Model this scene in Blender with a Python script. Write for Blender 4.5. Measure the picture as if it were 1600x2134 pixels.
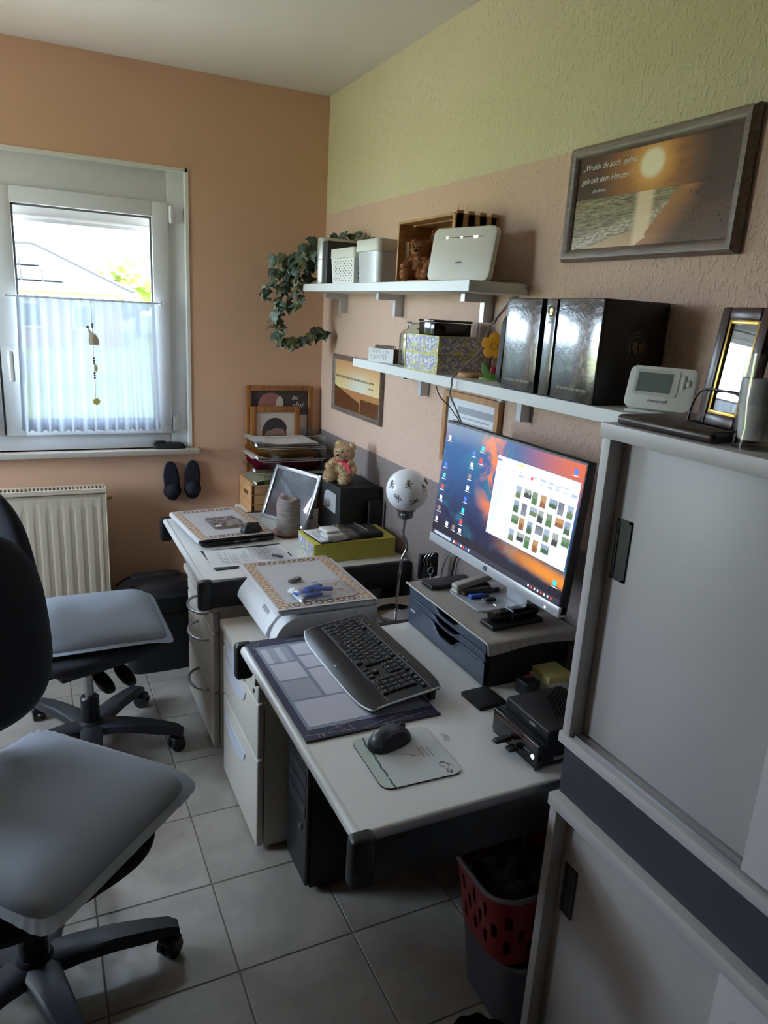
import bpy, bmesh, math, random
from mathutils import Vector, Matrix, Euler, noise

for _o in list(bpy.data.objects):
    bpy.data.objects.remove(_o, do_unlink=True)
random.seed(7)
SC = bpy.context.scene
COL = SC.collection
PI = math.pi

# ------------------------------------------------------------------ camera
cam_data = bpy.data.cameras.new('camera')
cam = bpy.data.objects.new('camera', cam_data)
COL.objects.link(cam)
_right = Vector((0.90216231, -0.42778866, 0.05567789))
_down = Vector((-0.06558349, -0.26356901, -0.96240853))
_fwd = Vector((0.42638242, 0.86459716, -0.2658379))
cam.matrix_world = Matrix((
    (_right.x, -_down.x, -_fwd.x, -1.28519),
    (_right.y, -_down.y, -_fwd.y, -3.39231),
    (_right.z, -_down.z, -_fwd.z, 1.64408),
    (0, 0, 0, 1)))
cam_data.sensor_fit = 'HORIZONTAL'
cam_data.sensor_width = 36.0
cam_data.lens = 36.0 * 1506.77 / 1600.0
cam_data.clip_start = 0.02
cam_data.clip_end = 400
SC.camera = cam

# ------------------------------------------------------------------ sky, sun, exposure
world = bpy.data.worlds.new('sky')
SC.world = world
world.use_nodes = True
_nt = world.node_tree
_nt.nodes.clear()
_wo = _nt.nodes.new('ShaderNodeOutputWorld')
_bg = _nt.nodes.new('ShaderNodeBackground')
_bg.inputs['Color'].default_value = (0.66, 0.80, 1.0, 1)
_bg.inputs['Strength'].default_value = 8.5
_nt.links.new(_bg.outputs[0], _wo.inputs[0])

sun_data = bpy.data.lights.new('sun', 'SUN')
sun_data.energy = 7.0
sun_data.angle = math.radians(1.0)
sun_data.color = (1.0, 0.93, 0.82)
sun = bpy.data.objects.new('sun', sun_data)
COL.objects.link(sun)
sun.location = (0, -6, 12)
sun.rotation_euler = Vector((0.25, 1.0, -1.15)).to_track_quat('-Z', 'Y').to_euler()

def portal(name, loc, rot, sx, sy):
    d = bpy.data.lights.new(name, 'AREA')
    d.shape = 'RECTANGLE'
    d.size, d.size_y = sx, sy
    d.cycles.is_portal = True
    o = bpy.data.objects.new(name, d)
    COL.objects.link(o)
    o.location, o.rotation_euler = loc, rot
portal('window_portal', (-1.403, 0.33, 1.58), (-PI / 2, 0, 0), 1.56, 1.22)
portal('window_portal', (-3.13, -0.66, 1.525), (0, -PI / 2, 0), 1.40, 0.86)  # portal of the added side window

SC.view_settings.view_transform = 'Standard'
SC.view_settings.look = 'None'
SC.view_settings.gamma = 1.0
SC.view_settings.use_curve_mapping = False
SC.view_settings.exposure = 1.75
SC.cycles.use_denoising = True
SC.cycles.max_bounces = 12
SC.cycles.diffuse_bounces = 6
SC.cycles.glossy_bounces = 5
SC.cycles.transmission_bounces = 8
SC.cycles.transparent_max_bounces = 16
SC.cycles.caustics_reflective = False
SC.cycles.caustics_refractive = False
SC.cycles.sample_clamp_indirect = 6.0

# ------------------------------------------------------------------ colour and materials
def lin(c):
    c = c / 255.0
    return c / 12.92 if c <= 0.04045 else ((c + 0.055) / 1.055) ** 2.4
def rgb(r, g, b):
    return (lin(r), lin(g), lin(b), 1.0)

class X:
    """a node socket with arithmetic"""
    def __init__(s, nt, k): s.nt, s.k = nt, k
    def _m(s, op, *a):
        n = s.nt.nodes.new('ShaderNodeMath'); n.operation = op
        for i, v in enumerate((s,) + a):
            if isinstance(v, X): s.nt.links.new(v.k, n.inputs[i])
            else: n.inputs[i].default_value = v
        return X(s.nt, n.outputs[0])
    def __add__(s, o): return s._m('ADD', o)
    __radd__ = __add__
    def __sub__(s, o): return s._m('SUBTRACT', o)
    def __rsub__(s, o): return (s * -1.0) + o
    def __mul__(s, o): return s._m('MULTIPLY', o)
    __rmul__ = __mul__
    def __truediv__(s, o): return s._m('DIVIDE', o)
    def gt(s, o): return s._m('GREATER_THAN', o)
    def lt(s, o): return s._m('LESS_THAN', o)
    def max(s, o): return s._m('MAXIMUM', o)
    def min(s, o): return s._m('MINIMUM', o)
    def abs(s): return s._m('ABSOLUTE')
    def sin(s): return s._m('SINE')
    def frac(s): return s._m('FRACT')
    def floor(s): return s._m('FLOOR')
    def sqrt(s): return s._m('SQRT')
    def pow(s, o): return s._m('POWER', o)
    def ss(s, a, b, lo=0.0, hi=1.0):
        n = s.nt.nodes.new('ShaderNodeMapRange'); n.interpolation_type = 'SMOOTHSTEP'
        s.nt.links.new(s.k, n.inputs[0])
        if a > b: a, b, lo, hi = b, a, hi, lo
        n.inputs[1].default_value = a; n.inputs[2].default_value = b
        n.inputs[3].default_value = lo; n.inputs[4].default_value = hi
        return X(s.nt, n.outputs[0])

class Mat:
    def __init__(s, name, col=(0.5, 0.5, 0.5, 1), rough=0.5, metal=0.0, spec=0.5):
        s.m = bpy.data.materials.new(name); s.m.use_nodes = True
        s.nt = s.m.node_tree
        s.b = s.nt.nodes['Principled BSDF']
        s.out = s.nt.nodes['Material Output']
        s.b.inputs['Base Color'].default_value = col
        s.b.inputs['Roughness'].default_value = rough
        s.b.inputs['Metallic'].default_value = metal
        s.b.inputs['Specular IOR Level'].default_value = spec
        s.col = col
    def n(s, t): return s.nt.nodes.new(t)
    def link(s, a, b): s.nt.links.new(a, b)
    def coord(s, kind='Object'):
        return X(s.nt, s.n('ShaderNodeTexCoord').outputs[kind])
    def xyz(s, v=None, kind='Object'):
        v = v or s.coord(kind)
        n = s.n('ShaderNodeSeparateXYZ'); s.link(v.k, n.inputs[0])
        return [X(s.nt, n.outputs[i]) for i in range(3)]
    def vec(s, *a):
        n = s.n('ShaderNodeCombineXYZ')
        for i, v in enumerate(a):
            if isinstance(v, X): s.link(v.k, n.inputs[i])
            else: n.inputs[i].default_value = v
        return X(s.nt, n.outputs[0])
    def noise(s, v, scale=5.0, detail=3.0, rough=0.55, dist=0.0):
        n = s.n('ShaderNodeTexNoise'); s.link(v.k, n.inputs['Vector'])
        n.inputs['Scale'].default_value = scale; n.inputs['Detail'].default_value = detail
        n.inputs['Roughness'].default_value = rough; n.inputs['Distortion'].default_value = dist
        return X(s.nt, n.outputs['Fac'])
    def voro(s, v, scale=5.0, out='Distance', feat='F1', rnd=1.0):
        n = s.n('ShaderNodeTexVoronoi'); n.feature = feat; s.link(v.k, n.inputs['Vector'])
        n.inputs['Scale'].default_value = scale; n.inputs['Randomness'].default_value = rnd
        return X(s.nt, n.outputs[out])
    def wave(s, v, scale=5.0, dist=0.0, detail=2.0, dirn='X', dscale=1.0):
        n = s.n('ShaderNodeTexWave'); n.bands_direction = dirn; s.link(v.k, n.inputs['Vector'])
        n.inputs['Scale'].default_value = scale; n.inputs['Distortion'].default_value = dist
        n.inputs['Detail'].default_value = detail; n.inputs['Detail Scale'].default_value = dscale
        return X(s.nt, n.outputs['Fac'])
    def mix(s, f, a, b):
        n = s.n('ShaderNodeMix'); n.data_type = 'RGBA'
        for i, v in ((0, f), (6, a), (7, b)):
            if isinstance(v, X): s.link(v.k, n.inputs[i])
            else: n.inputs[i].default_value = v
        return X(s.nt, n.outputs[2])
    def rnd(s):
        return X(s.nt, s.n('ShaderNodeObjectInfo').outputs['Random'])
    def base(s, v): s.link(v.k, s.b.inputs['Base Color']); return s
    def set(s, key, v):
        if isinstance(v, X): s.link(v.k, s.b.inputs[key])
        else: s.b.inputs[key].default_value = v
        return s
    def bump(s, h, strength=0.3, dist=0.002):
        n = s.n('ShaderNodeBump'); s.link(h.k, n.inputs['Height'])
        n.inputs['Strength'].default_value = strength; n.inputs['Distance'].default_value = dist
        s.link(n.outputs[0], s.b.inputs['Normal']); return s

def plain(name, c, rough=0.5, metal=0.0, spec=0.5, grain=0.05, scale=40.0, bump=0.0, dist=0.0006):
    """one colour with a little procedural grain"""
    m = Mat(name, rgb(*c), rough, metal, spec)
    v = m.coord()
    nz = m.noise(v, scale, 3.0)
    d = tuple(x * (1 - grain * 2) for x in m.col[:3]) + (1,)
    m.base(m.mix(nz, m.col, d))
    if bump: m.bump(nz, bump, dist)
    return m.m

def wood(name, c1, c2, scale=6.0, axis=0, rough=0.5, bump=0.1):
    m = Mat(name, rgb(*c1), rough)
    x, y, z = m.xyz()
    a = [x, y, z]
    a = [q * (1.2 if i == axis else 14.0) for i, q in enumerate(a)]
    f = m.noise(m.vec(*a), scale, 5.0, 0.6, 0.4)
    m.base(m.mix(f.ss(0.3, 0.72), rgb(*c1), rgb(*c2)))
    m.bump(f, bump, 0.0006)
    return m.m

# ------------------------------------------------------------------ mesh building
class MB:
    def __init__(s): s.bm = bmesh.new()
    def poly(s, pts):
        vs = [s.bm.verts.new(p) for p in pts]
        return s.bm.faces.new(vs)
    def box(s, x0, x1, y0, y1, z0, z1, bev=0.0, seg=2, M=None):
        t = bmesh.new()
        bmesh.ops.create_cube(t, size=1.0)
        for v in t.verts:
            v.co = Vector(((x0 + x1) / 2 + v.co.x * (x1 - x0), (y0 + y1) / 2 + v.co.y * (y1 - y0), (z0 + z1) / 2 + v.co.z * (z1 - z0)))
        if bev > 0:
            bmesh.ops.bevel(t, geom=list(t.edges), offset=bev, segments=seg, profile=0.5, affect='EDGES', clamp_overlap=True)
        return s.add(t, M)
    def add(s, t, M=None):
        if M is not None: t.transform(M)
        me = bpy.data.meshes.new('tmp'); t.to_mesh(me); t.free()
        s.bm.from_mesh(me); bpy.data.meshes.remove(me)
        return s
    def cyl(s, p0, p1, r0, r1=None, n=20, caps=True):
        p0, p1 = Vector(p0), Vector(p1); r1 = r0 if r1 is None else r1
        d = (p1 - p0).normalized()
        a = d.orthogonal().normalized(); b = d.cross(a)
        r = []
        for p, q in ((p0, r0), (p1, r1)):
            r.append([s.bm.verts.new(p + a * q * math.cos(2 * PI * i / n) + b * q * math.sin(2 * PI * i / n)) for i in range(n)])
        for i in range(n):
            s.bm.faces.new((r[0][i], r[0][(i + 1) % n], r[1][(i + 1) % n], r[1][i]))
        if caps:
            s.bm.faces.new(list(reversed(r[0]))); s.bm.faces.new(r[1])
        return s
    def tube(s, pts, r, n=8, closed=False, caps=True):
        pts = [Vector(p) for p in pts]; m = len(pts)
        rings = []; prev = None
        for i, p in enumerate(pts):
            if closed: t = pts[(i + 1) % m] - pts[i - 1]
            else: t = pts[min(i + 1, m - 1)] - pts[max(i - 1, 0)]
            t.normalize()
            if prev is None: a = t.orthogonal().normalized()
            else:
                a = prev - t * prev.dot(t)
                a = a.normalized() if a.length > 1e-6 else t.orthogonal().normalized()
            prev = a; b = t.cross(a)
            q = r[i] if isinstance(r, (list, tuple)) else r
            rings.append([s.bm.verts.new(p + (a * math.cos(2 * PI * k / n) + b * math.sin(2 * PI * k / n)) * q) for k in range(n)])
        for i in range(m if closed else m - 1):
            A, B = rings[i], rings[(i + 1) % m]
            for k in range(n):
                s.bm.faces.new((A[k], A[(k + 1) % n], B[(k + 1) % n], B[k]))
        if caps and not closed:
            s.bm.faces.new(list(reversed(rings[0]))); s.bm.faces.new(rings[-1])
        return s
    def lathe(s, prof, c=(0, 0, 0), n=32, M=None):
        t = bmesh.new(); rings = []
        for r, z in prof:
            if r <= 1e-6: rings.append([t.verts.new((c[0], c[1], c[2] + z))])
            else: rings.append([t.verts.new((c[0] + r * math.cos(2 * PI * i / n), c[1] + r * math.sin(2 * PI * i / n), c[2] + z)) for i in range(n)])
        for A, B in zip(rings, rings[1:]):
            for i in range(n):
                a0, a1 = A[i % len(A)], A[(i + 1) % len(A)]; b0, b1 = B[i % len(B)], B[(i + 1) % len(B)]
                f = []
                for v in (a0, a1, b1, b0):
                    if v not in f: f.append(v)
                if len(f) > 2: t.faces.new(f)
        return s.add(t, M)
    def ball(s, c, r, sub=3, M=None):
        t = bmesh.new(); bmesh.ops.create_icosphere(t, subdivisions=sub, radius=1.0)
        r = (r, r, r) if not isinstance(r, (tuple, list)) else r
        for v in t.verts: v.co = Vector((v.co.x * r[0], v.co.y * r[1], v.co.z * r[2]))
        if M is not None: t.transform(M)
        t.transform(Matrix.Translation(c))
        return s.add(t)
    def prism(s, pts, h, M=None, bev=0.0):
        """polygon in xy extruded to z=h"""
        t = bmesh.new()
        f = t.faces.new([t.verts.new((p[0], p[1], 0)) for p in pts])
        r = bmesh.ops.extrude_face_region(t, geom=[f])
        for v in [g for g in r['geom'] if isinstance(g, bmesh.types.BMVert)]: v.co.z += h
        bmesh.ops.recalc_face_normals(t, faces=list(t.faces))
        if bev: bmesh.ops.bevel(t, geom=list(t.edges), offset=bev, segments=2, profile=0.5, affect='EDGES', clamp_overlap=True)
        return s.add(t, M)
    def surf(s, fn, nu, nv, cu=False, cv=False):
        g = [[s.bm.verts.new(fn(i / (nu if cu else nu - 1), j / (nv if cv else nv - 1))) for j in range(nv)] for i in range(nu)]
        for i in range(nu if cu else nu - 1):
            for j in range(nv if cv else nv - 1):
                s.bm.faces.new((g[i][j], g[(i + 1) % nu][j], g[(i + 1) % nu][(j + 1) % nv], g[i][(j + 1) % nv]))
        return s
    def pillow(s, w, h, top, bot, ex=4.0, rings=8, n=48, fn=None, M=None):
        """superellipse plate w x h; top(r), bot(r) give z over r in 0..1; fn bends it"""
        t = bmesh.new()
        def pt(r, th, zf):
            c, q = math.cos(th), math.sin(th)
            x = w / 2 * r * math.copysign(abs(c) ** (2 / ex), c); y = h / 2 * r * math.copysign(abs(q) ** (2 / ex), q)
            p = Vector((x, y, zf(r)))
            return fn(p) if fn else p
        rs = [(i / rings) ** 0.7 for i in range(1, rings + 1)]
        T = [[t.verts.new(pt(r, 2 * PI * k / n, top)) for k in range(n)] for r in rs]
        B = [[t.verts.new(pt(r, 2 * PI * k / n, bot)) for k in range(n)] for r in rs]
        ct = t.verts.new(pt(0, 0, top)); cb = t.verts.new(pt(0, 0, bot))
        for k in range(n):
            k2 = (k + 1) % n
            t.faces.new((ct, T[0][k], T[0][k2])); t.faces.new((cb, B[0][k2], B[0][k]))
            for i in range(rings - 1):
                t.faces.new((T[i][k], T[i + 1][k], T[i + 1][k2], T[i][k2]))
                t.faces.new((B[i][k2], B[i + 1][k2], B[i + 1][k], B[i][k]))
            t.faces.new((T[-1][k], B[-1][k], B[-1][k2], T[-1][k2]))
        bmesh.ops.remove_doubles(t, verts=list(t.verts), dist=1e-6)
        return s.add(t, M)
    def mesh(s, name, smooth=None, fix=True):
        if fix: bmesh.ops.recalc_face_normals(s.bm, faces=list(s.bm.faces))
        me = bpy.data.meshes.new(name); s.bm.to_mesh(me); s.bm.free()
        if smooth is not None:
            for p in me.polygons: p.use_smooth = True
            if smooth < 179: me.set_sharp_from_angle(angle=math.radians(smooth))
        return me

def rmat(o):
    m = o.matrix_basis.copy()
    while o.parent is not None:
        o = o.parent; m = o.matrix_basis @ m
    return m

def link(name, data, mat=None, parent=None):
    o = bpy.data.objects.new(name, data)
    COL.objects.link(o)
    if mat is not None and data is not None and len(data.materials) == 0: data.materials.append(mat)
    if parent is not None: o.parent = parent
    return o
def part(name, mb, mat, parent, smooth=30, world=False, label=None, fix=True):
    me = mb.mesh(name, smooth, fix) if isinstance(mb, MB) else mb
    if world: me.transform(rmat(parent).inverted())
    o = link(name, me, mat, parent)
    if label: o['label'] = label
    return o
def piece(name, me, parent, loc=(0, 0, 0), rot=(0, 0, 0), scale=(1, 1, 1), mat=None):
    o = link(name, me, mat, parent)
    o.location, o.rotation_euler, o.scale = loc, rot, scale
    return o
def tag(o, label, cat, group=None, kind=None):
    o['label'] = label; o['category'] = cat
    if group: o['group'] = group
    if kind: o['kind'] = kind
    return o
def thing(name, label, cat, loc=(0, 0, 0), rz=0.0, group=None, rot=None):
    o = bpy.data.objects.new(name, None); COL.objects.link(o)
    o.empty_display_size = 0.05
    o.location = loc; o.rotation_euler = rot if rot is not None else (0, 0, rz)
    return tag(o, label, cat, group)
def solo(name, mb, mat, label, cat, loc=(0, 0, 0), rot=(0, 0, 0), group=None, smooth=30, fix=True, world=True):
    me = mb.mesh(name, smooth, fix) if isinstance(mb, MB) else mb
    o = link(name, me, mat)
    o.location, o.rotation_euler = loc, rot
    if world: me.transform(o.matrix_basis.inverted())
    return tag(o, label, cat, group)
def struct(name, mb, mat, smooth=None, parent=None):
    o = link(name, mb.mesh(name, smooth), mat, parent)
    if parent is None: o['kind'] = 'structure'
    return o
def text(name, body, size, mat, parent, M, shear=0.0, align='LEFT', bold=0.0):
    cu = bpy.data.curves.new('t', 'FONT')
    cu.body = body; cu.size = size; cu.shear = shear; cu.align_x = align; cu.offset = bold
    cu.resolution_u = 3; cu.extrude = 0.00015
    o = bpy.data.objects.new('t', cu); COL.objects.link(o)
    me = bpy.data.meshes.new_from_object(o)
    bpy.data.objects.remove(o); bpy.data.curves.remove(cu)
    me.transform(M); me.materials.clear()
    return link(name, me, mat, parent)
def frame_axes(origin, xdir, zdir):
    """matrix whose x runs along xdir and whose z faces zdir"""
    x = Vector(xdir).normalized(); z = Vector(zdir).normalized(); y = z.cross(x).normalized()
    x = y.cross(z)
    m = Matrix((x, y, z)).transposed().to_4x4()
    m.translation = Vector(origin)
    return m
def arc(c, r, a0, a1, n=12, ax=(1, 0, 0), ay=(0, 1, 0)):
    c, ax, ay = Vector(c), Vector(ax), Vector(ay)
    return [c + ax * r * math.cos(a0 + (a1 - a0) * i / n) + ay * r * math.sin(a0 + (a1 - a0) * i / n) for i in range(n + 1)]
def rrect(w, h, r, n=5, cx=0.0, cy=0.0):
    out = []
    for sx, sy, a in ((1, 1, 0), (-1, 1, PI / 2), (-1, -1, PI), (1, -1, 1.5 * PI)):
        for i in range(n + 1):
            t = a + PI / 2 * i / n
            out.append((cx + sx * (w / 2 - r) + r * math.cos(t), cy + sy * (h / 2 - r) + r * math.sin(t)))
    return out
def smoothpath(pts, n=6):
    pts = [Vector(p) for p in pts]; out = []
    for i in range(len(pts) - 1):
        p0 = pts[max(i - 1, 0)]; p1 = pts[i]; p2 = pts[i + 1]; p3 = pts[min(i + 2, len(pts) - 1)]
        for k in range(n):
            t = k / n
            out.append(0.5 * ((2 * p1) + (p2 - p0) * t + (2 * p0 - 5 * p1 + 4 * p2 - p3) * t * t + (3 * p1 - p0 - 3 * p2 + p3) * t ** 3))
    out.append(pts[-1])
    return out
def remeshed(mb, voxel, smooth_it=2):
    me = mb.mesh('tmp'); o = bpy.data.objects.new('tmp', me); COL.objects.link(o)
    md = o.modifiers.new('r', 'REMESH'); md.mode = 'VOXEL'; md.voxel_size = voxel
    if smooth_it:
        sm = o.modifiers.new('s', 'SMOOTH'); sm.factor = 0.5; sm.iterations = smooth_it
    dg = bpy.context.evaluated_depsgraph_get(); dg.update()
    r = bpy.data.meshes.new_from_object(o.evaluated_get(dg))
    bpy.data.objects.remove(o); bpy.data.meshes.remove(me)
    for p in r.polygons: p.use_smooth = True
    return r
# ------------------------------------------------------------------ shared materials
WHITE_PVC = plain('white_pvc', (226, 228, 230), 0.35, grain=0.02)
WHITE_PAINT = plain('white_paint', (225, 224, 218), 0.5, grain=0.02)
SHELF_LAM = plain('shelf_laminate', (218, 220, 219), 0.42, grain=0.02, scale=120)
GREY_LAM = plain('pale_grey_laminate', (188, 184, 182), 0.42, grain=0.02, scale=120)
GREIGE = plain('greige_laminate', (196, 190, 180), 0.5, grain=0.03, scale=90)
DESKTOP = plain('desk_laminate', (236, 237, 236), 0.36, grain=0.02, scale=150, bump=0.05)
DESKEDGE = plain('desk_edge_band', (216, 217, 214), 0.3, grain=0.02)
ANTHRA = plain('anthracite_laminate', (62, 63, 72), 0.55, grain=0.05)
BLACK_METAL = plain('black_metal', (38, 40, 46), 0.42, grain=0.05, spec=0.5)
BLACK_PLASTIC = plain('black_plastic', (24, 24, 27), 0.4, grain=0.06)
BLACK_MATT = plain('matt_black_plastic', (22, 22, 24), 0.62, grain=0.08, scale=200, bump=0.1)
DARK_BLUE_PL = plain('blue_black_plastic', (34, 38, 48), 0.38, grain=0.04)
CHROME = plain('chrome', (205, 205, 208), 0.12, metal=1.0, grain=0.02)
STEEL = plain('brushed_steel', (175, 176, 180), 0.32, metal=1.0, grain=0.08, scale=200)
SILVER_PL = plain('silver_plastic', (196, 199, 204), 0.35, metal=0.35, grain=0.02)
WHITE_PL = plain('white_plastic', (228, 228, 224), 0.35, grain=0.02)
GREY_PL = plain('grey_plastic', (150, 152, 156), 0.45, grain=0.03)
PAPER = plain('paper', (232, 232, 234), 0.75, grain=0.02)
SCREENBLACK = plain('glossy_black', (10, 10, 12), 0.12, grain=0.02)
CABLE_GREY = plain('grey_cable', (160, 156, 148), 0.5)
CABLE_BLACK = plain('black_cable', (26, 26, 28), 0.5)
RED_PL = plain('red_plastic', (150, 24, 40), 0.4, grain=0.05)
INK = plain('black_ink', (28, 28, 32), 0.6)
INK_GREY = plain('grey_ink', (120, 122, 130), 0.7)
WHITE_INK = plain('white_ink', (225, 222, 214), 0.6)
GOLD = plain('gold_foil', (205, 170, 92), 0.3, metal=0.9)
PINE = wood('pine', (206, 160, 112), (178, 126, 78), 5.0, 0, 0.5)
PINE_Y = wood('pine_lengthways', (206, 160, 112), (178, 126, 78), 5.0, 1, 0.5)
OAKFRAME = wood('honey_oak', (168, 112, 60), (138, 86, 40), 6.0, 2, 0.45)
LIGHTOAK = wood('light_oak', (196, 148, 100), (172, 122, 76), 6.0, 2, 0.45)
GREYWOOD = wood('grey_brown_wood', (134, 118, 108), (98, 84, 76), 7.0, 1, 0.34, 0.25)
WALNUT = wood('dark_walnut', (70, 42, 36), (48, 27, 24), 6.0, 2, 0.3)

def glassy(name, tint=(0.95, 0.98, 0.97, 1), gloss=0.06, rough=0.02, alpha_col=(1, 1, 1, 1)):
    """thin clear sheet: transparent with a little sheen"""
    m = Mat(name); nt = m.nt
    nt.nodes.remove(m.b)
    tr = m.n('ShaderNodeBsdfTransparent'); tr.inputs[0].default_value = tint
    gl = m.n('ShaderNodeBsdfGlossy'); gl.inputs['Color'].default_value = alpha_col; gl.inputs['Roughness'].default_value = rough
    fr = m.n('ShaderNodeLayerWeight'); fr.inputs['Blend'].default_value = 0.12
    mm = m.n('ShaderNodeMath'); mm.operation = 'MULTIPLY_ADD'
    m.link(fr.outputs['Fresnel'], mm.inputs[0]); mm.inputs[1].default_value = 0.45; mm.inputs[2].default_value = gloss
    mx = m.n('ShaderNodeMixShader')
    m.link(mm.outputs[0], mx.inputs[0]); m.link(tr.outputs[0], mx.inputs[1]); m.link(gl.outputs[0], mx.inputs[2])
    m.link(mx.outputs[0], m.out.inputs[0])
    return m.m
PANE = glassy('window_glass', (0.97, 0.99, 0.98, 1), 0.02)
CLEAR = glassy('clear_acrylic', (0.93, 0.94, 0.94, 1), 0.07, 0.08)
BAGFILM = glassy('clear_bag_film', (0.95, 0.96, 0.97, 1), 0.08, 0.2)
def emit(name, c, s):
    m = Mat(name, rgb(*c)); m.b.inputs['Emission Color'].default_value = rgb(*c); m.b.inputs['Emission Strength'].default_value = s
    return m.m

# ------------------------------------------------------------------ room shell
RX0, RY0, RZ1 = -2.8, -6.0, 2.56
def wallmat():
    m = Mat('woodchip_wallpaper', rough=0.85, spec=0.25)
    x, y, z = m.xyz(); v = m.coord()
    n2 = m.noise(v, 2.2, 2.0)
    wob = (m.noise(v, 30.0, 2.0) - 0.5) * 0.006
    green = m.mix(n2, rgb(214, 206, 172), rgb(206, 198, 166))
    pink = m.mix(n2, rgb(215, 184, 165), rgb(207, 176, 157))
    grey = m.mix(n2, rgb(142, 130, 126), rgb(134, 122, 118))
    c = m.mix((z + wob).gt(2.066), m.mix((z + wob).gt(1.066), grey, pink), green)
    m.base(c)
    chips = m.noise(m.vec(x * 1.0, y * 1.0, z * 0.55), 95.0, 2.0, 0.5, 0.6)
    fine = m.noise(v, 260.0, 2.0)
    m.bump(chips.ss(0.50, 0.68) + fine * 0.22, 0.55, 0.0032)
    return m.m
def pinkmat():
    m = Mat('rose_wall_paint', rough=0.85, spec=0.25)
    v = m.coord(); n2 = m.noise(v, 2.2, 2.0)
    m.base(m.mix(n2, rgb(218, 178, 150), rgb(210, 170, 142)))
    m.bump(m.noise(v, 160.0, 3.0), 0.18, 0.001)
    return m.m
WALLR, PINK = wallmat(), pinkmat()
CEIL = plain('ceiling_paint', (216, 213, 204), 0.9, grain=0.015, scale=60, bump=0.06)

b = MB(); b.box(0, 0.3, RY0, 0.3, -0.2, RZ1 + 0.2); struct('wall_right', b, WALLR)
b = MB()
WX0, WX1, WZ0, WZ1 = -2.17, -0.636, 0.985, 2.178
b.box(WX1, 0.0, 0, 0.3, -0.2, RZ1 + 0.2); b.box(RX0, WX0, 0, 0.3, -0.2, RZ1 + 0.2)
b.box(WX0, WX1, 0, 0.3, -0.2, WZ0); b.box(WX0, WX1, 0, 0.3, WZ1, RZ1 + 0.2)
struct('wall_far', b, PINK)
LY0, LY1, LZ0, LZ1 = -1.06, -0.26, 0.85, 2.20  # opening for the added side window
b = MB()
b.box(RX0 - 0.3, RX0, -1.9, LY0, -0.2, RZ1 + 0.2); b.box(RX0 - 0.3, RX0, LY1, 0.3, -0.2, RZ1 + 0.2)
b.box(RX0 - 0.3, RX0, LY0, LY1, -0.2, LZ0); b.box(RX0 - 0.3, RX0, LY0, LY1, LZ1, RZ1 + 0.2)
struct('wall_left', b, PINK)
UNSEEN_DARK = wood('bounce_cutting_finish', (104, 78, 62), (82, 60, 48), 3.0, 2, 0.6)  # dark finish invented for the unseen walls, to cut bounced light
b = MB(); b.box(RX0 - 0.3, RX0, RY0, -1.9, -0.2, RZ1 + 0.2); struct('wall_left', b, UNSEEN_DARK)
b = MB(); b.box(RX0 - 0.3, 0.3, RY0 - 0.3, RY0, -0.2, RZ1 + 0.2); struct('wall_back', b, UNSEEN_DARK)
b = MB(); b.box(RX0, 0, RY0, 0, RZ1, RZ1 + 0.2); struct('ceiling', b, CEIL)

# floor: grout bed with one object per tile
GROUT = plain('grout', (122, 114, 106), 0.9, grain=0.1, scale=80)
def tilemat():
    m = Mat('beige_floor_tile', rough=0.36, spec=0.4)
    v = m.coord(); r = m.rnd()
    x, y, z = m.xyz()
    v2 = m.vec(x + r * 40.0, y + r * 17.0, z)
    a = m.noise(v2, 7.0, 5.0, 0.6); f = m.noise(v2, 26.0, 4.0, 0.65)
    c = m.mix(a.ss(0.3, 0.7), rgb(170, 164, 156), rgb(148, 142, 135))
    c = m.mix(f.ss(0.56, 0.75) * 0.5, c, rgb(140, 131, 120))
    m.base(m.mix(r * 0.25, c, rgb(156, 151, 145)))
    m.set('Roughness', f.ss(0.3, 0.7, 0.28, 0.45))
    m.bump(f, 0.08, 0.001)
    return m.m
b = MB(); b.box(RX0, 0, RY0, 0, -0.2, -0.0016); floor = struct('floor', b, GROUT)
TILE = tilemat()
b = MB(); b.box(-0.1555, 0.1555, -0.1555, 0.1555, -0.008, 0.0, 0.0012, 1)
tile_me = b.mesh('tile', 30); tile_me.materials.append(TILE)
TP = 0.315
for i in range(-6, 3):
    for j in range(-6, 7):
        cx, cy = -0.9063 + TP * (i + 0.5), -1.944 + TP * (j + 0.5)
        if cx < RX0 or cy < RY0 or cy > 0.1 or cx > 0.1: continue
        x0, x1 = max(cx - 0.1555, RX0), min(cx + 0.1555, 0.0); y0, y1 = max(cy - 0.1555, RY0), min(cy + 0.1555, 0.0)
        if x1 - x0 < 0.02 or y1 - y0 < 0.02: continue
        piece('tile', tile_me, floor, ((x0 + x1) / 2, (y0 + y1) / 2, 0), scale=((x1 - x0) / 0.311, (y1 - y0) / 0.311, 1))

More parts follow.
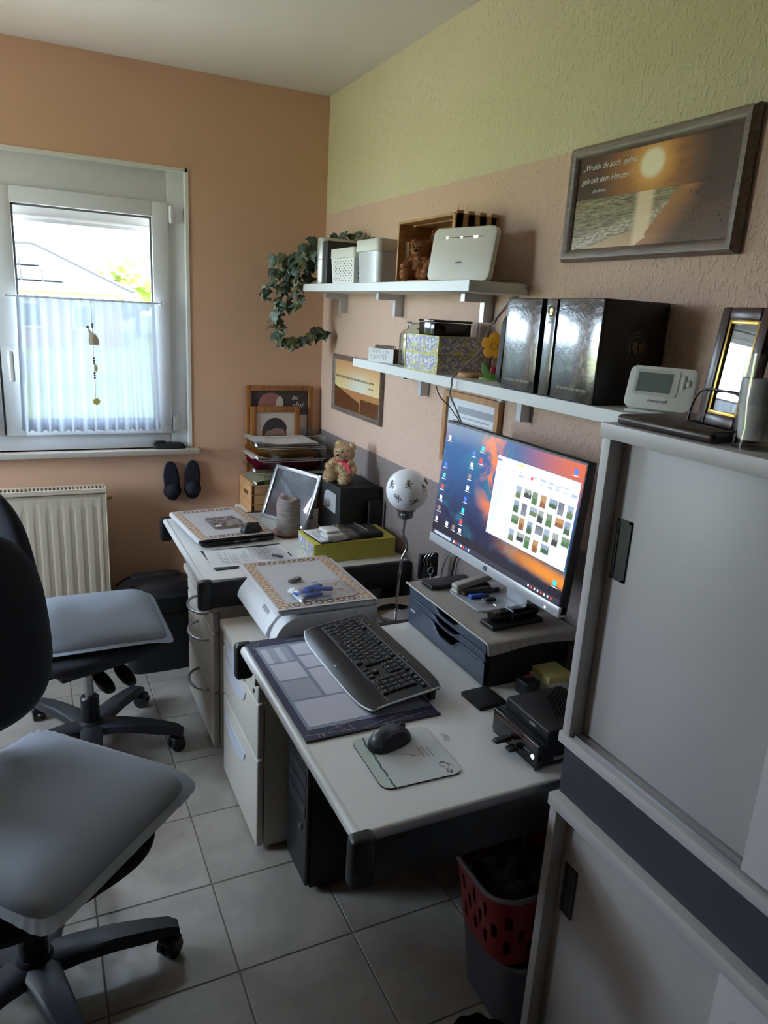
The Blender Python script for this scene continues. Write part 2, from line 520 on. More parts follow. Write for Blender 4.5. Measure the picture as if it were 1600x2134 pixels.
# ------------------------------------------------------------------ window in the far wall
def sash(parent, x0, x1, z0, z1, y0, y1, gx0, gx1, gz0, gz1):
    b = MB()
    b.box(x0, gx0, y0, y1, z0, z1, 0.006); b.box(gx1, x1, y0, y1, z0, z1, 0.006)
    b.box(gx0 - 0.005, gx1 + 0.005, y0, y1, z0, gz0, 0.006); b.box(gx0 - 0.005, gx1 + 0.005, y0, y1, gz1, z1, 0.006)
    s = part('sash', b, WHITE_PVC, parent, 30, True)
    b = MB(); ym = (y0 + y1) / 2
    for a in ((gx0, gx0 + .008, gz0, gz1), (gx1 - .008, gx1, gz0, gz1), (gx0, gx1, gz0, gz0 + .008), (gx0, gx1, gz1 - .008, gz1)):
        b.box(a[0], a[1], y0 + 0.012, y0 + 0.02, a[2], a[3])
    part('gasket', b, plain('grey_gasket', (110, 116, 118), 0.6), s, None, True)
    b = MB(); b.box(gx0, gx1, ym - 0.002, ym + 0.002, gz0, gz1)
    part('pane', b, PANE, s, None, True)
    return s
b = MB()
FY0, FY1 = 0.035, 0.105
b.box(WX1 - 0.085, WX1, FY0, FY1, WZ0, WZ1, 0.004); b.box(WX0, WX0 + 0.085, FY0, FY1, WZ0, WZ1, 0.004)
b.box(WX0 + 0.0853, WX1 - 0.0853, FY0, FY1, 2.04, WZ1, 0.002); b.box(WX0 + 0.0853, WX1 - 0.0853, FY0, FY1, WZ0, 1.055, 0.002)
for k in range(1): b.box(-1.425 - k * 0.69, -1.375 - k * 0.69, FY0 + 0.02, FY1, 1.056, 2.039)
win = struct('window_1', b, WHITE_PVC, 30)
sR = sash(win, -1.397, -0.715, 1.05, 2.044, 0.018, 0.07, -1.321, -0.784, 1.113, 1.981)
for k in range(1): sash(win, -2.085 - k * 0.69, -1.405 - k * 0.69, 1.05, 2.044, 0.018, 0.07, -2.016 - k * 0.69, -1.48 - k * 0.69, 1.113, 1.981)
b = MB()   # white plaster bead round the opening
b.box(WX1 - 0.010, WX1 + 0.004, -0.004, 0.036, WZ0, WZ1 + 0.004); b.box(WX0 - 0.004, WX0 + 0.010, -0.004, 0.036, WZ0, WZ1 + 0.004)
b.box(WX0, WX1, -0.004, 0.036, WZ1 - 0.010, WZ1 + 0.004)
part('reveal', b, WHITE_PAINT, win, None, True)
b = MB(); b.box(WX0 - 0.03, WX1 + 0.035, -0.045, 0.036, WZ0 - 0.024, WZ0, 0.004)
part('sill', b, plain('stone_sill', (205, 198, 188), 0.4, grain=0.08, scale=30), win, 30, True)
b = MB(); b.box(WX0 + 0.02, WX1 - 0.02, 0.13, 0.142, 1.925, 2.16)
for k in range(5): b.cyl((WX0 + 0.02, 0.13, 1.945 + k * 0.045), (WX1 - 0.02, 0.13, 1.945 + k * 0.045), 0.006, n=6)
part('roller_shutter', b, WHITE_PVC, win, None, True)
b = MB()    # handle on the sash
b.box(-1.374, -1.342, 0.006, 0.018, 1.345, 1.425, 0.005)
b.cyl((-1.358, 0.01, 1.40), (-1.358, -0.035, 1.40), 0.009, n=14)
b.box(-1.369, -1.347, -0.047, -0.030, 1.285, 1.412, 0.007, 3)
part('handle', b, WHITE_PVC, sR, 40, True)
for z in (1.995, 1.10):
    b = MB(); b.cyl((-0.704, 0.012, z - 0.035), (-0.704, 0.012, z + 0.035), 0.008, n=12); b.box(-0.712, -0.690, 0.014, 0.036, z - 0.03, z + 0.03, 0.003)
    part('hinge', b, WHITE_PVC, win, 40, True)

# window added out of view in the side wall, for extra daylight
b = MB(); xa, xb = RX0 - 0.12, RX0 - 0.05
b.box(xa, xb, LY0, LY0 + 0.06, LZ0, LZ1); b.box(xa, xb, LY1 - 0.06, LY1, LZ0, LZ1); b.box(xa, xb, LY0 + 0.06, LY1 - 0.06, LZ0, LZ0 + 0.06); b.box(xa, xb, LY0 + 0.06, LY1 - 0.06, LZ1 - 0.06, LZ1)
fill_win = struct('added_fill_window', b, WHITE_PVC)
b = MB(); b.box(RX0 - 0.09, RX0 - 0.086, LY0 + 0.06, LY1 - 0.06, LZ0 + 0.06, LZ1 - 0.06); part('pane', b, PANE, fill_win, None, True)

# ------------------------------------------------------------------ curtains, mobile, things at the window
def lacemat():
    m = Mat('lace_curtain'); nt = m.nt; nt.nodes.remove(m.b)
    x, y, z = m.xyz()
    n1 = m.wave(m.vec(x, z, 0.0), 34.0, 9.0, 2.0, 'X', 1.6)
    lace = n1.ss(0.62, 0.75)
    low = (z * -1.0).ss(-1.36, -1.28) + z.ss(1.565, 1.60)
    weave = (x * 900.0).sin() * (z * 900.0).sin() * 0.06
    dens = (lace * low * 0.17 + 0.80 + weave).min(0.95)
    hem = z.lt(1.105) * 0.2
    dens = (dens + hem).min(0.97)
    tr = m.n('ShaderNodeBsdfTransparent')
    di = m.n('ShaderNodeBsdfDiffuse'); di.inputs[0].default_value = (0.80, 0.84, 0.90, 1)
    tl = m.n('ShaderNodeBsdfTranslucent'); tl.inputs[0].default_value = (0.10, 0.115, 0.14, 1)
    a = m.n('ShaderNodeMixShader'); a.inputs[0].default_value = 0.55
    m.link(di.outputs[0], a.inputs[1]); m.link(tl.outputs[0], a.inputs[2])
    mx = m.n('ShaderNodeMixShader'); m.link(dens.k, mx.inputs[0]); m.link(tr.outputs[0], mx.inputs[1]); m.link(a.outputs[0], mx.inputs[2])
    m.link(mx.outputs[0], m.out.inputs[0])
    return m.m
LACE = lacemat()
def curtain(x0, x1, label, group):
    t = thing('cafe_curtain', label, 'curtain', ((x0 + x1) / 2, -0.02, 1.62), group=group)
    b = MB()
    def f(u, v):
        z = 1.632 - v * 0.55
        fl = 0.35 + 0.65 * v
        k = u * 13 * 2 * PI
        y = -0.022 + math.sin(k + 0.6 * math.sin(u * 9)) * 0.011 * fl
        x = x0 + 0.012 + (x1 - x0 - 0.024) * u + (u - 0.55) * 0.035 * v + math.cos(k * 0.5) * 0.004 * v
        z -= 0.010 * abs(math.sin(k * 0.5)) * v
        return Vector((x, y, z))
    b.surf(f, 200, 26)
    part('lace_panel', b, LACE, t, 179, True, fix=False)
    b = MB(); b.cyl((x0 - 0.028, -0.022, 1.626), (x1 + 0.025, -0.022, 1.626), 0.004, n=10)
    b.ball((x0 - 0.03, -0.022, 1.626), 0.006, 1); b.ball((x1 + 0.027, -0.022, 1.626), 0.006, 1)
    for x in (x0 - 0.02, x1 + 0.015): b.box(x - 0.003, x + 0.003, -0.022, 0.02, 1.62, 1.632)
    part('curtain_rod', b, WHITE_PVC, t, 40, True)
    return t
curtain(-1.335, -0.775, 'sheer lace half curtain hung over the hinged sash with the mobile', 'lace half curtains')
curtain(-2.03, -1.47, 'sheer lace half curtain on the far sash beyond the handle', 'lace half curtains')

t = thing('window_mobile', 'hanging mobile with a wooden hedgehog, beads and a sun', 'mobile', (-1.045, -0.045, 1.20))
b = MB(); b.tube([(-1.047, -0.03, 1.628), (-1.045, -0.044, 1.58), (-1.045, -0.045, 1.21)], 0.0008, 5)
part('string', b, plain('twine', (90, 80, 66), 0.8), t, None, True)
BEAD = plain('brown_beads', (84, 60, 44), 0.4)
for z in (1.527, 1.518, 1.388, 1.377, 1.366, 1.326, 1.316, 1.306):
    b = MB(); b.ball((-1.045, -0.045, z), 0.0048, 2); part('bead', b, BEAD, t, 179, True)
hog = [(-0.020, 0.072), (-0.014, 0.066), (-0.004, 0.052), (0.006, 0.046), (0.014, 0.040), (0.013, 0.034), (0.019, 0.033), (0.018, 0.026), (0.023, 0.024), (0.021, 0.017), (0.025, 0.013), (0.022, 0.006), (0.021, -0.002), (-0.012, -0.002), (-0.018, 0.006), (-0.018, 0.022), (-0.014, 0.040), (-0.018, 0.058)]
fm = frame_axes((-1.045, -0.049, 1.445), (1, 0, 0), (0, -1, 0))
b = MB(); b.prism(hog, 0.008, fm); part('hedgehog', b, plain('pale_wood', (214, 205, 188), 0.6), t, None, True)
spine = [(0.002, 0.040), (0.012, 0.036), (0.017, 0.026), (0.021, 0.014), (0.020, 0.003), (-0.002, 0.003), (-0.004, 0.020)]
b = MB(); b.prism(spine, 0.003, frame_axes((-1.045, -0.057, 1.445), (1, 0, 0), (0, -1, 0))); part('spines', b, plain('tan_wood', (176, 150, 122), 0.6), t, None, True)
b = MB(); b.ball((-1.064, -0.053, 1.516), 0.006, 2); part('nose', b, BEAD, t, 179, True)
leafp = [(0, 0.026), (0.006, 0.02), (0.009, 0.01), (0.005, -0.006), (-0.002, -0.004), (-0.004, 0.01)]
b = MB(); b.prism(leafp, 0.004, frame_axes((-1.040, -0.047, 1.338), (1, 0, 0), (0, -1, 0))); part('leaf_tag', b, plain('yellow_green_wood', (190, 184, 110), 0.6), t, None, True)
sunp = [((0.017 if i % 2 else 0.012) * math.cos(i * PI / 10), (0.017 if i % 2 else 0.012) * math.sin(i * PI / 10)) for i in range(20)]
b = MB(); b.prism(sunp, 0.005, frame_axes((-1.043, -0.046, 1.205), (1, 0, 0), (0, -1, 0))); part('sun_disc', b, plain('yellow_wood', (206, 186, 96), 0.6), t, None, True)

# umbrella case on the sill
t = thing('folding_umbrella', 'black folding umbrella in its case on the window sill', 'umbrella', (-0.735, -0.008, 0.985))
b = MB(); b.pillow(0.145, 0.036, lambda r: 0.026 * (1 - r ** 4) ** 0.5 + 0.004, lambda r: 0.004 * r ** 3 - 0.001, 5, fn=lambda p: Vector((p.x - 0.001, p.y, p.z)))
part('cloth_case', b, plain('black_cloth', (30, 30, 33), 0.8, bump=0.2), t, 179)
b = MB(); b.pillow(0.06, 0.03, lambda r: 0.012 * (1 - r ** 4) ** 0.5 + 0.026, lambda r: 0.02, 3, fn=lambda p: Vector((p.x - 0.045, p.y, p.z)))
part('handle', b, BLACK_PLASTIC, t, 179)

# ------------------------------------------------------------------ radiator
RADM = plain('radiator_enamel', (208, 196, 176), 0.35, grain=0.02)
t = thing('radiator', 'cream panel radiator with ribbed front under the window', 'radiator', (-1.54, -0.09, 0.14))
b = MB()
rx0, rx1 = -2.05, -1.032
nrib = 21
def rad(u, v):
    x = rx0 + 0.02 + (rx1 - rx0 - 0.04) * u
    s_ = math.cos(u * nrib * 2 * PI)
    d = 0.004 * max(-1, min(0.25, s_ * 1.6 + 0.6)) * (1 if 0.06 < v < 0.94 else 0)
    return Vector((x, -0.133 - d * 0.7 + 0.004, 0.15 + 0.655 * v))
b.surf(rad, nrib * 8 + 1, 20)
b.box(rx0, rx1, -0.128, -0.118, 0.14, 0.815, 0.006)
part('front_panel', b, RADM, t, 50, True)
b = MB(); b.box(rx0, rx1, -0.068, -0.058, 0.14, 0.815, 0.006); part('back_panel', b, RADM, t, 30, True)
b = MB()
b.box(rx0 - 0.004, rx0, -0.133, -0.052, 0.16, 0.842, 0.002); b.box(rx1, rx1 + 0.005, -0.135, -0.052, 0.16, 0.842, 0.002)
part('side_cover', b, RADM, t, None, True)
b = MB()
b.box(rx0 - 0.004, rx1 + 0.005, -0.137, -0.127, 0.822, 0.842, 0.002); b.box(rx0 - 0.004, rx1 + 0.005, -0.060, -0.050, 0.822, 0.842, 0.002)
k = rx0
while k < rx1:
    b.box(k, k + 0.006, -0.130, -0.055, 0.826, 0.838); k += 0.0155
part('top_grille', b, RADM, t, None, True)
b = MB(); b.cyl((rx1 + 0.004, -0.093, 0.79), (rx1 + 0.03, -0.093, 0.79), 0.008, n=10); b.cyl((rx1 + 0.014, -0.093, 0.79), (rx1 + 0.022, -0.093, 0.79), 0.011, n=6)
part('air_valve', b, plain('brass', (176, 148, 90), 0.35, metal=0.8), t, 40, True)
b = MB()
for x in (rx0 + 0.06, rx1 - 0.06):
    b.tube([(x, -0.093, 0.15), (x, -0.093, 0.0)], 0.008, 10)
    b.box(x - 0.015, x + 0.015, -0.058, -0.001, 0.55, 0.60)
part('feed_pipe', b, RADM, t, 40, True)

# ------------------------------------------------------------------ slippers on the far wall
NAVY = plain('navy_felt', (26, 28, 44), 0.9, grain=0.1, scale=150, bump=0.3)
NAVY2 = plain('navy_insole', (20, 21, 34), 0.9, grain=0.1, scale=150, bump=0.3)
def slipper(cx, cz, rz, label, vamp):
    t = thing('slipper', label, 'slipper', (cx, -0.012, cz), rot=(PI / 2, 0, 0), group='pair of slippers hung on the wall')
    def sh(p):
        k = p.y / 0.092
        w = 1.0 + 0.10 * math.sin(k * 2.2 + 2.6) - 0.14 * (abs(k + 0.15) < 0.35) * (1 - abs(k + 0.15) / 0.35)
        c, s_ = math.cos(rz), math.sin(rz)
        return Vector((p.x * w * c - p.y * s_, p.x * w * s_ + p.y * c, p.z))
    b = MB(); b.pillow(0.070, 0.184, lambda r: 0.010, lambda r: -0.010 + 0.003 * r ** 6, 2.6, fn=sh); part('sole', b, NAVY, t, 50)
    b = MB(); b.pillow(0.054, 0.160, lambda r: 0.013, lambda r: 0.009, 2.6, fn=sh); part('insole', b, NAVY2, t, 50)
    def up(p):
        return sh(Vector((p.x, p.y * 0.45 + vamp, p.z)))
    b = MB(); b.pillow(0.074, 0.16, lambda r: 0.036 * (1 - r ** 3) + 0.004, lambda r: 0.008, 2.4, fn=up); part('vamp', b, NAVY, t, 179)
slipper(-0.731, 0.832, 0.05, 'navy slipper on the wall with its vamp low, nearer the radiator', -0.045)
slipper(-0.634, 0.833, -0.03, 'navy slipper on the wall next to the desk corner', -0.040)
# ------------------------------------------------------------------ outside
def grassmat():
    m = Mat('lawn', rough=0.95, spec=0.1)
    v = m.coord(); a = m.noise(v, 0.35, 5.0, 0.7); f = m.noise(v, 6.0, 3.0)
    m.base(m.mix(a.ss(0.35, 0.65), rgb(160, 168, 104), rgb(132, 148, 84)))
    m.bump(f, 0.5, 0.05)
    return m.m
b = MB(); b.box(-90, 90, -60, 120, -1.4, -1.0)
o = struct('lawn', b, grassmat())
b = MB(); b.box(-14, 8, 0.32, 9, -1.0, -0.98); struct('added_bounce_paving', b, plain('pale_bounce_surface', (176, 164, 146), 0.9, scale=2))  # pale ground added outdoors to bounce neutral light into the room
b = MB(); b.box(-14, -3.12, -8, 0.32, -1.0, -0.98); struct('added_bounce_paving', b, plain('pale_bounce_surface', (176, 164, 146), 0.9, scale=2))  # more added bounce ground, outside the side wall
b = MB(); b.box(-60, 60, 24, 30, -1.0, -0.985); struct('road', b, plain('asphalt', (150, 150, 150), 0.9, scale=3))
b = MB(); b.box(-3.1 - 0.02, 0.3, -0.02 + 0.3, 0.32, -1.0, -0.2); struct('wall_outside_base', b, WHITE_PAINT)

BRICKM = plain('red_brick', (176, 140, 130), 0.9, grain=0.15, scale=3)
ROOFM = plain('pale_roof_tiles', (50, 48, 48), 0.8, grain=0.1, scale=4)
t = thing('house', 'neighbouring brick house with hipped roof and solar panels outside', 'house', (-4, 42, -1.0))
b = MB(); b.box(-12.4, 3.2, 38.6, 48.4, -1.0, 1.85); part('wall', b, BRICKM, t, None, True)
ez, rz_, ex0, ex1, ey0, ey1 = 1.86, 4.2, -13.2, 3.83, 38.0, 49.0
b = MB(); rA, rB = Vector((-8.7, 43.5, rz_)), Vector((-0.70, 43.5, rz_))
c0, c1, c2, c3 = [Vector(p) for p in ((ex0, ey0, ez), (ex1, ey0, ez), (ex1, ey1, ez), (ex0, ey1, ez))]
b.poly([c0, c1, rB, rA]); b.poly([c1, c2, rB]); b.poly([c2, c3, rA, rB]); b.poly([c3, c0, rA]); b.poly([c3, c2, c1, c0])
part('roof', b, ROOFM, t, None, True)
b = MB()
for p, q in ((c1, rB), (c0, rA), (rA, rB)): b.tube([p + Vector((0, 0, .05)), q + Vector((0, 0, .05))], 0.11, 6)
part('ridge_tiles', b, plain('ridge_tile', (58, 56, 56), 0.8), t, None, True)
b = MB(); b.box(ex0 - .05, ex1 + .05, ey0 - 0.14, ey0, ez - 0.14, ez + 0.02); part('gutter', b, plain('zinc', (84, 84, 88), 0.5), t, None, True)
PV = Mat('solar_cells', rgb(60, 84, 120), 0.2)
_x, _y, _z = PV.xyz(); _g = ((_x * 6.0).frac() - 0.5).abs().gt(0.44).max(((_y * 6.0).frac() - 0.5).abs().gt(0.44))
PV.base(PV.mix(_g, rgb(30, 38, 50), rgb(56, 62, 72)))
sl = (rz_ - ez) / (43.5 - ey0); ang = math.atan(sl)
for (y0, y1, xs) in ((38.75, 40.25, [-4.4 + 0.98 * k for k in range(5)]), (40.55, 42.0, [-4.4 + 0.96 * k for k in range(4)])):
    for x in xs:
        b = MB(); L = (y1 - y0) / math.cos(ang)
        b.box(0.02, 0.94, 0, L, 0.06, 0.10)
        part('solar_panel', b, PV.m, t, None).matrix_basis = Matrix.Translation(Vector((x, y0, ez + (y0 - ey0) * sl)) - t.location) @ Matrix.Rotation(ang, 4, 'X')
for x in (-10.5, -7.4, -4.2, -1.2, 1.4):
    b = MB(); b.box(x - 0.6, x + 0.6, 38.52, 38.62, -0.1, 1.2); w = part('window', b, WHITE_PVC, t, None, True)
    b = MB(); b.box(x - 0.5, x + 0.5, 38.50, 38.54, 0.0, 1.1); part('pane', b, plain('dark_glass', (70, 84, 96), 0.1), w, None, True)
LEAFM = Mat('tree_foliage', rough=0.8); _v = LEAFM.coord()
LEAFM.base(LEAFM.mix(LEAFM.noise(_v, 3.0, 4.0).ss(0.35, 0.65), rgb(118, 126, 56), rgb(86, 98, 40)))
TRUNK = plain('bark', (98, 82, 66), 0.9, scale=8)
def tree(x, y, h, r, label):
    t = thing('tree', label, 'tree', (x, y, -1.0), group='trees behind the neighbouring house')
    b = MB()
    for k in range(9):
        a = random.uniform(0, 6.28); d = random.uniform(0, r * 0.6)
        b.ball((d * math.cos(a), d * math.sin(a), h - r * random.uniform(0.5, 1.9)), r * random.uniform(0.5, 0.72), 3)
    for v in b.bm.verts:
        n = noise.noise(v.co * 2.3) * 0.35 + noise.noise(v.co * 7.0) * 0.2
        v.co += Vector((v.co.x, v.co.y, v.co.z - h + r)).normalized() * n
    part('crown', b, LEAFM.m, t, None)
    b = MB(); b.tube([(0, 0, 0), (0.05, 0, h * 0.35), (0, 0, h - r)], [0.2, 0.15, 0.08], 8); part('trunk', b, TRUNK, t, None)
tree(1.2, 52, 4.2, 1.4, 'pale green tree rising just behind the roof hip')
tree(3.4, 53, 4.6, 1.6, 'yellow-green tree between the roof hip and the tallest tree')
tree(5.7, 52, 5.6, 1.9, 'tallest yellow-green tree seen through the window')
tree(8.9, 54, 5.2, 1.9, 'broad green tree beside the tallest tree outside')

# ------------------------------------------------------------------ desks
def desk(ynear, yfar, label):
    t = thing('desk', label, 'desk', (-0.4, (ynear + yfar) / 2, 0))
    b = MB(); b.box(-0.803, -0.004, ynear, yfar, 0.694, 0.72, 0.0085, 4); part('top', b, DESKTOP, t, 40, True)
    b = MB()
    b.cyl((-0.798, ynear + 0.004, 0.7075), (-0.798, yfar - 0.004, 0.7075), 0.0132, n=18)
    part('front_edge', b, DESKEDGE, t, 40, True)
    for y, s in ((ynear, -1), (yfar, 1)):
        b = MB(); y2 = y + s * 0.022
        b.box(-0.79, -0.006, min(y, y2), max(y, y2), 0.622, 0.719, 0.004); r = part('end_rail', b, BLACK_METAL, t, 30, True)
        b = MB(); b.box(-0.822, -0.772, min(y - s * 0.012, y2 + s * 0.003), max(y - s * 0.012, y2 + s * 0.003), 0.616, 0.7235, 0.011, 4); part('corner_cap', b, BLACK_PLASTIC, r, 50, True)
    for y in (ynear + 0.06, yfar - 0.06):
        b = MB(); b.box(-0.10, -0.05, y - 0.025, y + 0.025, 0.0, 0.69, 0.004); part('leg', b, BLACK_METAL, t, 30, True)
    b = MB(); b.box(-0.05, -0.032, ynear + 0.05, yfar - 0.05, 0.30, 0.69); part('modesty_panel', b, BLACK_METAL, t, None, True)
    b = MB(); b.box(-0.74, -0.06, yfar - 0.075, yfar - 0.045, 0.64, 0.694); b.box(-0.74, -0.06, ynear + 0.045, ynear + 0.075, 0.64, 0.694); part('cross_beam', b, BLACK_METAL, t, None, True)
    return t
desk(-2.383, -1.562, 'pale desk with dark end rails carrying the monitor and keyboard')
desk(-1.040, -0.243, 'pale desk with dark end rails carrying the laptop and subwoofer')

# pedestal under the far desk
t = thing('drawer_pedestal', 'greige drawer pedestal with three bow handles under the laptop desk', 'pedestal', (-0.42, -0.76, 0))
b = MB(); b.box(-0.735, -0.06, -0.998, -0.530, 0.03, 0.578); part('carcass', b, GREIGE, t, None, True)
b = MB(); b.box(-0.775, -0.055, -1.004, -0.522, 0.580, 0.606, 0.003); part('top', b, GREIGE, t, 30, True)
for z0, z1, hz in ((0.500, 0.574, 0.545), (0.262, 0.494, 0.440), (0.035, 0.256, 0.236)):
    b = MB(); b.box(-0.760, -0.737, -0.998, -0.530, z0, z1, 0.004); d = part('drawer', b, GREIGE, t, 30, True)
    b = MB(); b.tube(arc((-0.760, -0.835, hz), 0.090, -PI / 2, -1.5 * PI, 14, (0.62, 0, 0), (0, 1, 0)), 0.0055, 10)
    part('handle', b, STEEL, d, 179, True)
b = MB()
for x in (-0.70, -0.12):
    for y in (-0.95, -0.58): b.cyl((x, y - 0.008, 0.016), (x, y + 0.008, 0.016), 0.016, n=14)
part('castors', b, BLACK_PLASTIC, t, 40, True)

# pedestal between the desks
t = thing('drawer_pedestal', 'greige drawer pedestal with half-moon handles standing between the desks', 'pedestal', (-0.40, -1.335, 0))
PY0, PY1 = -1.548, -1.118
b = MB(); b.box(-0.728, -0.03, PY0, PY1, 0.012, 0.572); part('carcass', b, GREIGE, t, None, True)
b = MB(); b.box(-0.762, -0.025, PY0 - 0.004, PY1 + 0.004, 0.576, 0.605, 0.004); part('top', b, GREIGE, t, 30, True)
HALF = plain('half_moon_metal', (206, 212, 224), 0.4, metal=0.15, grain=0.03)
for z0, z1, hz in ((0.517, 0.571, 0.549), (0.327, 0.512, 0.480), (0.016, 0.322, 0.264)):
    b = MB(); b.box(-0.752, -0.730, PY0, PY1, z0, z1, 0.006, 3); d = part('drawer', b, GREIGE, t, 40, True)
    rr = 0.130; hh = 0.060
    pts = [(rr * math.cos(PI + PI * k / 20), hh * math.sin(PI + PI * k / 20)) for k in range(21)]
    b = MB(); b.prism(pts, 0.003, frame_axes((-0.7522, -1.285, hz), (0, -1, 0), (-1, 0, 0))); part('handle', b, HALF, d, None, True)
b = MB(); b.cyl((-0.7525, -1.510, 0.541), (-0.754, -1.510, 0.541), 0.007, n=14); part('lock', b, BLACK_METAL, t, 40, True)

# ------------------------------------------------------------------ sliding door cabinets
def slidecab(name, label, xf, ya, yb, z0, z1, handle_z, foot):
    """front at x=xf, from y=ya (far side) to y=yb (near side)"""
    t = thing(name, label, 'cabinet', (xf / 2, (ya + yb) / 2, z0))
    b = MB(); b.box(xf, -0.006, yb - 0.004, ya + 0.006, z1 - 0.026, z1, 0.0015); part('top', b, GREY_LAM, t, 30, True)
    for y0, y1 in ((ya - 0.020, ya), (yb, yb + 0.020)):
        b = MB(); b.box(xf + 0.003, -0.008, y0, y1, z0 + 0.022, z1 - 0.026, 0.001); part('side_panel', b, GREY_LAM, t, 30, True)
    b = MB(); b.box(xf, -0.006, yb - 0.004, ya + 0.006, z0, z0 + 0.022, 0.001); part('bottom', b, GREY_LAM, t, 30, True)
    b = MB(); b.box(-0.014, -0.008, yb, ya, z0 + 0.022, z1 - 0.026); part('back', b, GREY_LAM, t, None, True)
    b = MB()
    for x in (xf + 0.012, xf + 0.036): b.box(x, x + 0.004, yb + 0.02, ya - 0.02, z0 + 0.022, z0 + 0.028)
    part('track', b, STEEL, t, None, True)
    ym = ya - 0.405
    for k, (y0, y1, x) in enumerate(((ym - 0.02, ya - 0.021, xf + 0.034), (yb + 0.021, ym + 0.005, xf + 0.010))):
        b = MB(); b.box(x, x + 0.016, y0, y1, z0 + 0.029, z1 - 0.030, 0.001); d = part('door', b, GREY_LAM, t, 30, True)
        if k == 0:
            hy, hz = ya - 0.052, handle_z
            b = MB()
            b.box(x - 0.003, x + 0.001, hy - 0.017, hy + 0.017, hz - 0.056, hz - 0.051); b.box(x - 0.003, x + 0.001, hy - 0.017, hy + 0.017, hz + 0.051, hz + 0.056)
            b.box(x - 0.003, x + 0.001, hy - 0.017, hy - 0.011, hz - 0.056, hz + 0.056); b.box(x - 0.003, x + 0.001, hy + 0.011, hy + 0.017, hz - 0.056, hz + 0.056)
            b.box(x - 0.0012, x + 0.001, hy - 0.013, hy + 0.013, hz - 0.053, hz + 0.053)
            part('handle', b, plain('dark_brown_handle', (48, 42, 42), 0.45), d, None, True)
        elif foot:
            b = MB(); b.cyl((x - 0.002, -2.895, 0.655), (x - 0.016, -2.895, 0.655), 0.011, n=20); b.cyl((x - 0.016, -2.895, 0.655), (x - 0.030, -2.895, 0.655), 0.006, n=16)
            part('lock', b, CHROME, d, 40, True)
    return t
slidecab('sliding_door_cabinet', 'pale grey sliding-door cabinet at eye level beside the monitor', -0.400, -2.433, -3.235, 0.853, 1.482, 1.262, False)
slidecab('sliding_door_cabinet', 'pale grey sliding-door cabinet standing on the floor with a chrome lock', -0.420, -2.449, -3.251, 0.0, 0.752, 0.552, True)
b = MB(); b.box(-0.398, -0.01, -3.235, -2.447, 0.753, 0.852)
solo('plinth', b, ANTHRA, 'dark grey plinth between the two stacked sliding-door cabinets', 'plinth', (-0.2, -2.84, 0.753), smooth=None)

# ------------------------------------------------------------------ shelves
def shelf(label, ya, yb, ztop, brackets):
    t = thing('wall_shelf', label, 'shelf', (-0.1, (ya + yb) / 2, ztop - 0.03))
    b = MB(); b.box(-0.20, -0.001, yb, ya, ztop - 0.030, ztop, 0.0012, 1); part('board', b, SHELF_LAM, t, 30, True)
    for y in brackets:
        b = MB(); z = ztop - 0.030
        pr = [(0, 0), (-0.105, 0), (-0.105, -0.022), (-0.034, -0.022), (-0.034, -0.080), (0, -0.080)]
        b.prism(pr, 0.022, frame_axes((-0.001, y + 0.011, z - 0.001), (1, 0, 0), (0, -1, 0)))
        part('bracket', b, SILVER_PL, t, None, True)
    return t
shelf('upper pale grey wall shelf carrying the router and storage boxes', -0.270, -1.632, 1.742, (-0.295, -0.840, -1.450))
shelf('lower pale grey wall shelf carrying the binders and patterned boxes', -0.855, -2.424, 1.474, (-1.085, -1.690, -2.30))

